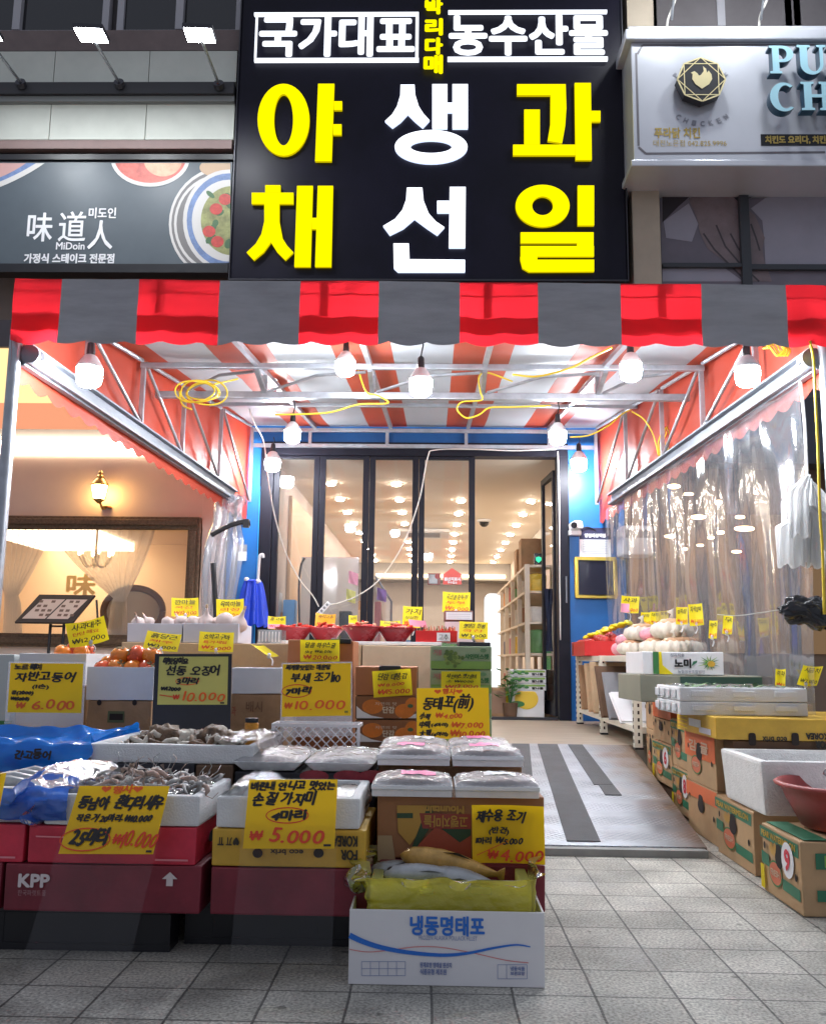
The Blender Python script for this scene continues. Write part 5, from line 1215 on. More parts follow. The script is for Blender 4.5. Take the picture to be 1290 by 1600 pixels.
t = tray('foam_tray', 'long white foam tray of brown octopus above the shrimp box', 'foam tray', x0, x1, Y2, 3.62, ZT, .528, wall=.03, taper=.012)
OCT = mat('octopus_skin', (.15, .085, .045), .4, var=.7, vscale=30, bump=.4, bscale=80); OCP = mat('octopus_pale', (.50, .45, .38), .3, var=.35, vscale=25)
def octopus(label, px, py, sc, rz, m1, sd):
    c = P(px, py, Y2 + .17); ot = thing('octopus', label, 'octopus', (c.x, Y2 + .2, ZT + .022), (0, 0, rz), group='octopuses in the long foam tray')
    b = MB(); b.blob((0, 0, .045 * sc), (.13 * sc, .10 * sc, .085 * sc), m1, .35, 3, seed=sd, nu=18, nv=12); o = b.build('mantle', ot, smooth=True)
    rn = random.Random(sd)
    for k in range(8):
        a_ = 2 * PI * k / 8 + rn.uniform(-.2, .2); pts = []
        for j in range(9):
            r_ = .045 + .012 * j; aa = a_ + .22 * j * rn.uniform(.6, 1.2) * (1 if k % 2 else -1); pts.append((r_ * math.cos(aa) * sc * 1.05, r_ * math.sin(aa) * sc * .85, (.05 - .004 * j + .012 * math.sin(j * 1.7 + k)) * sc))
        b = MB(); b.tube(pts, [.017 * sc * (1 - j / 10) for j in range(9)], m1 if k % 3 else OCP, 8); b.build('arm', ot, smooth=True)
octopus('brown octopus heaped in the middle of the foam tray', 252, 1160, 1.0, 0, OCT, 1); octopus('pale brown octopus between the two darker ones', 292, 1162, .8, 1, OCP, 2)
octopus('dark octopus at the right end of the foam tray', 332, 1160, 1.0, 2, OCT, 3); octopus('dark octopus at the back right of the foam tray', 312, 1156, .8, 3, OCT, 4)
octopus('small octopus at the left of the heap', 226, 1164, .7, 4, OCT, 5)
b = MB(); b.grid(lambda u, v: (.14 + .15 * u, -.27 + .5 * v, .075 + .012 * noise.noise(Vector((u * 6, v * 8, 2))) - .06 * max(0, u - .85) * 5), 18, 24, WRAP); b.build('plastic_wrap', t, smooth=True)
# blue covered tray
BSHEET = mat('blue_sheet', (.02, .24, .78), .16, var=.15, vscale=6, bump=.5, bscale=14, trans=.25)
t = thing('fish_tray', 'fish tray wholly wrapped in a glossy blue plastic sheet', 'fish tray', (P(30, 1165, Y2).x, 3.35, ZT))
xa, xb = P(-120, 1165, Y2).x, P(135, 1165, Y2).x
b = mbw(t)
def bs(u, v):
    # v: 0 front hem -> rises over the front wall, dips into the tray, rises over the back wall
    pr = [(-.012, -.035), (-.014, .01), (-.008, .055), (.02, .066), (.06, .045), (.14, .035), (.30, .036), (.42, .045), (.47, .072), (.49, .07), (.495, .03)]
    f_ = v * (len(pr) - 1); i = min(int(f_), len(pr) - 2); k = f_ - i; y = pr[i][0] * (1 - k) + pr[i + 1][0] * k; z = pr[i][1] * (1 - k) + pr[i + 1][1] * k
    e = max(0, abs(u - .5) - .44) / .06
    if .3 < v < .85: z += .03 * e
    q = Vector((u * 7, v * 9, 0)); return (xa + (xb - xa) * u + .01 * noise.noise(q + Vector((9, 0, 0))) + (.02 * math.sin(v * 9) if u > .97 else 0), Y2 + y + .012 * noise.noise(q * 1.3), ZT + z + .014 * noise.noise(q) * (1.3 if v > .2 else .7))
b.grid(bs, 70, 50, BSHEET); b.build('blue_sheet', t, smooth=True)
b = mbw(t); b.bx(xa + .03, xb - .03, Y2 + .01, Y2 + .46, ZT + .001, ZT + .03, FOAM); b.build('tray', t)
b = mbw(t); b.T = b.T @ frame((0, Y2 - .03, 0), *FRONT); p = face(22, 1172, 78, 1186, Y2 - .03); b.hand('간고등어', p[0], p[2], p[1], p[3], INK, 0, .002, 4); b.build('writing', t)
# wrapped fish trays
TRW = mat('white_plastic_tray', (.82, .83, .85), .3, var=.04)
PKF = film('pack_film', (.92, .91, .92), .44, .25, .12, bump=.9, bscale=40, fres=.7)
PALE = mat('pale_fish_flesh', (.80, .62, .56), .35, var=.2, vscale=16)
def wrapped(label, px0, px1, Yf, dep, z0, sd):
    xa, xb = P(px0, 1190, Yf).x, P(px1, 1190, Yf).x
    t = thing('fish_tray', label, 'fish tray', ((xa + xb) / 2, Yf + dep / 2, z0), group='wrapped fish trays')
    b = MB(); shell(b, xb - xa, dep, .03, .012, TRW, .008, .03); b.build('tray', t, bevel=.004)
    for k in range(3):
        b = MB(); fish(b, (0, -dep * .28 + dep * .28 * k, .028), (xb - xa) * .84, .085, .034, PALE if (k + sd) % 2 else FSL, FFIN, (0, 0, R(4 * k - 4))); b.build('fish', t, smooth=True)
    b = MB(); W_ = (xb - xa) / 2
    b.grid(lambda u, v: ((u - .5) * 2 * W_ * .99, (v - .5) * dep * .99, .031 + .024 * (math.sin(PI * u) * math.sin(PI * v)) ** .35 + .006 * noise.noise(Vector((u * 9 + sd, v * 9, 0)))), 30, 30, PKF); b.build('film', t, smooth=True)
wrapped('wrapped fish tray next to the octopus tray', 362, 472, Y2 - .02, .42, ZT - .018, 1)
wrapped('wrapped fish tray between the other wrapped tray and the stacked packs', 475, 586, Y2 - .02, .42, ZT - .018, 2)

# ------------------------------------------------------------------ fish packs on white boards over the brown carton
YM = 2.76
x0, x1, z0, z1 = face(590, 1250, 850, 1345, YM)
MB_Z = .425
t = carton('carton', 'brown carton printed with an upside down mountain picture behind the white fish box', 'carton', x0, x1, YM, 3.16, ZB, MB_Z - .003, mat('mountain_carton', (.34, .15, .06), .6, var=.15), tape=False)
b = on_front(t, YM); AM = mat('print_amber', (.50, .28, .05), .5); DG = mat('print_dark_green', (.03, .07, .03), .5)
def fp(pts, m, z): b.poly([(P(x, y, YM).x, P(x, y, YM).z) for x, y in pts][::-1], m, z)
fp([(620, 1258), (670, 1258), (662, 1290), (640, 1320), (622, 1300)], AM, .0002); fp([(590, 1305), (612, 1305), (618, 1345), (590, 1345)], mat('print_beige', (.42, .30, .16), .5), .0003)
fp([(668, 1258), (678, 1258), (672, 1292), (650, 1325), (640, 1332), (652, 1300)], DG, .0004); fp([(655, 1318), (680, 1292), (700, 1300), (720, 1312), (735, 1295), (735, 1345), (640, 1345)], mat('print_rust', (.36, .07, .03), .5), .0004)
fp([(690, 1295), (735, 1295), (735, 1305), (718, 1316)], DG, .0006); fp([(620, 1270), (645, 1270), (645, 1278), (620, 1278)], DG, .0006)
fp([(655, 1270), (735, 1272), (735, 1295), (660, 1294)], mat('print_redbrown', (.30, .05, .03), .5), .0005)
p = face(664, 1259, 724, 1270, YM); b.text('Mountain', p[0], p[2], p[1], p[3], AM, .0012, .0014, 180)
p = face(662, 1274, 730, 1292, YM); b.text('고랭지마늘', p[0], p[2], p[1], p[3], AM, .0012, .0008, 180)
b.build('print', t)
PACKP = mat('pack_print_pink', (.80, .12, .35), .4); PKW = mat('pack_white', (.80, .78, .78), .35, var=.1, vscale=14)
def pack(label, px0, px1, Yf, dep, z0, sd, board=True, pink=None):
    xa, xb = P(px0, 1220, Yf).x, P(px1, 1220, Yf).x; W_ = xb - xa
    t = thing('fish_pack', label, 'fish pack', ((xa + xb) / 2, Yf + dep / 2, z0), group='plastic packs of sliced fish on white boards')
    b = MB(); b.box((0, 0, .006), (W_, dep, .012), TRW); b.box((0, .004, -.0105), (W_ * .985, dep * .97, .0195), PKW); b.build('board', t, bevel=.002)
    b = MB(); b.blob((0, -.0, .023), (W_ * .9, dep * .86, .022), PALE, .25, 5, seed=sd, nu=28, nv=12); b.build('fillet', t, smooth=True)
    b = MB()
    def tp(u, v): return ((u - .5) * W_ * .98, (v - .5) * dep * .98, .0135 + .024 * (max(0, math.sin(PI * u) * math.sin(PI * v))) ** .3 + .005 * noise.noise(Vector((u * 8 + sd * 3, v * 8, 0))) + .003 * noise.noise(Vector((u * 22, v * 22, sd))))
    b.grid(tp, 40, 30, PKF); b.build('film', t, smooth=True)
    if pink is not None:
        b = MB()
        def lab(u, v): q = tp(pink[0] + (pink[1] - pink[0]) * u, pink[2] + (pink[3] - pink[2]) * v); return (q[0], q[1], q[2] + .002)
        b.grid(lab, 14, 8, PACKP if pink[4] else PKW); b.build('label', t, smooth=True)
ZP1 = MB_Z + .018
pack('front left fish pack on a white board, pale label at its right', 580, 707, YM - .035, .22, ZP1, 1, pink=(.35, .8, .25, .55, 1)); pack('front right fish pack on a white board with a grey label', 711, 843, YM - .035, .22, ZP1, 2, pink=(.35, .75, .3, .6, 0))
tall('brown carton holding up the rear fish packs', 592, 815, 3.17, .42, .479, CARD)
pack('rear left fish pack with a pink printed label', 588, 703, 3.0, .23, .499, 3, pink=(.25, .65, .3, .75, 1)); pack('rear right fish pack with a pink printed label', 706, 818, 3.0, .23, .499, 4, pink=(.25, .7, .35, .75, 1))
pack('fish pack at the back left, half hidden behind the pink labelled pack', 592, 700, 3.25, .23, .501, 5, pink=(.5, .8, .3, .6, 0)); pack('fish pack at the back right with a pink top', 700, 800, 3.25, .23, .503, 6, pink=(.3, .7, .3, .75, 1))

# ------------------------------------------------------------------ white fish box in front
x0, x1 = -.205, .288; y0, y1 = 2.485, 2.80; ZF = P(700, 1424, 2.485).z
t = thing('carton', 'open white carton with blue Korean lettering and a blue wave line, on the paving', 'carton', (.0415, 2.64, .001))
b = mbw(t); b.T = b.T @ Matrix.Translation((.0415, 2.6425, .001)); shell(b, x1 - x0, y1 - y0, ZF, .006, mat('white_carton', (.74, .73, .75), .5, var=.05, vscale=3), .01); b.build('body', t, bevel=.002)
b = mbw(t); b.T = b.T @ Matrix.Translation((.0415, 2.485, ZF))
b.build('print_blank', t) if 0 else None
b = on_front(t, y0 + .002); BP = mat('print_bright_blue', (.02, .16, .60), .5); SB = mat('print_soft_blue', (.22, .27, .48), .5); RL = mat('print_soft_red', (.65, .22, .22), .5)
def FZ(px, py): q = P(px, py, 2.485); return (q.x, q.z)
q0, q1 = FZ(641, 1460), FZ(756, 1433); b.text('냉동명태포', q0[0], q0[1], q1[0], q1[1], BP, 0, .0016)
q0, q1 = FZ(654, 1468), FZ(745, 1463); b.text('FROZEN ALASKA POLLACK FILLET', q0[0], q0[1], q1[0], q1[1], SB, 0)
wave = [(546, 1461), (570, 1472), (600, 1481), (640, 1488), (690, 1492), (730, 1489), (770, 1481), (805, 1476), (828, 1479)]; wt = [9, 9, 8, 7, 6, 5, 4, 3, 1]
sm = smooth_path([Vector((*FZ(*p), 0)) for p in wave], 6)
for i in range(len(sm) - 1): b.line([(sm[i].x, sm[i].y), (sm[i + 1].x, sm[i + 1].y)], .0017 * (9.5 - 8.5 * i / len(sm)) * .8 + .001, BP, .0004 + (i % 2) * .0002)
sm = smooth_path([Vector((*FZ(*p), 0)) for p in ((546, 1483), (575, 1487), (610, 1484), (650, 1479), (690, 1480), (740, 1489), (790, 1500), (825, 1504))], 6)
for i in range(len(sm) - 1): b.line([(sm[i].x, sm[i].y), (sm[i + 1].x, sm[i + 1].y)], .0022, RL, .0002)
for k in range(6): q = FZ(565 + 13.6 * k, 1502); r_ = FZ(565 + 13.6 * k, 1524); b.line([q, r_], .0012, SB)
for yy in (1502, 1513, 1524): b.line([FZ(565, yy), FZ(633, yy)], .0012, SB, .0002)
for s, xa, ya, xb, yb_ in (('원재료명 명태살 원산지', 656, 1504, 705, 1511), ('식품유형 제조원', 656, 1514, 697, 1522), ('냉동식품', 797, 1510, 819, 1516), ('보관요망', 797, 1518, 819, 1523)): q0, q1 = FZ(xa, yb_), FZ(xb, ya); b.text(s, q0[0], q0[1], q1[0], q1[1], SB, 0, .0004)
for a_, c_ in (((777, 1507), (823, 1507)), ((777, 1529), (823, 1529)), ((777, 1507), (777, 1529)), ((823, 1507), (823, 1529)), ((791, 1507), (791, 1529))): b.line([FZ(*a_), FZ(*c_)], .0012, SB)
b.build('print', t)
YFO = mat('foam_under_yellow', (.95, .92, .48), .55, var=.08, trans=.85)
xa, xb = P(578, 1400, 2.53).x, P(830, 1400, 2.53).x; zt = P(700, 1378, 2.53).z
t = thing('foam_box', 'foam box inside a yellow plastic bag standing in the white carton', 'foam box', ((xa + xb) / 2, 2.66, .015))
b = mbw(t); b.T = b.T @ Matrix.Translation(((xa + xb) / 2, 2.655, .012)); shell(b, xb - xa, .25, zt - .012, .028, YFO, .10)
for k in (-1, 1): b.box((k * .075, -.1385, zt - .03), (.06, .006, .02), YFO)
b.box((.07, -.128, zt - .064), (.018, .008, .02), YFO)
b.build('body', t, bevel=.004)
YBAG = film('yellow_plastic_bag', (1.0, .93, .16), .42, .10, .14, bump=.8, bscale=24, tint=(1, .93, .30))
b = mbw(t); cx, cyy = (xa + xb) / 2, 2.655; hx, hy = (xb - xa) / 2 + .008, .135
def bag(u, v):
    a_ = 2 * PI * u; c_, s_ = math.cos(a_), math.sin(a_)
    k = 1 / max(abs(c_), abs(s_)); bx_, by_ = cx + hx * c_ * k * (1 + .02 * v), cyy + hy * s_ * k
    fl = max(0, v - .62) / .38; out_ = .020 * math.sin(a_ * 13 + 2 * v) * fl
    left = max(0, -c_) ** 2; right = max(0, c_) ** 3
    bx_ += -(.085 * left) * math.sin(PI * min(1, fl * 1.1)) * fl + .012 * right * fl; z = ZF * .93 + (zt - ZF * .93 + .012) * min(1, v / .62) + fl * (.028 * left + .035 * right + .012 * (1 if s_ > .3 else 0) - (.022 if s_ < -.4 else 0))
    n_ = noise.noise(Vector((c_ * 4, s_ * 4, v * 5))) * .010
    return (bx_ + out_ * c_ + n_, by_ + out_ * s_ - (.006 if s_ < -.4 else 0) + n_ * .5, z + n_)
b.grid(bag, 150, 24, YBAG); b.build('yellow_bag', t, smooth=True)
b = mbw(t)
def knob(u, v):
    a_ = 2 * PI * u; s_ = math.sin(PI * v); q = P(555, 1378, 2.60); return (q.x + .005 + .035 * math.cos(a_) * s_ + .01 * noise.noise(Vector((u * 6, v * 4, 1))), q.y + .035 * math.sin(a_) * s_, q.z - .03 + .075 * (1 - v) + .012 * math.sin(a_ * 4) * s_)
b.grid(knob, 40, 16, film('yellow_green_bag', (.55, .62, .05), .45, .6, .14, bump=.8, bscale=20, tint=(.9, 1, .4))); b.build('bag_bulge', t, smooth=True)
FY = mat('croaker_gold', (.62, .36, .10), .25, .15, var=.45, vscale=16); FG2 = mat('fish_back_grey', (.33, .34, .34), .25, .25, var=.4, vscale=14)
def bigfish(label, px, py, Y, L, rz, m, roll=-60, H=.085, ry=6):
    c = P(px, py, Y); ft = thing('fish', label, 'fish', c, (R(roll), R(ry), R(rz)), group='fish in the yellow bagged box')
    b = MB(); fish(b, (0, 0, 0), L, H, .055, m, FFIN); b.build('body', ft, smooth=True)
bigfish('golden croaker lying on top in the yellow bagged box', 705, 1352, 2.65, .29, 172, FY, 50, .09, -8)
bigfish('silver fish at the front of the yellow bagged box', 668, 1368, 2.61, .24, 178, FSL, 25, .085, 0)
bigfish('grey fish at the back left of the yellow bagged box', 628, 1362, 2.70, .20, 184, FG2, 40, .08, 4)
bigfish('silver fish lying lowest at the right of the yellow bagged box', 722, 1374, 2.60, .20, 165, FSL, 10, .08, -3)
# ------------------------------------------------------------------ third tier: fruit boxes and cartons
Y3 = 3.75; HOLE = mat('hole_dark', (.02, .012, .01), .8)
WBX = mat('white_fruit_box', (.73, .73, .76), .5, var=.06)
x0, x1, z0, z1 = face(136, 1095, 236, 1140, Y3)
ZW = P(186, 1094, Y3).z
t = carton('carton', 'brown carton with two round holes under the persimmon box', 'carton', x0, x1, Y3, Y3 + .36, PAL, ZW - .002, CARD, tape=False)
b = on_front(t, Y3)
for px in (156, 211): p = face(px - 3.5, 1093.5, px + 3.5, 1102, Y3); b.ell((p[0] + p[1]) / 2, (p[2] + p[3]) / 2, .0095, .0115, HOLE)
p = face(169, 1111, 195, 1129, Y3); b.rect(p[0], p[2], p[1], p[3], mat('print_olive', (.10, .12, .05), .6)); p = face(172, 1115, 193, 1125, Y3); b.rect(p[0], p[2], p[1], p[3], HOLE, .0008); b.build('holes', t)
xa, xb, _, _ = face(136, 1040, 240, 1094, Y3)
t = tray('fruit_box', 'white box of orange persimmons on the brown carton with round holes', 'fruit box', xa, xb, Y3 - .004, Y3 + .36, ZW, P(186, 1042, Y3).z, WBX, .006, 0, bevel=.002)
ZF3 = P(186, 1042, Y3).z
PERS = mat('persimmon_skin', (.80, .22, .02), .28, var=.2, vscale=10, spec=.6); PERR = mat('persimmon_red', (.72, .10, .03), .28, var=.35, vscale=8)
CALX = mat('calyx', (.16, .13, .05), .7)
def persimmon(lab, c, s, m, rot, sd):
    t = thing('persimmon', lab, 'persimmon', c, rot, group='orange persimmons in the white boxes')
    b = MB(); b.lathe([(.002, -.030 * s), (.018 * s, -.031 * s), (.033 * s, -.022 * s), (.040 * s, -.004 * s), (.037 * s, .014 * s), (.025 * s, .027 * s), (.012 * s, .030 * s), (.002, .026 * s)], m, 20, fn=lambda a_, z: 1 + .035 * math.cos(4 * a_ + sd)); b.build('flesh', t, smooth=True)
    b = MB()
    for k in range(4):
        a_ = PI / 2 * k + .3; b.add([(0, 0, .0285 * s), (.016 * s * math.cos(a_ - .5), .016 * s * math.sin(a_ - .5), .033 * s), (.022 * s * math.cos(a_), .022 * s * math.sin(a_), .031 * s), (.016 * s * math.cos(a_ + .5), .016 * s * math.sin(a_ + .5), .033 * s)], [(0, 1, 2, 3), (3, 2, 1, 0)], CALX)
    b.build('calyx', t)
rn = random.Random(4)
labs = ['front left persimmon in the white box', 'front persimmon, second from the left in the white box', 'front persimmon, second from the right in the white box', 'front right persimmon in the white box', 'persimmon in the middle row at the left', 'persimmon in the middle row, second from left', 'persimmon in the middle row, second from right', 'persimmon in the middle row at the right',
        'topmost large persimmon of the heap, at the left', 'topmost persimmon of the heap, at its middle', 'topmost persimmon of the heap, at the right']
k = 0
for row, (yy, zz, n) in enumerate(((Y3 + .05, ZF3 - .01, 4), (Y3 + .12, ZF3 + .005, 4), (Y3 + .09, ZF3 + .045, 3))):
    for i in range(n):
        xx = xa + .045 + (xb - xa - .09) * (i / (n - 1)) if row < 2 else xa + .10 + .065 * i
        persimmon(labs[k], (xx, yy + rn.uniform(-.01, .01), zz), rn.uniform(.98, 1.12), PERS if k % 3 else PERR, (rn.uniform(-1.2, 1.2), rn.uniform(-.6, .6), rn.uniform(0, 3)), k); k += 1
t4y = 4.0
xa, xb, z0, z1 = face(30, 1021, 134, 1060, t4y)
t = tray('fruit_box', 'white box of reddish fruit behind the mackerel price card', 'fruit box', xa, xb, t4y, t4y + .36, z0 - .03, z1, WBX, .006, 0, bevel=.002)
tall('brown carton under the white box of reddish fruit', 28, 136, t4y + .005, .35, z0 - .03, CARD, py=1080)
for k, (px, s) in enumerate(((98, 1.0), (112, 1.05), (127, 1.0), (142, .95))):
    persimmon(['leftmost reddish persimmon behind the tilted card', 'reddish persimmon left of the card clip', 'reddish persimmon right of the card clip', 'rightmost reddish persimmon next to the orange heap'][k], (min(P(px, 1020, t4y + .08).x, xb - .045), t4y + .09 + .03 * (k % 2), z1 + .005 + .01 * (k % 2)), s, PERR if k % 2 else PERS, (.5 * k, .3, k), k)
# pale sheet with green foot at the far left
t = carton('carton', 'pale grey carton with a green base at the far left edge', 'carton', P(-160, 1080, 4.0).x, P(16, 1080, 4.0).x, 4.02, 4.3, PAL, P(5, 1022, 4.02).z, mat('pale_grey_card', (.52, .56, .56), .6, var=.05), tape=False)
b = on_front(t, 4.02); q = P(5, 1126, 4.02).z; b.rect(P(-160, 1130, 4.0).x, PAL + .01, P(16, 1130, 4.0).x, q, GREEN); b.build('print', t)
# white box in the middle on a brown carton
Yc = 3.9
xa, xb, z0, z1 = face(362, 1044, 446, 1084, Yc)
tray('fruit_box', 'empty white box between the black framed card and the croaker card', 'fruit box', xa, xb, Yc, Yc + .33, z0, z1, WBX, .006, 0, bevel=.002)
t = carton('carton', 'brown carton with faint lettering under the empty white box', 'carton', xa, xb, Yc + .003, Yc + .33, PAL, z0 - .002, CARD, tape=False)
b = on_front(t, Yc); p = face(385, 1096, 410, 1112, Yc); b.text('배시', p[0], p[2], p[1], p[3], mat('print_brown', (.24, .13, .07), .7), 0, .001); p = face(362, 1103, 369, 1118, Yc); b.text('과', p[0], p[2], p[1], p[3], mat('print_redbrown', (.30, .05, .03), .5), 0); b.build('print', t)
t = thing('jar', 'orange labelled jar with a black lid behind the octopus tray', 'jar', (P(393, 1143, 3.55).x, 3.55, ZT))
zj = P(393, 1122, 3.55).z - ZT; b = MB(); b.lathe([(.024, .0), (.026, .004), (.026, zj - .02), (.022, zj - .016)], mat('jar_orange', (.70, .30, .03), .3, var=.3, vscale=30), 18); b.build('body', t, smooth='a')
b = MB(); b.lathe([(.025, zj - .0155), (.025, zj), (.001, zj + .001)], BLACK, 18); b.build('lid', t, smooth='a')
# tan cartons behind, garlic boxes
Yt = 4.62
xa, xb, z0, ZG = face(190, 1004, 452, 1040, Yt)
carton('carton', 'wide tan carton under the two garlic boxes', 'carton', xa, xb, Yt, Yt + .42, .15, ZG - .002, TAN, tape=False)
GARL = mat('garlic_skin', (.58, .47, .44), .5, var=.12, vscale=14); GARP = mat('garlic_root', (.55, .38, .25), .7)
def garlic(lab, c, s, rz, tilt=0):
    t = thing('garlic_bulb', lab, 'garlic', c, (tilt, 0, rz), group='white garlic bulbs in the back boxes')
    b = MB(); b.lathe([(.006 * s, -.028 * s), (.024 * s, -.026 * s), (.036 * s, -.010 * s), (.036 * s, .006 * s), (.024 * s, .022 * s), (.010 * s, .034 * s), (.006 * s, .05 * s), (.005 * s, .062 * s)], GARL, 24, fn=lambda a_, z: 1 + .06 * abs(math.cos(4 * a_))); b.build('bulb', t, smooth=True)
    b = MB(); b.lathe([(.005 * s, .0625 * s), (.0055 * s, .07 * s), (.003 * s, .078 * s)], GARP, 8); b.build('stem', t)
xg = []
for k, (pa, pb, lab) in enumerate(((199, 284, 'pale cardboard box of garlic, left one of two on the tan carton'), (286, 372, 'pale cardboard box of garlic, right one of two on the tan carton'))):
    a_, c_, z0, z1 = face(pa, 974, pb, 1004, Yt + .02); t = tray('garlic_box', lab, 'box', a_, c_, Yt + .02, Yt + .36, ZG, z1, mat('lilac_card', (.56, .55, .62), .6, var=.06), .006, bevel=.002); xg.append((a_, c_, z1))
for k, (px, s, dy, tl) in enumerate(((215, .9, .05, .8), (232, .8, .12, -.7), (262, .9, .05, 1.2), (282, 1.0, .10, .9), (303, 1.1, .05, -1.0), (322, 1.25, .06, .4), (340, 1.0, .12, 1.3), (352, 1.35, .05, 1.4), (372, 1.3, .06, -.5))):
    garlic(['small garlic bulb at the far left of the left box', 'small garlic bulb, second from left in the left box', 'garlic bulb under the back yellow card in the left box', 'garlic bulb at the joint of the two boxes', 'garlic bulb, leftmost in the right box', 'large upright garlic bulb with a pointed stem in the right box', 'garlic bulb behind the large pointed one', 'big pinkish garlic bulb lying below the right back card', 'big garlic bulb at the far right of the boxes'][k], (P(px, 965, Yt + .02 + dy).x, Yt + .03 + dy, xg[0][2] + .004 + .006 * (k % 2)), s, k * 1.3, tl)
t = tray('plastic_tub', 'clear ribbed plastic tub between the garlic and the red bowls', 'tub', P(402, 990, Yt + .1).x, P(440, 990, Yt + .1).x, Yt + .1, Yt + .24, ZG, P(420, 984, Yt + .1).z, film('tub_plastic', (.75, .8, .85), .35, .6, .15), .004, bevel=0)
b = MB()
for k in range(7): b.box((-.05 + .0167 * k, -.0735, .035), (.005, .004, .05), WHITE)
b.build('ribs', t)
# brown carton with a clip, behind the croaker card
Yb_ = 4.3
xa, xb, z0, z1 = face(449, 1000, 552, 1042, Yb_)
t = carton('carton', 'plain brown carton with a clipped price card behind the croaker card', 'carton', xa, xb, Yb_, Yb_ + .3, PAL + .05, z1, ORCARD, tape=False)
def binder(t, px0, px1, py0, py1, Y):
    p = face(px0, py0, px1, py1, Y); b = mbw(t); b.bx(p[0], p[1], Y - .014, Y + .02, p[2], p[3], BLACK); b.build('binder_clip', t, bevel=.006)
binder(t, 517, 549, 998, 1006, Yb_)
# persimmon cartons
Yp = 4.0; GL = None
lv = [(1041, 1086), (1087, 1123), (1124, 1160)]
ORP = mat('print_orange_fruit', (.70, .20, .02), .45, var=.2, vscale=18)
zprev = None
for k in (2, 1, 0):
    xa, xb, z0, z1 = face(555, lv[k][0], 651, lv[k][1], Yp); z0 = PAL if k == 2 else zprev
    t = carton('carton', ['plain brown top carton of the persimmon stack with a clipped card', 'middle carton of the stack with orange persimmon print', 'lowest carton of the stack with orange persimmon print'][k], 'carton', xa, xb, Yp, Yp + .38, z0, z1 - .002, ORCARD if k == 0 else DKCARD, 'brown persimmon cartons', tape=False, warp=.002)
    zprev = z1
    if k == 0: binder(t, 592, 626, 1040, 1051, Yp)
    else:
        b = on_front(t, Yp); y_ = lv[k][0]
        def FP(pts, m, z): b.poly([(P(x, y_ + y, Yp).x, P(x, y_ + y, Yp).z) for x, y in pts][::-1], m, z)
        FP([(557, 1), (650, 1), (650, 35), (557, 35)], mat('print_umber', (.28, .11, .04), .5, var=.15), 0)
        FP([(557, 16), (566, 24), (580, 31), (600, 35), (557, 35)], WHITE, .0004); FP([(622, 35), (636, 33), (650, 28), (650, 35)], WHITE, .0004)
        for (cx, cyy, rx, ry) in ((582, 17, 16, 11), (632, 24, 15, 11), (645, 14, 12, 11)):
            c = P(cx, y_ + cyy, Yp); b.ell(c.x, c.z, rx * Yp / FOC, ry * Yp / FOC, ORP, .0008 + cx * 1e-6)
        c = P(641, y_ + 16, Yp); b.ell(c.x, c.z, .012, .008, LEAFP, .0022)
        p = face(598, y_ + 17, 616, y_ + 27, Yp); b.text('단감', p[0], p[2], p[1], p[3], mat('print_cream2', (.7, .6, .45), .5), .0026, .001); p = face(586, y_ + 10, 620, y_ + 15, Yp); b.text('자연의 맛', p[0], p[2], p[1], p[3], MATS['print_cream2'], .0026)
        b.build('print', t)
# grape cartons
Yg = 4.1; zprev = PAL; n = 5
ys = [1009, 1046, 1084, 1122, 1160]
for k in range(n - 1, -1, -1):
    xa, xb, z0, z1 = face(672, ys[k], 768, ys[k] + 37, Yg); 
    if k == n - 1: z1 = P(720, 1160, Yg).z
    t = carton('carton', ['top green carton of the stack with a grape bunch print', 'second green grape carton of the stack, behind the yellow card', 'third green grape carton of the stack behind the amber card', 'fourth green grape carton of the stack behind the amber card', 'lowest green grape carton of the stack'][k], 'carton', xa, xb, Yg, Yg + .36, zprev, z1 - .002, PGREEN, 'green grape cartons', tape=False, warp=.0015)
    zprev = z1
    b = on_front(t, Yg); y_ = ys[k]; w_ = Yg / FOC
    p = face(673, y_ + 24, 767, y_ + 36, Yg); b.rect(p[0], p[2], p[1], p[3], LGREEN)
    for j in range(52):
        rr = random.Random(j + 3); dx = rr.gauss(0, 6.5); dy = rr.gauss(0, 4.6) + dx * .35; c = P(708 + dx, y_ + 19 + dy, Yg); b.ell(c.x, c.z, 3.0 * w_, 3.0 * w_, mat('print_grape%d' % (j % 3), ((.16, .25, .05), (.28, .38, .09), (.10, .17, .04))[j % 3], .4), .0006 + j * .00005, 10)
    p = face(726, y_ + 13, 763, y_ + 21, Yg); b.text('샤인머스켓', p[0], p[2], p[1], p[3], GREEN, .0004, .0012); p = face(748, y_ + 4, 761, y_ + 11, Yg); b.ell((p[0] + p[1]) / 2, (p[2] + p[3]) / 2, .014, .008, mat('print_mid_green', (.15, .3, .15), .5), .0004)
    p = face(677, y_ + 6, 690, y_ + 15, Yg); b.text('거봉', p[0], p[2], p[1], p[3], mat('print_rosy', (.55, .2, .2), .5), .0004, .0006); b.build('print', t)

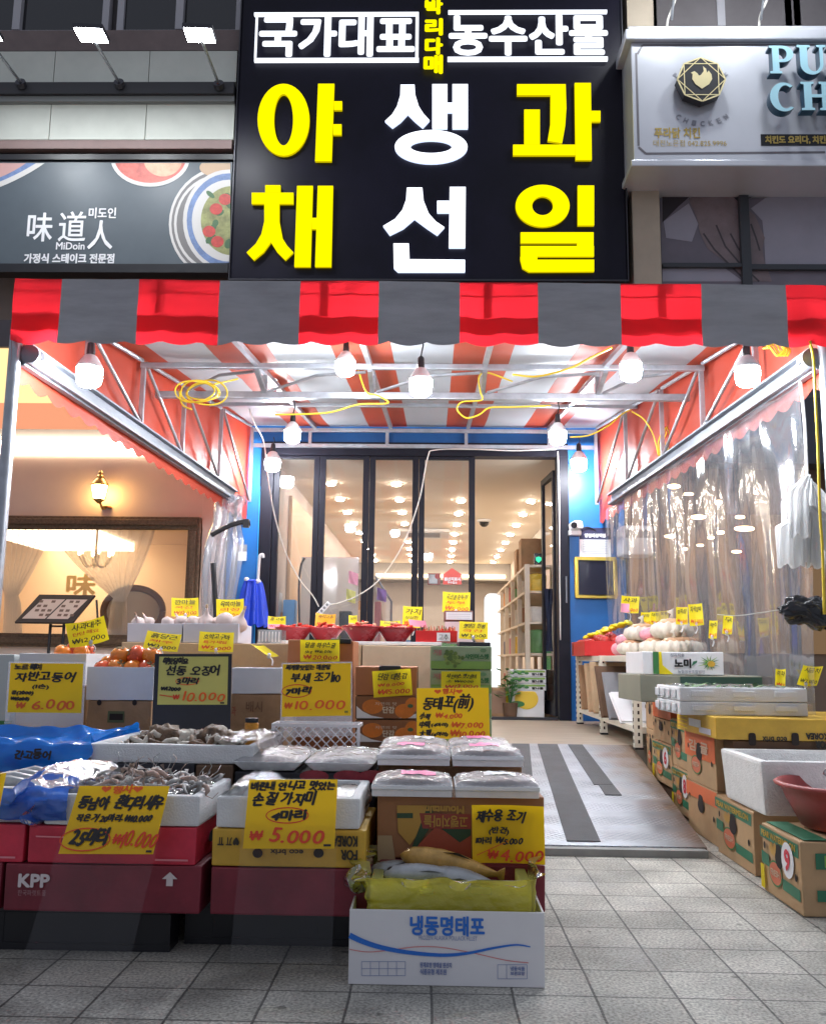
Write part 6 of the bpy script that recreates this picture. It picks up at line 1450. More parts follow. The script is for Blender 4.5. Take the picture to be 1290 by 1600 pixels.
# ------------------------------------------------------------------ back tier: bowls of peppers
Yk = 5.05
xa, xb, z0, ZK = face(566, 1008, 690, 1050, Yk)
carton('carton', 'tan carton under the two right red bowls', 'carton', xa, xb, Yk, Yk + .5, .15, ZK - .002, mat('straw_cardboard', (.66, .50, .34), .75, var=.12, vscale=6), tape=False)
xa2, _, _, _ = face(420, 1008, 560, 1050, Yk)
carton('carton', 'tan carton under the two left red bowls', 'carton', xa2, xa - .005, Yk, Yk + .5, .15, ZK - .002, TAN, tape=False)
wbx = thing('shelf_board', 'white shelf board under the red bowls behind the cartons', 'board', ((xa2 + xb) / 2, Yk + .3, ZK)); b = mbw(wbx); b.bx(xa2, xb, Yk + .02, Yk + .48, ZK, ZK + .018, WHITE); b.build('board', wbx, bevel=.003)
BOWL = mat('red_bowl', (.36, .015, .02), .25, var=.1); PEP = mat('pepper_red', (.60, .03, .015), .22, var=.2); PEPW = mat('pepper_flake', (.62, .30, .16), .5)
def bowl(lab, px, wpx, Y, kind, py=1002):
    s = wpx * Y / FOC / 2; c = Vector((P(px, py, Y).x, Y + .0, ZK + .0185)); t = thing('bowl', lab, 'bowl', c, group='red bowls of peppers on the back board')
    b = MB(); b.lathe([(.45 * s, 0), (.5 * s, .004), (.80 * s, .045 * s / .1), (1.0 * s, .07 * s / .1), (1.04 * s, .072 * s / .1), (1.0 * s, .064 * s / .1), (.75 * s, .04 * s / .1), (.3 * s, .014)], BOWL, 28); b.build('body', t, smooth=True)
    rn = random.Random(px); b = MB(); zt = .06 * s / .1
    for k in range(26):
        r_ = s * .85 * rn.random() ** .5; a_ = rn.uniform(0, 6.28); z = zt + .02 * (1 - r_ / s) * 2
        d = Vector((rn.uniform(-1, 1), rn.uniform(-1, 1), rn.uniform(-.3, .4))) * .03; q = Vector((r_ * math.cos(a_), r_ * math.sin(a_), z))
        b.tube([q - d, q, q + d * .9], [.008, .010, .003], PEP if rn.random() < kind else PEPW, 6)
    b.build('peppers', t, smooth=True)['kind'] = 'stuff'
bowl('red bowl of peppers at the far left, under the card with a pink strip', 460, 60, Yk + .28, .9); bowl('red bowl of peppers under the orange price card', 508, 60, Yk + .30, .9)
bowl('red bowl heaped with pale red peppers, third from left', 566, 66, Yk + .14, .55); bowl('red bowl heaped with pale red peppers, fourth from left', 618, 62, Yk + .14, .55)
Yq = 4.96
xa, xb, z0, z1 = face(649, 996, 714, 1014, Yk + .06)
t = tray('carton', 'flat red carton of dried goods on top of the tan carton', 'carton', xa, xb, Yk + .04, Yk + .28, ZK + .0185, ZK + .0185 + z1 - z0, RED, .005, bevel=.002)
b = on_front(t, Yk + .04); p = face(682, 998, 703, 1013, Yk + .04); b.rect(p[0], ZK + .024, p[1], ZK + .07, WHITE); b.text('고추', p[0] + .01, ZK + .03, p[1] - .01, ZK + .062, INK, .0006); b.build('print', t)
b = MB(); rn = random.Random(2)
for k in range(60):
    q = Vector((rn.uniform(-.1, .1), rn.uniform(-.09, .09), .05)); d = Vector((rn.uniform(-.3, .3), rn.uniform(-.3, .3), 1)) * rn.uniform(.02, .045); b.tube([q, q + d], [.004, .002], rn.choice((PEP, CALX, PEPW)), 5)
b.build('dried_stalks', t)['kind'] = 'stuff'
zs = ZK + .0185
for k in range(3):
    xa, xb, z0, z1 = face(697 - 2 * k, 957, 738, 975, Yk + .4)
    carton('carton', ['lowest pale boxed pack of the small stack behind the grape cartons', 'middle pale boxed pack of the small stack behind the grape cartons', 'topmost boxed pack of the small stack, with a white lined label'][k], 'carton', xa, xb, Yk + .33, Yk + .5, zs, zs + .062, (mat('pinkish_pack', (.66, .55, .56), .5), mat('pinkish_pack', (.66, .55, .56), .5), mat('brown_pack', (.25, .12, .10), .5))[k], 'small boxed packs stacked at the back', tape=False, warp=.001)
    t = [o for o in bpy.data.objects if o.name.startswith('carton') and o.type == 'EMPTY'][-1] if 0 else None
    if k == 2:
        pm = MB(); pm.T = frame((0, Yk + .324, 0), *FRONT)
        lt = [o for o in C.objects if o.get('label', '').startswith('topmost boxed pack')][0]; pm = on_front(lt, Yk + .328); pm.rect(xa + .012, zs + .01, xb - .006, zs + .053, WHITE); 
        for j in range(3): pm.rect(xa + .02, zs + .018 + .011 * j, xb - .015, zs + .0195 + .011 * j, GRINK, .0006)
        pm.build('label_sheet', lt)
    zs += .0625
xk0, xk1, _, _ = face(715, 1000, 765, 1030, 4.75)
tall('dark carton behind the grape cartons', 716, 766, 4.72, .3, P(740, 1002, 4.72).z, BLKCARD, py=1015)
# lattice basket
Yl = 3.52
xa, xb, z0, z1 = face(424, 1131, 562, 1170, Yl)
t = thing('plastic_basket', 'white plastic lattice basket standing behind the wrapped fish trays', 'basket', ((xa + xb) / 2, Yl + .07, ZT - .018)); zb = ZT - .018
LAT = mat('white_lattice', (.80, .76, .77), .35)
b = mbw(t); b.bx(xa, xb, Yl - .004, Yl + .006, z1 - .012, z1, LAT); b.bx(xa, xb, Yl - .004, Yl + .006, zb, zb + .012, LAT); b.bx(xa, xa + .01, Yl - .004, Yl + .006, zb + .0125, z1 - .0125, LAT); b.bx(xb - .01, xb, Yl - .004, Yl + .006, zb + .0125, z1 - .0125, LAT)
b.bx(xa, xb, Yl + .13, Yl + .14, z1 - .012, z1, LAT); b.bx(xa, xa + .008, Yl + .0065, Yl + .1295, z1 - .012, z1, LAT); b.bx(xb - .008, xb, Yl + .0065, Yl + .1295, z1 - .012, z1, LAT); b.bx(xa, xb, Yl + .0065, Yl + .1295, zb, zb + .006, LAT); b.build('frame', t)
b = mbw(t); st = .034; nx = int((xb - xa) / st); h_ = z1 - zb - .024
for k in range(-4, nx + 4):
    for s_ in (1, -1):
        p0 = Vector((xa + k * st, Yl + .001 * s_, zb + .012)); p1 = p0 + Vector((s_ * h_, 0, h_))
        for q, o in ((p0, p1), (p1, p0)):
            pass
        # clip to the basket front
        ta, tb = 0.0, 1.0
        dx = p1.x - p0.x
        for lim, sg_ in ((xa + .01, 1), (xb - .01, -1)):
            if sg_ * (p0.x - lim) < 0: ta = max(ta, (lim - p0.x) / dx)
            if sg_ * (p1.x - lim) < 0: tb = min(tb, (lim - p0.x) / dx)
        if tb - ta > .05: b.bar(p0 + (p1 - p0) * ta, p0 + (p1 - p0) * tb, .006, LAT, .004)
b.build('lattice', t)

# ------------------------------------------------------------------ price cards
A_ = OCARD
def big4(label, c4, Yt, Yb, lines, **k): return card(label, c4, Yt, Yb, lines, A_, **k)
big4('large amber card for salted mackerel, price 6,000 in orange', [(17, 1036), (131, 1037), (127, 1114), (12, 1113)], 3.60, 3.58,
     [('t', '노르웨이', .06, .86, .42, .98, INK, .012), ('t', '자반고등어', .07, .63, .86, .82, INK, .009), ('t', '(1손)', .32, .49, .54, .58, INK, .006), ('t', '중(2000)', .04, .36, .33, .44, INK, .008), ('t', '₩15000)', .03, .24, .28, .32, INK, .008), ('t', '6.000', .32, .07, .9, .29, OINK, .005), ('t', '₩', .10, .06, .22, .20, OINK, .006)],
     back=(-.03, -.36, 1.03, 1.03, CLEARFOG))
big4('dull yellow card in a black frame, squid, price 10,000', [(249, 1026), (357, 1026), (355, 1101), (246, 1101)], 3.62, 3.60,
     [('t', '마릿당이요', .05, .84, .42, .97, INK, .010), ('t', '선동 오징어', .10, .60, .86, .80, INK, .008), ('t', '3마리', .27, .42, .56, .55, INK, .009), ('o', .42, .485, .17, .085, OINK), ('t', '₩12000', .04, .29, .32, .38, INK, .008), ('l', [(.03, .20), (.22, .16)], .02, RINK), ('t', '₩', .22, .10, .31, .22, RINK, .006), ('t', '10.000', .36, .08, .95, .30, OINK, .004), ('p', .90, .02, .96, .05, INK)],
     back=(-.065, -.54, 1.05, 1.06, BLKCARD))
MATS['amber_olive'] = mat('olive_card', (.60, .54, .12), .35, var=.05, coat=.25)
for ch in [o for o in C.objects if o.get('label', '').startswith('dull yellow card')][0].children:
    if ch.name.startswith('paper'): ch.data.materials[0] = MATS['amber_olive']
big4('large amber card for croaker, 7 fish for 10,000 with a red circle', [(441, 1037), (549, 1037), (547, 1117), (441, 1121)], 3.66, 3.62,
     [('t', '찌개용맛있는 매운탕', .04, .88, .70, .98, INK, .010), ('t', '부세 조기10', .12, .64, .84, .82, INK, .008), ('t', '7마리', .05, .42, .40, .55, INK, .012), ('o', .21, .48, .22, .13, RINK), ('t', '₩', .03, .14, .14, .26, OINK, .006), ('t', '10.000', .19, .13, .90, .33, OINK, .004), ('p', .91, .05, .96, .09, mat('olive_ink', (.2, .2, .02), .5))],
     back=(-.02, -.38, 1.02, 1.03, CLEARFOG))
big4('large amber card with red hearts for pollack, three prices', [(651, 1075), (763, 1075), (765, 1154), (651, 1155)], 3.58, 3.55,
     [('h', .29, .93, .10, OINK), ('h', .59, .93, .10, OINK), ('t', '행사', .35, .87, .53, .99, OINK, .006), ('t', '동태포(前)', .07, .58, .76, .84, INK, .009), ('t', '小팩', .03, .38, .16, .50, INK, .008), ('t', '₩4.000', .25, .40, .62, .51, OINK, .005), ('t', '中팩', .03, .21, .17, .34, INK, .008), ('t', '(4마리)', .20, .24, .42, .31, INK, .007), ('t', '₩7.000', .46, .21, .90, .34, OINK, .005), ('t', '大팩', .03, .04, .18, .17, INK, .008), ('t', '(6마리)', .20, .06, .42, .13, INK, .007), ('t', '₩10.000', .45, .04, .92, .18, OINK, .005)],
     back=(-.02, -.12, 1.02, 1.03, CLEAR))
big4('large amber card with red hearts for shrimp on a leaning clear sheet', [(124, 1228), (266, 1228), (239, 1335), (92, 1334)], 2.60, 2.50,
     [('h', .31, .95, .11, OINK), ('h', .66, .95, .11, OINK), ('t', '행사', .38, .88, .60, .995, OINK, .006), ('t', '동남아 흰다리새우', .05, .64, .97, .84, INK, .011), ('t', '작은거 20마리-₩10.000', .08, .46, .88, .57, INK, .007), ('t', '25마리', .08, .13, .46, .36, INK, .012), ('o', .24, .20, .27, .17, RINK), ('t', '₩', .52, .13, .62, .30, RINK, .006), ('t', '10.000', .63, .10, .985, .36, RINK, .004), ('p', .92, .02, .98, .05, INK)],
     back=(-.03, -1.50, 1.02, 1.02, CLEAR))
big4('large amber card for cleaned flatfish, 4 for 5,000, on a leaning clear sheet', [(390, 1219), (527, 1217), (523, 1327), (379, 1325)], 2.595, 2.53,
     [('t', '비린내 안나고 맛있는', .03, .84, .97, .97, INK, .010), ('t', '손질 가자미', .06, .62, .74, .81, INK, .010), ('t', '4마리', .28, .40, .66, .54, INK, .011), ('o', .46, .47, .24, .12, RINK), ('t', '₩', .06, .10, .20, .24, RINK, .006), ('t', '5.000', .28, .08, .86, .32, RINK, .005), ('p', .88, .03, .96, .06, INK)],
     back=(-.03, -1.50, 1.02, 1.02, CLEAR))
big4('large amber card for ritual croaker, price 4,000, beside the white fish box', [(737, 1257), (848, 1259), (851, 1350), (737, 1347)], 2.66, 2.66,
     [('t', '제수용 조기', .05, .72, .70, .92, INK, .010), ('t', '(반건)', .23, .52, .50, .62, INK, .007), ('t', '1마리 ₩5.000', .05, .34, .68, .46, INK, .007), ('l', [(.06, .14), (.50, .40)], .012, RINK), ('t', '₩', .20, .07, .34, .22, RINK, .008), ('t', '4.000', .38, .05, .95, .27, RINK, .006)])
big4('amber card cut off by the left photo edge in front of the bagged fish', [(-60, 1209), (14, 1209), (2, 1268), (-72, 1266)], 2.585, 2.55, [('t', '갈치', .1, .5, .8, .9, INK, .01)])

small('small yellow card tilted on a white clip over the reddish fruit, price 12,000', 108, 970, 170, 1008, 3.9, '사과대추', '₩12.000', -12, 0, clip=(147, 1018, 3.95), sub='단단해요', pc=INK)
small('small yellow card standing behind the left garlic box', 269, 935, 311, 964, 4.95, '깐마늘', '₩10.000', 0, 0, clip=(290, 985, 4.9), sub='국산')
small('small yellow card standing behind the right garlic box', 339, 937, 382, 969, 4.95, '육쪽마늘', '₩15.000', -1, 0, clip=(360, 985, 4.9), sub='의성')
small('small yellow card leaning right, below the left garlic box', 226, 989, 280, 1017, 4.5, '흙당근', '₩3.000', 7, 4, sub='제주', pc=INK, clip=(250, 1030, 4.52))
small('small yellow card with red prices below the right garlic box', 311, 988, 365, 1019, 4.5, '호박고구마', '₩5.000', 2, 1, sub='특가세일', clip=(338, 1030, 4.52))
card('small yellow card tipped over, writing hidden, on the tan carton', [(385, 1004), (412, 1013), (435, 1027), (410, 1024)], 4.55, 4.5, [], clip=(425, 1040, 4.48))
small('small yellow card with a pink strip above the leftmost red bowl', 419, 964, 447, 984, 5.5, '홍고추', '₩3.000', 1, 0, pink=True)
small('small orange price card above the second red bowl', 493, 960, 524, 981, 5.42, '꽈리고추', '₩2.000', 5, 0, m=mat('orange_card', (.85, .42, .0), .5))
small('narrow yellow card standing between two door posts', 545, 962, 558, 982, 5.46, '오이', '₩', 0, 0)
small('wide short yellow card above the fourth red bowl', 594, 971, 625, 987, 5.42, '청양고추', '₩2.000', 0, 0)
small('yellow card with a pink strip left of the second door post', 629, 948, 659, 981, 5.5, '가지', '₩2.000', 3, 0, sub='싱싱한')
prop(card('pink slip tucked below the yellow card', [(638, 968), (664, 970), (668, 981), (640, 978)], 5.42, 5.42, [], PINK), group='')
small('yellow card with a rounded right corner above the stacked packs', 691, 926, 734, 958, 5.4, '국산콩 순두부', '₩5.000', 2, 0, sub='두부')
small('yellow card right of the small stacked packs, above the grape cartons', 717, 972, 762, 999, 5.0, '햇생강 한봉', '₩3.000', 2, 0, sub='국산', pc=INK)
small('yellow card with two prices clipped to the plain brown carton', 470, 1000, 531, 1034, 4.27, '달콤 하우스귤', '₩20.000', 0, 0, sub='5kg ₩10.000', lean=.005)
small('yellow card with two red prices clipped to the persimmon stack', 583, 1047, 643, 1088, 3.97, '단감 대봉감', '₩15.000', -4, 0, sub='₩8.000', lean=.005)
small('yellow card stuck on the second grape carton', 689, 1049, 750, 1078, 4.07, '샤인머스켓2송이', '₩13.000', 0, 0, sub='소 ₩8000', lean=.003)
# ------------------------------------------------------------------ right side: banana boxes
BAN = mat('banana_carton', (.50, .32, .17), .75, var=.14, vscale=7); ORL = mat('orange_print_band', (.72, .16, .05), .55, var=.1); STKR = mat('sticker_red', (.70, .04, .07), .5)
TEALG = mat('teal_green_print', (.03, .17, .09), .5)
def yz(px, py, X): q = PX(px, py, X); return (-q.y, q.z)
def banana(label, X, ya, yb, z0, z1, band=TEALG, sticker=False, tag=False, deep=.30, oval=True, group='fruit cartons stacked along the right of the ramp'):
    """carton whose long printed side faces the ramp (-x); ya is the end nearer the camera"""
    t = carton('carton', label, 'carton', X, X + deep, ya, yb, z0, z1, BAN, group, tape=False, warp=.004)
    b = on_left(t, X); L = yb - ya; H = z1 - z0
    def U(u, v): return (-yb + u * L, z0 + v * H)
    if band:
        b.poly([U(.0, .97), U(.0, .80), U(.97, .76), U(.97, .95)][::1], band)
        p0, p1 = U(.05, .83), U(.9, .92); b.text('PEAR WATERMELON', p0[0], p0[1], p1[0], p1[1], YBOX, .0008, .001)
        b.poly([U(.55, .36), U(.55, .20), U(.97, .18), U(.97, .34)], band); b.poly([U(.02, .60), U(.02, .42), U(.22, .40), U(.22, .58)], band)
        b.poly([U(.24, .70), U(.30, .80), U(.34, .72), U(.40, .82), U(.44, .70), U(.5, .78), U(.46, .60), U(.28, .62)], mat('print_ochre', (.55, .30, .06), .5), .0004)
    else:
        for k in range(3): p = U(.2 + .25 * k, .85); b.ell(p[0], p[1], .012, .012, HOLE)
    if oval:
        p = U(.38, .36); b.ell(p[0], p[1], L * .16, H * .17, mat('oval_red', (.62, .15, .07), .5), .0008); b.ring(p[0], p[1], L * .17, H * .185, .006, GREEN, .001)
        q0, q1 = U(.27, .32), U(.49, .41); b.text('FRESH', q0[0], q0[1], q1[0], q1[1], mat('print_pale', (.7, .5, .35), .5), .0015, .0008)
    p = U(.5, .60); hh = [(p[0] + .5 * L * .20 * math.cos(a_) , p[1] + H * .13 * math.sin(a_) + (.02 if math.sin(a_) > .8 else 0)) for a_ in [2 * PI * i / 20 for i in range(20)]]; b.poly(hh, HOLE, .002)
    for (u, v) in ((.13, .70), (.9, .48)): p = U(u, v); b.ell(p[0], p[1], .011, .013, HOLE, .002, 12)
    b.build('print', t)
    if sticker:
        b = on_left(t, X); p = U(.72, .66); b.ell(p[0], p[1], L * .15, H * .25, WHITE, .003); b.text(sticker, p[0] - L * .06, p[1] - H * .14, p[0] + L * .06, p[1] + H * .14, STKR, .0042, .0035); b.build('sticker', t)
    if tag:
        b = on_left(t, X); p0, p1 = U(.0, .05), U(.10, .40); b.rect(p0[0], p0[1], p1[0], p1[1], YCARD, .003); b.build('yellow_tag', t)
    return t
t = banana('nearest banana carton with a red 9 sticker, under the red basin', 1.205, 3.19, 3.56, .002, .235, sticker='9', tag=True, deep=.46)
b = on_front(t, 3.19); 
b.rect(1.25, .15, 1.66, .20, TEALG); b.text('PEAR', 1.28, .158, 1.42, .192, LGREEN, .001, .002); b.rect(1.25, .05, 1.66, .085, TEALG, 0); b.build('print', t)
b = mbw(t); b.bx(1.22, 1.3, 3.2, 3.55, .2385, .24, TEALG); b.build('flap_print', t)
banana('banana carton under the front of the big white foam box', 1.245, 3.76, 4.24, .002, .24, deep=.46)
banana('orange topped carton at ground level behind the foam box carton', 1.27, 4.30, 4.80, .002, .24, band=None, oval=False, deep=.40)
t = banana('orange printed carton under the front corner of the yellow carton', 1.27, 4.30, 4.80, .242, .478, band=None, oval=True, deep=.40)
b = on_left(t, 1.27); b.rect(-4.80, .36, -4.30, .474, ORL, .0005); b.text('감 귤', -4.72, .39, -4.40, .44, mat('print_pale', (.7, .5, .35), .5), .0014, .002); b.build('band', t)
t = [o for o in C.objects if o.get('label', '').startswith('orange topped carton')][0]; b = on_left(t, 1.27); b.rect(-4.80, .17, -4.30, .236, ORL, .0005); b.build('band', t)
zb4 = .04
banana('lower banana carton with a red sticker at the middle of the ramp edge', 1.30, 4.83, 5.20, .03, .262, sticker='8', tag=True, deep=.36)
banana('upper banana carton, right one of the middle pair', 1.30, 4.83, 5.20, .264, .51, deep=.36)
banana('lower banana carton of the middle pair, far one with a red sticker', 1.31, 5.24, 5.68, .13, .36, sticker='6', tag=True, deep=.36)
banana('small brown carton with a hole, on the far banana carton', 1.31, 5.24, 5.68, .362, .49, band=None, oval=False, deep=.36)
t = carton('carton', 'orange lidded carton end with a white paper slip, topmost by the ramp', 'carton', 1.31, 1.62, 5.24, 5.68, .492, .60, ORL, tape=False)
b = mbw(t); b.grid(lambda u, v: (1.30 + .12 * u, 5.3 + .24 * v, .603 + .03 * math.sin(PI * u) * (1 - v)), 8, 6, WHITE); b.build('paper_slip', t, smooth=True)
banana('lower brown carton in the row next to the shelf post', 1.345, 5.74, 6.02, .14, .40, band=None, deep=.3)
banana('upper brown carton in the row next to the shelf post', 1.345, 5.74, 6.02, .402, .59, band=None, oval=False, deep=.3)
t = carton('carton', 'orange and white carton on the far row by the shelf post', 'carton', 1.345, 1.62, 5.74, 6.02, .592, .66, ORL, tape=False)
# wooden blocks that level the cartons
for k, (ya, yb, h_) in enumerate(((5.26, 5.66, .127), (5.75, 6.0, .137), (4.86, 5.17, .027))):
    t = thing('timber_block', ['timber block under the far banana carton with a sticker', 'timber block under the carton next to the shelf post', 'thin board under the near banana carton of the middle pair'][k], 'block', (1.45, (ya + yb) / 2, .001)); b = mbw(t); b.bx(1.33, 1.6, ya, yb, .002, h_, DKCARD); b.build('block', t, bevel=.004)
# foam box and red basin in front
SBOX = mat('snowy_foam', (.80, .79, .77), .8, var=.10, vscale=20, bump=.5, bscale=140)
t = tray('foam_box', 'big white foam box on the banana carton, partly behind the red basin', 'foam box', 1.235, 1.86, 3.62, 4.12, .245, .448, SBOX, wall=.04, bevel=.014, taper=.012)
b = MB(); b.grid(lambda u, v: (-.26 + .52 * u, -.2 + .4 * v, .13 + .02 * noise.noise(Vector((u * 5, v * 5, 1)))), 16, 16, mat('ice', (.66, .66, .66), .5, bump=.6, bscale=60)); b.build('ice', t, smooth=True)
BAS = mat('basin_red', (.33, .05, .045), .42, var=.12)
bc = P(1290, 1310, 3.42); bc.z = .242
t = thing('basin', 'dark red plastic basin on the nearest banana carton', 'basin', (1.49, 3.41, .242))
b = MB(); b.lathe([(.17, .001), (.185, .008), (.232, .10), (.248, .138), (.266, .141), (.270, .150), (.260, .157), (.242, .153), (.222, .10), (.17, .016), (.001, .014)], BAS, 48, cap=False); b.build('body', t, smooth=True)
b = MB(); b.lathe([(.001, .105), (.21, .09)], mat('salt', (.66, .60, .58), .6, bump=.6, bscale=120), 24, cap=False); b.build('contents', t, smooth=True)
b = MB(); b.tube(smooth_path([(-.05, -.03, .09), (-.065, -.02, .14), (-.08, .0, .175), (-.095, .02, .19)]), [.018] * 6 + [.014] * 6 + [.012] * 7, film('bag_neck', (.75, .72, .78), .4, .7, .12), 8); b.build('bag_neck', t, smooth=True)
# yellow carton, white foam trays, green carton, labelled carton
x0, x1 = 1.285, 2.02
t = carton('carton', 'flat yellow carton with upside down black lettering under the white foam trays', 'carton', x0 - .06, x1, 4.13, 4.78, .482, .575, YBOX, tape=False)
t_y = t; b = on_front(t, 4.13)
def fr4(px0, py0, px1, py1): return face(px0, py0, px1, py1, 4.13)
for px in (1174, 1241): p = fr4(px - 6, 1145, px + 6, 1165); b.poly([((p[0] + p[1]) / 2 + (p[1] - p[0]) / 2 * math.copysign(abs(math.cos(a_)) ** .5, math.cos(a_)), (p[2] + p[3]) / 2 + (p[3] - p[2]) / 2 * math.copysign(abs(math.sin(a_)) ** .5, math.sin(a_))) for a_ in [2 * PI * i / 24 for i in range(24)]], HOLE)
p = fr4(1190, 1151, 1228, 1160); b.text('eco brix', p[0], p[2], p[1], p[3], KINK, 0, .001, 180); p = fr4(1258, 1146, 1292, 1155); b.text('KOREA', p[0], p[2], p[1], p[3], KINK, 0, .002, 180); p = fr4(1273, 1158, 1292, 1169); b.text('FOR', p[0], p[2], p[1], p[3], KINK, 0, .002, 180)
b.build('print', t)
b = on_left(t, x0 - .06); b.rect(-4.55, .515, -4.35, .55, WHITE); b.rect(-4.38, .495, -4.2, .52, mat('label_lilac', (.62, .6, .68), .5), 0)
for k in range(4): b.line([(-4.75, .50 + .018 * k), (-4.58, .498 + .018 * k)], .004, YCARD)
b.build('side_label', t)
carton('carton', 'brown carton propping up the yellow carton behind the big foam box', 'carton', 1.30, 1.80, 4.26 - .11, 4.28, .003, .478, DKCARD, tape=False)
t = thing('foam_tray', 'two stacked white foam fruit trays on the yellow carton', 'foam tray', (1.5, 4.4, .578))
for nm, za, zb_, lab in (('lower', .578, .628, None), ('upper', .632, .70, None)):
    pass
C.objects.unlink(t); bpy.data.objects.remove(t)
xa, xb = P(1062, 1110, 4.28).x, P(1262, 1110, 4.28).x
for k, (za, zb_, lab) in enumerate(((.577, .636, 'lower white foam fruit tray on the yellow carton'), (.638, .70, 'upper white foam fruit tray holding green leaves'))):
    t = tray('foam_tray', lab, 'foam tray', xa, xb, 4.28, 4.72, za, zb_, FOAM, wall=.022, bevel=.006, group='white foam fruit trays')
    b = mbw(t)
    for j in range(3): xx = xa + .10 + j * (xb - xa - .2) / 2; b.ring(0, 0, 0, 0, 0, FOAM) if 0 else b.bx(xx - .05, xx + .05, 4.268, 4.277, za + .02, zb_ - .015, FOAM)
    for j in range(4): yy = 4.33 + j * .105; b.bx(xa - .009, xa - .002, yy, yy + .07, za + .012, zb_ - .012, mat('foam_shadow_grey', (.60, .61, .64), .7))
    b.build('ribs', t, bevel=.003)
    if k:
        b = MB(); rn = random.Random(6)
        for j in range(50):
            q = Vector((rn.uniform(-.22, .22), rn.uniform(-.17, .05), .058 + rn.uniform(0, .014))); a_ = rn.uniform(0, 6.28); s_ = rn.uniform(.02, .04)
            d = Vector((math.cos(a_), math.sin(a_), rn.uniform(-.1, .4))) * s_; e = Vector((-math.sin(a_), math.cos(a_), 0)) * s_ * .5
            b.add([q - d, q + e, q + d, q - e], [(0, 1, 2, 3)], mat('leaf_green', (.07, .17, .05), .5))
        b.build('leaves', t)['kind'] = 'stuff'
        b = MB(); b.grid(lambda u, v: (-.27 + .54 * u, -.12 + .33 * v, .066 + .012 * noise.noise(Vector((u * 7, v * 5, 3)))), 20, 12, WRAP); b.build('plastic_wrap', t, smooth=True)
t = tray('foam_tray', 'crushed white foam tray with a paper flap left of the stacked trays', 'foam tray', 1.29, 1.40, 4.5, 4.95, .577, .615, FOAM, .015)
b = mbw(t); b.grid(lambda u, v: (1.26 + .12 * u, 4.85 + .25 * v, .622 + .035 * math.sin(PI * u) * (1 - v)), 8, 6, WHITE); b.build('paper_flap', t, smooth=True)
x0, x1, z0, z1 = face(1000, 1055, 1190, 1090, 5.0)
t = carton('carton', 'flat grey green carton under the white labelled carton', 'carton', x0, x1, 5.0, 5.6, .60 + .0, z1 - .002, mat('olive_grey_carton', (.25, .25, .19), .6, var=.12), tape=False)
b = on_front(t, 5.0); p = face(1062, 1056, 1190, 1089, 5.0); b.rect(p[0], p[2] + .004, p[1], p[3] - .006, mat('print_deep_green', (.025, .07, .05), .5)); b.build('print', t)
zl = z1
x0, x1, z0, z1 = face(1004, 1018, 1130, 1054, 5.04)
t = carton('carton', 'white carton with green and yellow print and a leafy picture, above the grey green carton', 'carton', x0, x1, 5.04, 5.5, zl, zl + z1 - z0, WHITE, tape=False)
b = on_front(t, 5.04); p = face(1018, 1018, 1045, 1054, 5.04); b.rect(p[0] + .005, zl + .003, p[0] + .035, zl + .12, GREEN); b.poly([(p[0] + .036, zl + .003), (p[0] + .11, zl + .003), (p[0] + .055, zl + .05), (p[0] + .05, zl + .12), (p[0] + .036, zl + .12)], YCARD, .0003)
b.poly([(p[0] + .056, zl + .12), (p[0] + .062, zl + .06), (p[0] + .10, zl + .012), (p[0] + .115, zl + .004), (p[0] + .085, zl + .12)][::1], GREEN, .0002) if 0 else None
p = face(1053, 1030, 1078, 1043, 5.04); b.text('노미', p[0], p[2], p[1], p[3], INK, .0005, .003); p = face(1046, 1021, 1068, 1026, 5.04); b.text('산지직송', p[0], p[2], p[1], p[3], GRINK, .0005, .0008)
p = face(1058, 1047, 1100, 1052, 5.04); b.text('농협영농조합법인', p[0], p[2], p[1], p[3], GRINK, .0005, .0006); p = face(1079, 1032, 1088, 1041, 5.04); b.poly([(p[0], p[2]), (p[1], p[2] + .02), (p[1], p[3]), (p[0] + .01, p[2] + .025)], TEALG, .0005)
c = P(1107, 1036, 5.04)
for k in range(14): a_ = 2 * PI * k / 14; b.poly([(c.x + .012 * math.cos(a_ - .4), c.z + .010 * math.sin(a_ - .4)), (c.x + .012 * math.cos(a_ + .4), c.z + .010 * math.sin(a_ + .4)), (c.x + (.05 + .012 * (k % 3)) * math.cos(a_), c.z + .042 * math.sin(a_))], (LGREEN, GREEN)[k % 2], .0006 + k * .0001)
b.ell(c.x + .01, c.z - .005, .02, .016, YBOX, .0025); b.build('print', t)
for k, (ya, yb, za) in enumerate(((5.02, 5.58, .0),)):
    t = carton('carton', 'brown carton holding up the grey green carton behind the banana cartons', 'carton', 1.67, 2.0, ya, yb, .003, .597, CARD, tape=False)

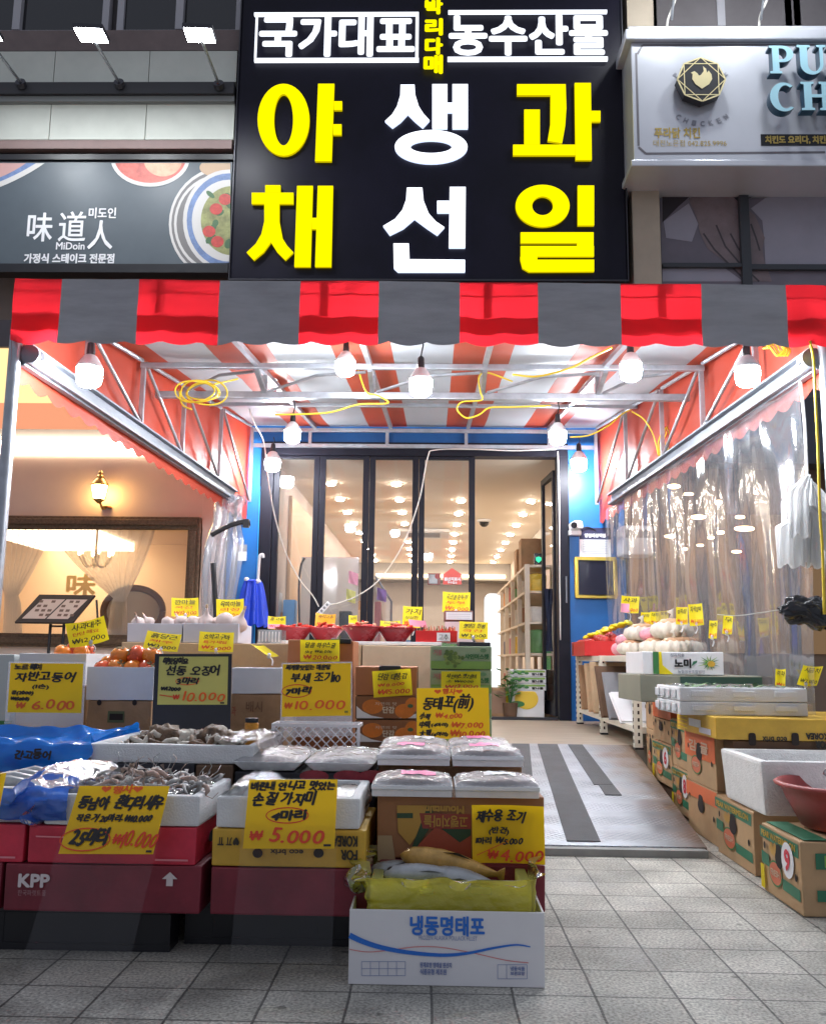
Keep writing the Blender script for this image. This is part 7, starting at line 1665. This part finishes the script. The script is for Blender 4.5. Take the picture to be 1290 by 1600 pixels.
# ------------------------------------------------------------------ the steel shelf with fruit
t = thing('steel_shelf', 'cream slotted steel shelf right of the ramp with fruit on its top', 'shelf', (1.5, 7.2, .262))
SHW = mat('shelf_cream', (.72, .69, .58), .4, var=.1); ZS = P(990, 1023, 6.0).z
def xs(y): return 1.30 + (y - 6.05) / (8.4 - 6.05) * -.01
b = mbw(t); b.bx(1.30, 1.72, 6.05, 8.45, ZS - .045, ZS - .002, SHW); b.build('shelf', t, bevel=.004)
b = mbw(t); b.bx(1.30, 1.72, 6.05, 8.45, .36, .40, SHW); b.build('shelf', t, bevel=.004)
for yy in (6.05, 7.25, 8.41):
    for xx in (1.285, 1.70):
        b = mbw(t); b.bx(xx, xx + .045, yy - .006, yy - .001, .275, ZS, SHW); b.bx(xx - .005, xx - .0005, yy - .006, yy + .045, .275, ZS, SHW)
        for k in range(12): b.bx(xx + .016, xx + .028, yy - .008, yy - .0065, .30 + k * .045, .322 + k * .045, HOLE); b.bx(xx - .0075, xx - .0055, yy + .012, yy + .026, .30 + k * .045, .322 + k * .045, HOLE)
        p_ = b.build('post', t)
        b = mbw(t); b.bx(xx - .006, xx + .05, yy - .012, yy + .05, .262, .2745, BLACK); b.build('foot', p_)
    # sub-part keeps its place under the thing
for o in C.objects:
    pass
def flat(label, ya, lean, h_, L, m):
    """flattened cardboard leaning on the inside of the shelf"""
    t = thing('cardboard_sheet', label, 'cardboard', (1.42, ya, .402), group='flattened cartons leaning in the lower shelf')
    b = MB(); T0 = Euler((R(-lean), 0, R(8))).to_matrix().to_4x4(); b.T = T0; b.box((0, .01, h_ / 2 + .004), (L, .012, h_), m); b.box((0, -.004, h_ / 2 + .004), (L * .96, .008, h_ * .96), m); b.build('sheet', t, bevel=.002)
flat('leaning brown cardboard sheet nearest the blue wall in the shelf', 8.1, 12, .38, .30, CARD); flat('second leaning cardboard sheet in the lower shelf', 7.75, 14, .40, .30, TAN); flat('pale leaning cardboard sheet near the middle shelf post', 7.5, 12, .41, .30, TAN)
flat('large dark leaning cardboard sheet in front of the middle post', 7.0, 22, .40, .36, DKCARD); flat('white leaning card sheet at the front of the lower shelf', 6.45, 50, .30, .30, WHITE); flat('grey leaning cardboard sheet beside the large dark one', 6.75, 24, .36, .34, GREY)
t = tray('fruit_box', 'red fruit box of red and yellow packs at the far end of the shelf', 'fruit box', 1.24, 1.66, 7.7, 8.4, ZS, ZS + .12, RED, .008, bevel=.002)
b = mbw(t); b.T = b.T @ frame((1.24 - .004, 0, 0), *LEFTF); b.rect(-8.39, ZS + .01, -8.28, ZS + .11, mat('print_dark_red', (.2, .01, .02), .5)); b.build('print', t)
b = on_front(t, 7.7); b.poly([(1.60, ZS + .005), (1.66, ZS + .005), (1.66, ZS + .1)], WHITE); b.text('사과', 1.46, ZS + .03, 1.56, ZS + .09, WHITE, .0006, .003); b.build('front_print', t)
YP_ = mat('yellow_pack', (.88, .74, .02), .35, var=.1)
def produce(name, lab, cat, c, d, m, grp, sd, ribs=0):
    t = thing(name, lab, cat, c, (0, 0, sd * 1.7), group=grp); b = MB(); b.blob((0, 0, d[2] / 2), d, m, .14, 3, seed=sd, nu=24, nv=10, fn=(lambda q, p: q * (1 + .035 * math.sin(ribs * math.atan2(p.y, p.x)))) if ribs else None); b.build('body', t, smooth=True); return t
APL = mat('apple_red', (.58, .05, .04), .3, var=.5, vscale=10)
k = 0
for j in range(6):
    for i in range(3):
        c = Vector((1.30 + .12 * i, 7.76 + .105 * j, ZS + .10 + .025 * (i % 2) + .045 * (j / 5) * i))
        t = thing('apple', 'red apple in the red fruit box at the far end of the shelf', 'apple', c, group='red apples in the red fruit box')
        b = MB(); b.blob((0, 0, 0), (.085, .085, .08), APL, .06, 2, seed=j * 3 + i, nu=14, nv=9); b.build('flesh', t, smooth=True)
rn = random.Random(12)
for k in range(14):
    c = Vector((1.36 + .02 * k + rn.uniform(-.02, .02), 8.22 - .035 * k + rn.uniform(-.05, .05), ZS + .17 + .008 * k))
    t = thing('yellow_pack', 'small bright yellow pack heaped on the red apples', 'pack', c, (rn.uniform(-.4, .4), rn.uniform(-.4, .4), rn.uniform(0, 3)), group='bright yellow packs on the red fruit box')
    b = MB(); b.blob((0, 0, 0), (.10, .075, .035), YP_, .2, 4, seed=k, nu=12, nv=8); b.build('wrapper', t, smooth=True)
NET = mat('white_net', (.62, .56, .47), .5, var=.12, vscale=20); NETO = mat('onion_top', (.62, .36, .20), .5, var=.3, vscale=12); PKB = mat('pink_bag', (.75, .30, .36), .4, var=.4, vscale=25)
def netbag(lab, px, py, Y, s):
    c = P(px, py, Y); t = thing('net_bag', lab, 'net bag', c, group='white striped net bags of onions on the shelf')
    b = MB(); b.lathe([(.02 * s, 0), (.085 * s, .008 * s), (.11 * s, .04 * s), (.10 * s, .075 * s), (.06 * s, .095 * s)], NET, 56, fn=lambda a_, z: 1 + .085 * math.cos(a_ * 12)); b.build('net', t, smooth=True)
    b = MB(); b.blob((0, 0, .088 * s), (.15 * s, .15 * s, .05 * s), NETO, .25, 4, nu=18, nv=8); b.build('onions', t, smooth=True)
    b = MB(); b.tube([(0, 0, .10 * s), (.005, 0, .135 * s), (-.008, 0, .155 * s)], [.02 * s, .008 * s, .02 * s], WRAP if 0 else NET, 8); b.build('knot', t, smooth=True)
zs_ = ZS
for k, (px, Y, dz, s, lab) in enumerate(((988, 6.75, 0, 1.0, 'net bag of onions at the lower left of the heap'), (1026, 6.45, 0, 1.1, 'net bag of onions at the lower middle of the heap'), (1052, 6.2, 0, 1.05, 'net bag of onions at the lower right of the heap'), (1003, 6.75, .10, 1.15, 'net bag of onions on top at the left of the heap'), (1050, 6.4, .105, 1.3, 'large net bag of onions on top at the right of the heap'), (1080, 6.25, .0, 1.1, 'net bag of onions at the far right end beside the curtain'))):
    q = P(px, 1010, Y); o_ = netbag(lab, px, 1010, Y, s); oo = [o for o in C.objects if o.get('label') == lab][0]; oo.location = (min(q.x, 1.66), Y, ZS + dz)
for k, (px, Y, dz) in enumerate(((1018, 6.5, .09), (968, 7.1, 0), (978, 7.0, .06))):
    q = P(px, 1000, Y); produce('pink_bag', ['pink snack bag between the upper onion nets', 'pink and white bag left of the onion nets', 'pink speckled bag on top, left of the onion nets'][k], 'bag', (q.x, Y, ZS + dz), (.17, .13, .10), PKB, 'pink bags among the onion nets', k)
t = thing('shelf_edge_board', 'green board edge under the fruit on the shelf top', 'board', (1.5, 6.3, ZS)); C.objects.unlink(t); bpy.data.objects.remove(t)
# hanging bags
t = thing('plastic_bags', 'bunch of white plastic carrier bags hanging on a cord at the right pole', 'carrier bags', P(1255, 800, 4.42))
WBAG = mat('white_carrier_bag', (.90, .91, .92), .4, var=.05, bump=.25, bscale=12, trans=.5)
b = mbw(t); b.tube(smooth_path(pp([(1246, 560), (1250, 600), (1256, 660), (1260, 740), (1262, 770)], 4.42)), .008, WHITE, 8); b.build('cord', t)
def hang(px0, px1, py0, py1, dy, sd, fold=6):
    b = mbw(t)
    def fn(u, v):
        top = P(1262, 745, 4.42 + dy); a_ = 2 * PI * u
        q = P((px0 + px1) / 2, py0 + (py1 - py0) * v, 4.42 + dy); hw = (px1 - px0) / 2 * 4.42 / FOC
        e = min(1, (v / .28)) ** .8; cx = top.x + (q.x - top.x) * e
        r_ = hw * (.18 + .82 * e) * (1 + .12 * math.sin(a_ * fold + sd + 3 * v) + .06 * math.sin(a_ * 11 + 5 * v))
        return (cx + r_ * math.cos(a_), 4.42 + dy + r_ * .32 * math.sin(a_) + .012 * math.sin(a_ * fold + sd), q.z + .012 * math.sin(a_ * 5 + sd) * v)
    b.grid(fn, 80, 26, WBAG); b.build('bag', t, smooth=True)
hang(1224, 1275, 748, 880, 0, 1, 9); hang(1240, 1298, 752, 870, .05, 3, 8); hang(1214, 1254, 800, 884, -.05, 5, 7); hang(1262, 1305, 790, 885, -.03, 2, 9); hang(1232, 1262, 742, 838, -.08, 4, 6)
t = thing('plastic_bag', 'crumpled black plastic bag hanging against the right curtain', 'bag', P(1255, 955, 4.22))
BLB = mat('black_bag', (.012, .012, .015), .22, bump=.5, bscale=18)
b = mbw(t)
def bb(u, v):
    th = PI * v; a_ = 2 * PI * u; q = P(1256, 953, 4.22); d = Vector((math.sin(th) * math.cos(a_), math.sin(th) * math.sin(a_), math.cos(th)))
    k = 1 + .50 * noise.noise(d * 1.7 + Vector((1, 5, 2))) + .17 * noise.noise(d * 4 + Vector((3, 1, 1))) + .03 * noise.noise(d * 11)
    X = d.x * .105 * k; Z = d.z * .062 * k - .25 * max(0, X) * (d.z < 0) * .8 - .10 * (d.x + .3) ** 2 * .2
    return (q.x + X, q.y + d.y * .05 * k, q.z + Z + (.03 * max(0, d.x) if d.z > 0 else -.02 * max(0, d.x)))
b.grid(bb, 72, 44, BLB); b.build('body', t, smooth=True)
b = mbw(t); b.tube(smooth_path(pp([(1284, 945), (1287, 900), (1288, 860)], 4.22)), .004, WHITE); b.tube(smooth_path(pp([(1222, 952), (1190, 957), (1150, 962), (1120, 960)], 4.22)), .0018, WCAB); b.build('string', t)
# cards on the right
for a_ in (('yellow card behind the apples, left of the onion nets', 969, 932, 997, 958, 7.3, '사과', '₩5.000', 4), ('first of three yellow cards in a row above the onion nets', 1000, 957, 1015, 977, 6.95, '양파', '₩3.000', 2), ('middle of three yellow cards in a row above the onion nets', 1015, 956, 1029, 976, 6.9, '대파', '₩2.500', 0), ('last of three yellow cards in a row above the onion nets', 1029, 955, 1043, 975, 6.85, '쪽파', '₩2.000', -2),
           ('yellow card above the large onion net, left of the pair', 1055, 949, 1073, 976, 6.1, '양파1망', '₩4.000', 0), ('yellow card above the large onion net, right of the pair', 1075, 944, 1097, 978, 5.8, '자색양파', '₩5.000', -5),
           ('small upright yellow card hanging on the plastic curtain, left of two', 1106, 970, 1119, 998, 5.42, '배추', '₩3.000', 3), ('small upright yellow card hanging on the plastic curtain, right of two', 1128, 962, 1143, 991, 5.18, '무', '₩2.000', 4)):
    small(a_[0], a_[1], a_[2], a_[3], a_[4], a_[5], a_[6], a_[7], a_[8])
prop(card('pink slip in front of the card behind the apples', qd(969, 943, 982, 957, 3), 7.26, 7.26, [], PINK))
small('upright yellow card beside the upper foam tray, facing the ramp', 1209, 1046, 1225, 1077, 4.62, '쪽파', '₩3', 2, clip=(1216, 1095, 4.62)); small('yellow card tilted on a clip above the upper foam tray', 1243, 1041, 1274, 1072, 4.45, '시금치', '₩3.000', 4, 8, clip=(1246, 1092, 4.45), pc=INK)

# ------------------------------------------------------------------ goods inside the shop
rk = thing('shop_rack', 'long cream rack of groceries along the right inside wall', 'rack', (1.2, 11.5, .263))
RKM = mat('rack_cream', (.70, .60, .48), .5, var=.06); ZR_ = 1.80
b = mbw(rk)
lev = [.42, .86, 1.18, 1.50, 1.77]
for yy in (9.65, 10.5, 11.4, 12.3, 13.2, 14.2):
    for xx in (.95, 1.42): b.bx(xx, xx + .05, yy, yy + .05, .264, ZR_, RKM)
b.build('posts', rk)
for z in lev: wbox(rk, 'shelf', .955, 1.47, 9.66, 14.24, z, z + .025, RKM)
rn = random.Random(21)
cols = [('red', (.55, .05, .05)), ('yellow', (.80, .55, .06)), ('brown', (.30, .16, .08)), ('green', (.12, .28, .10)), ('pink', (.75, .30, .40)), ('orange', (.78, .30, .05)), ('white', (.75, .72, .68)), ('dark blue', (.05, .07, .20))]
shn = ['lowest', 'second lowest', 'middle', 'top']; byn = ['nearest the door', 'second from the door', 'third from the door', 'fourth from the door', 'farthest from the door']
for li, z in enumerate(lev[:4]):
    for bi in range(5):
        cn, cc_ = cols[(li * 3 + bi * 2 + li * bi) % 8]; y_ = 9.74 + .9 * bi; m_ = mat('grocery_' + cn.replace(' ', '_'), cc_, .4, var=.2, vscale=12)
        t = thing('grocery_pack', '%s grocery pack on the %s rack shelf, bay %s' % (cn, shn[li], byn[bi]), 'grocery pack', (1.0, y_, z + .026), group='grocery packs on the shop rack')
        h_ = rn.uniform(.16, .26); b = MB(); b.box((.14, .22, h_ / 2), (.26, .40, h_), m_); b.build('wrapper', t, bevel=.025, sub=2, warp=.014, wf=6)
        b = MB(); b.T = frame((.005, 0, 0), *LEFTF); b.rect(-.34, h_ * .3, -.12, h_ * .7, WHITE if li % 2 else YCARD, .008); b.build('label_patch', t)
for k, (y_, s_) in enumerate(((10.35, .30), (10.95, .34))):
    carton('carton', ['brown carton standing on top of the shop rack', 'second brown carton on top of the shop rack, farther back'][k], 'carton', .98, 1.30, y_, y_ + s_, ZR_, ZR_ + .36 - .05 * k, CARD, tape=True)
t = thing('warning_sign', 'small black sign with a green shield on top of the rack', 'sign', (1.2, 9.72, ZR_)); p = face(834, 864, 845, 881, 9.70)
b = mbw(t); b.bx(p[0], p[1] + .02, 9.70, 9.72, ZR_, ZR_ + .12, BLACK); b.build('panel', t)
b = on_front(t, 9.699); xm = (p[0] + p[1] + .02) / 2; b.poly([(xm, ZR_ + .02), (xm + .028, ZR_ + .045), (xm + .028, ZR_ + .075), (xm, ZR_ + .085), (xm - .028, ZR_ + .075), (xm - .028, ZR_ + .045)], glow('shield_green', (.05, .75, .35), .9)); b.build('shield', t)
for k, (y_, c_, lab) in enumerate(((9.30, (.02, .03, .07), 'dark striped apron hanging at the near end of the rack'), (9.42, (.05, .06, .11), 'navy apron hanging behind the dark striped one'), (9.2, (.45, .45, .05), 'dark apron with a yellow green hem beside the open door leaf'))):
    t = thing('apron', lab, 'apron', (1.16 + .09 * k, y_, .9)); b = MB(); mk = mat('apron_%d' % k, c_, .7)
    b.grid(lambda u, v: (-.045 + .09 * u + .012 * math.sin(v * 4 + k), .02 * math.sin(u * 14 + k), .0 + .62 * v), 14, 20, mk if k < 2 else BLACK, mf=(lambda u, v: mat('apron_lime', (.35, .38, .05), .6) if v < .3 else BLACK) if k == 2 else ((lambda u, v: mat('apron_stripe', (.25, .28, .38), .6) if int(v * 16) % 4 == 0 and u > .5 else mk))); b.build('cloth', t, smooth=True)
# green leaf flats and lemon carton on the floor by the door
xa, xb, z0, z1 = face(797, 1079, 850, 1119, 9.25)
t = carton('carton', 'white carton with a big lemon print just inside the door', 'carton', xa, xb, 9.25, 9.6, .264, z1, WHITE, tape=False)
b = on_front(t, 9.25); c = P(822, 1092, 9.25); ps = [(c.x + .115 * math.cos(a_), c.z + .0 + .10 * math.sin(a_)) for a_ in [2 * PI * i / 24 for i in range(24)]]; ps = [(x, min(y, z1 - .006)) for x, y in ps]; b.poly(ps, mat('lemon', (.80, .55, .05), .5)); c = P(808, 1100, 9.25); b.ell(c.x, c.z, .07, .03, GREEN, .0006, 16, 0); b.build('print', t)
zq = z1
for k in range(3):
    t = carton('carton', ['lowest of three flat green leaf print cartons on the lemon carton', 'middle of three flat green leaf print cartons on the lemon carton', 'topmost of three flat green leaf print cartons on the lemon carton'][k], 'carton', xa, xb + .02, 9.26, 9.6, zq + .002, zq + .066, WHITE, 'flat leaf print cartons', tape=False, warp=.001)
    b = on_front(t, 9.26); b.rect(xa + .06, zq + .04, xb + .01, zq + .058, LGREEN)
    for j in range(5): c_ = (xa + .02 + .035 * j, zq + .03 + .012 * (j % 2)); b.ell(c_[0], c_[1], .022, .012, GREEN, .0006 + j * .0001, 12)
    b.text('참나물', xb - .12, zq + .012, xb - .01, zq + .034, INK, .001, .002); b.build('print', t); zq += .068
xa, xb, z0, z1 = face(768, 1075, 795, 1115, 9.2)
t = tray('crate', 'small brown crate with a yellow edge left of the lemon carton', 'crate', xa, xb, 9.2, 9.5, .264, z1, CARD, .01); b = on_front(t, 9.2); b.rect(xb - .03, .28, xb - .01, z1 - .01, YCARD); b.rect(xa, .30, xb - .032, z1 - .03, mat('crate_brown', (.33, .2, .13), .6)); b.build('print', t)
t = thing('plant', 'small green leafy plant standing between the crate and the lemon carton', 'plant', (P(794, 1075, 9.35).x, 9.15, .264)); b = MB(); b.lathe([(.06, 0), (.075, .14), (.06, .14)], DKCARD, 14); b.build('pot', t, smooth='a'); b = MB(); rn = random.Random(9)
for k in range(60):
    a_ = rn.uniform(0, 6.28); r_ = rn.uniform(.02, .14); q = Vector((r_ * math.cos(a_), r_ * math.sin(a_), .20 + rn.uniform(0, .26))); d = Vector((math.cos(a_), math.sin(a_), rn.uniform(-.5, .6))) * .04; e = Vector((-math.sin(a_), math.cos(a_), .2)) * .022
    b.add([q - d, q + e, q + d, q - e], [(0, 1, 2, 3)], mat('plant_green', (.08, .24, .05), .5))
b.build('foliage', t)
b = MB()
for k in range(8): b.tube([(0, 0, .12), (.06 * math.cos(k), .06 * math.sin(k), .35)], .004, GREEN, 5)
b.build('stems', t)
for k, (x_, y_, w_, h_, cn) in enumerate(((-1.45, 11.2, .5, .9, CARD), (-1.45, 12.6, .55, 1.2, TAN), (-1.4, 15.5, .6, 1.5, CARD), (-.5, 17.5, .8, 1.1, mat('crate_blue', (.05, .15, .40), .5)), (.35, 18.6, .7, 1.3, TAN), (-.2, 13.0, .6, .95, mat('crate_green', (.06, .25, .10), .5)))):
    n_ = int(h_ / .3)
    for q in range(n_): carton('carton', '%s carton of the %s stack inside the shop' % (['lowest', 'second', 'third', 'fourth', 'fifth'][q], ['first left wall', 'second left wall', 'far left wall', 'blue crate', 'rear tan', 'green middle'][k]), 'carton', x_, x_ + w_, y_, y_ + .5, .263 + .3 * q, .263 + .3 * q + .296, cn, 'carton stacks inside the shop')
# counter, screens, cabinet, notices
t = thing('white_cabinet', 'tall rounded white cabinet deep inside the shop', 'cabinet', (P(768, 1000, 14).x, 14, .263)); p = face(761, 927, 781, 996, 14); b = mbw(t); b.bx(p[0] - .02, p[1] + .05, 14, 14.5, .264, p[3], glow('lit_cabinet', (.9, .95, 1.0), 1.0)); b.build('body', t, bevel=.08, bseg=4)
t = thing('glass_screen', 'clear standing screen over the counter behind the glass doors', 'screen', (P(520, 960, 10).x, 10.0, .9)); a = P(468, 985, 10); c = P(561, 871, 10); b = mbw(t); b.bx(a.x, c.x, 10, 10.01, .9, c.z, film('screen_film', (.75, .77, .80), .55, .3, .1)); b.build('panel', t); b = mbw(t); b.tube(smooth_path(pp([(468, 990), (467, 920), (470, 885), (476, 872)], 9.99)), .012, DKSTEEL); b.build('edge', t)
t = thing('glass_screen', 'clear screen with a grey slanted edge behind the third door panel', 'screen', (P(600, 960, 10).x, 10.0, .9)); b = mbw(t); a = P(580, 985, 10); c = P(612, 900, 10); b.add([(a.x, 10, .9), (c.x, 10, .9), (c.x, 10, P(612, 940, 10).z), (P(588, 0, 10).x, 10, c.z), (a.x, 10, c.z)], [(0, 1, 2, 3, 4)], MATS['screen_film']); b.build('panel', t); b = mbw(t); b.tube([(c.x, 9.99, .9), (c.x, 9.99, P(612, 940, 10).z), (P(586, 902, 10).x, 9.99, c.z)], .012, ALU); b.build('edge', t)
t = thing('shop_counter', 'long counter with pale front inside the shop behind the bowls', 'counter', (-.6, 9.9, .263)); b = mbw(t); b.bx(-1.5, .2, 9.7, 10.2, .264, .86, mat('counter_grey', (.42, .40, .37), .5)); b.build('body', t, bevel=.01); b = mbw(t); b.bx(-1.52, .22, 9.66, 10.24, .863, .895, WHITE); b.build('counter_top', t, bevel=.005)
for k, (pa, pb, ya, yb, m_, lab) in enumerate(((418, 436, 925, 958, WHITE, 'white carton on the counter behind the left glass door'), (440, 458, 936, 955, mat('tissue_blue', (.12, .35, .70), .5), 'blue and white tissue box on the counter'), (585, 594, 940, 978, mat('sack_pink', (.50, .15, .15), .6), 'dark pink pack on the counter behind the third door panel'), (418, 455, 956, 968, CARD, 'flat brown carton on the counter behind the left glass door'), (530, 548, 955, 980, BLACK, 'black bag on the counter between the door posts'))):
    p = face(pa, ya, pb, yb, 9.75); t = carton('pack', lab, 'pack', p[0], p[1], 9.75 + .1 * (k % 2), 9.95 + .1 * (k % 2), .896, max(p[3], .95), m_, 'packs on the shop counter', tape=False, warp=.006)
    b = on_front(t, 9.75 + .1 * (k % 2)); b.rect(p[0] + .02, .91, p[1] - .02, .93, GRINK); b.build('print', t)
for k, (px, py, m_, lab) in enumerate(((548, 930, mat('note_lime', (.75, .72, .2), .5), 'lime paper bunch hanging on the screen'), (552, 902, PINK, 'pink paper flower stuck on the screen'), (596, 928, mat('purple_scrap', (.30, .15, .55), .5), 'purple scrap on the third door panel screen'))):
    c = P(px, py, 9.9); t = thing('paper_note', lab, 'paper note', c); b = MB(); b.grid(lambda u, v: (-.05 + .1 * u, .02 * math.sin(u * 6 + v * 3), -.06 + .13 * v - .03 * u), 6, 6, m_); b.build('paper', t, smooth=True)
t = thing('house_notice', 'red house shaped notice on the fourth door panel', 'notice', P(706, 905, 8.84)); b = mbw(t); b.T = b.T @ frame((0, 8.866, 0), *FRONT); b.T = b.T @ Matrix.Translation((0, 0, .0)); pts = [P(x, y, 8.84) for x, y in ((692, 913), (721, 913), (721, 897), (706, 887), (692, 897))]
b.prism([(p.x, p.z) for p in pts], mat('notice_red', (.66, .10, .08), .5), .004); b.build('panel', t); b = mbw(t); b.T = b.T @ frame((0, 8.860, 0), *FRONT); q0, q1 = P(694, 907, 8.84), P(719, 902, 8.84); b.text('원산지표시', q0.x, q0.z, q1.x, q1.z, WHITE, 0, .002); q0, q1 = P(699, 912, 8.84), P(714, 908, 8.84); b.text('우수업소', q0.x, q0.z, q1.x, q1.z, WHITE, 0, .001); b.build('lettering', t)
t = thing('certificate', 'framed certificate beside the red house shaped notice', 'certificate', P(678, 905, 8.84)); a, c = P(668, 914, 8.9), P(688, 896, 8.9); b = mbw(t); b.bx(a.x, c.x, 8.885, 8.895, a.z, c.z, mat('cert_frame', (.35, .1, .08), .4)); b.build('frame', t); b = on_front(t, 8.885); b.rect(a.x + .012, a.z + .012, c.x - .03, c.z - .012, WHITE); b.ell(c.x - .03, c.z - .03, .025, .025, MATS['notice_red'], .0006); b.build('sheet', t)
t = thing('ceiling_camera', 'black dome camera on the shop ceiling', 'camera', P(756, 834, 13.2)); t.location.z = 2.799; b = MB(); b.lathe([(.10, -.001), (.10, -.03), (.07, -.04)], WHITE, 16); b.build('base', t, smooth='a'); b = MB(); b.lathe([(.07, -.041), (.065, -.07), (.035, -.10), (.001, -.108)], BLACK, 16); b.build('dome', t, smooth=True)
t = thing('ceiling_air_conditioner', 'pale rectangular air conditioner panel on the shop ceiling', 'air conditioner', (-.15, 14.5, 2.795)); b = MB(); b.box((0, 0, -.03), (.8, .8, .05), WHITE); b.build('panel', t, bevel=.01); b = MB(); b.box((0, 0, -.058), (.5, .5, .004), GREY); b.build('grille', t)
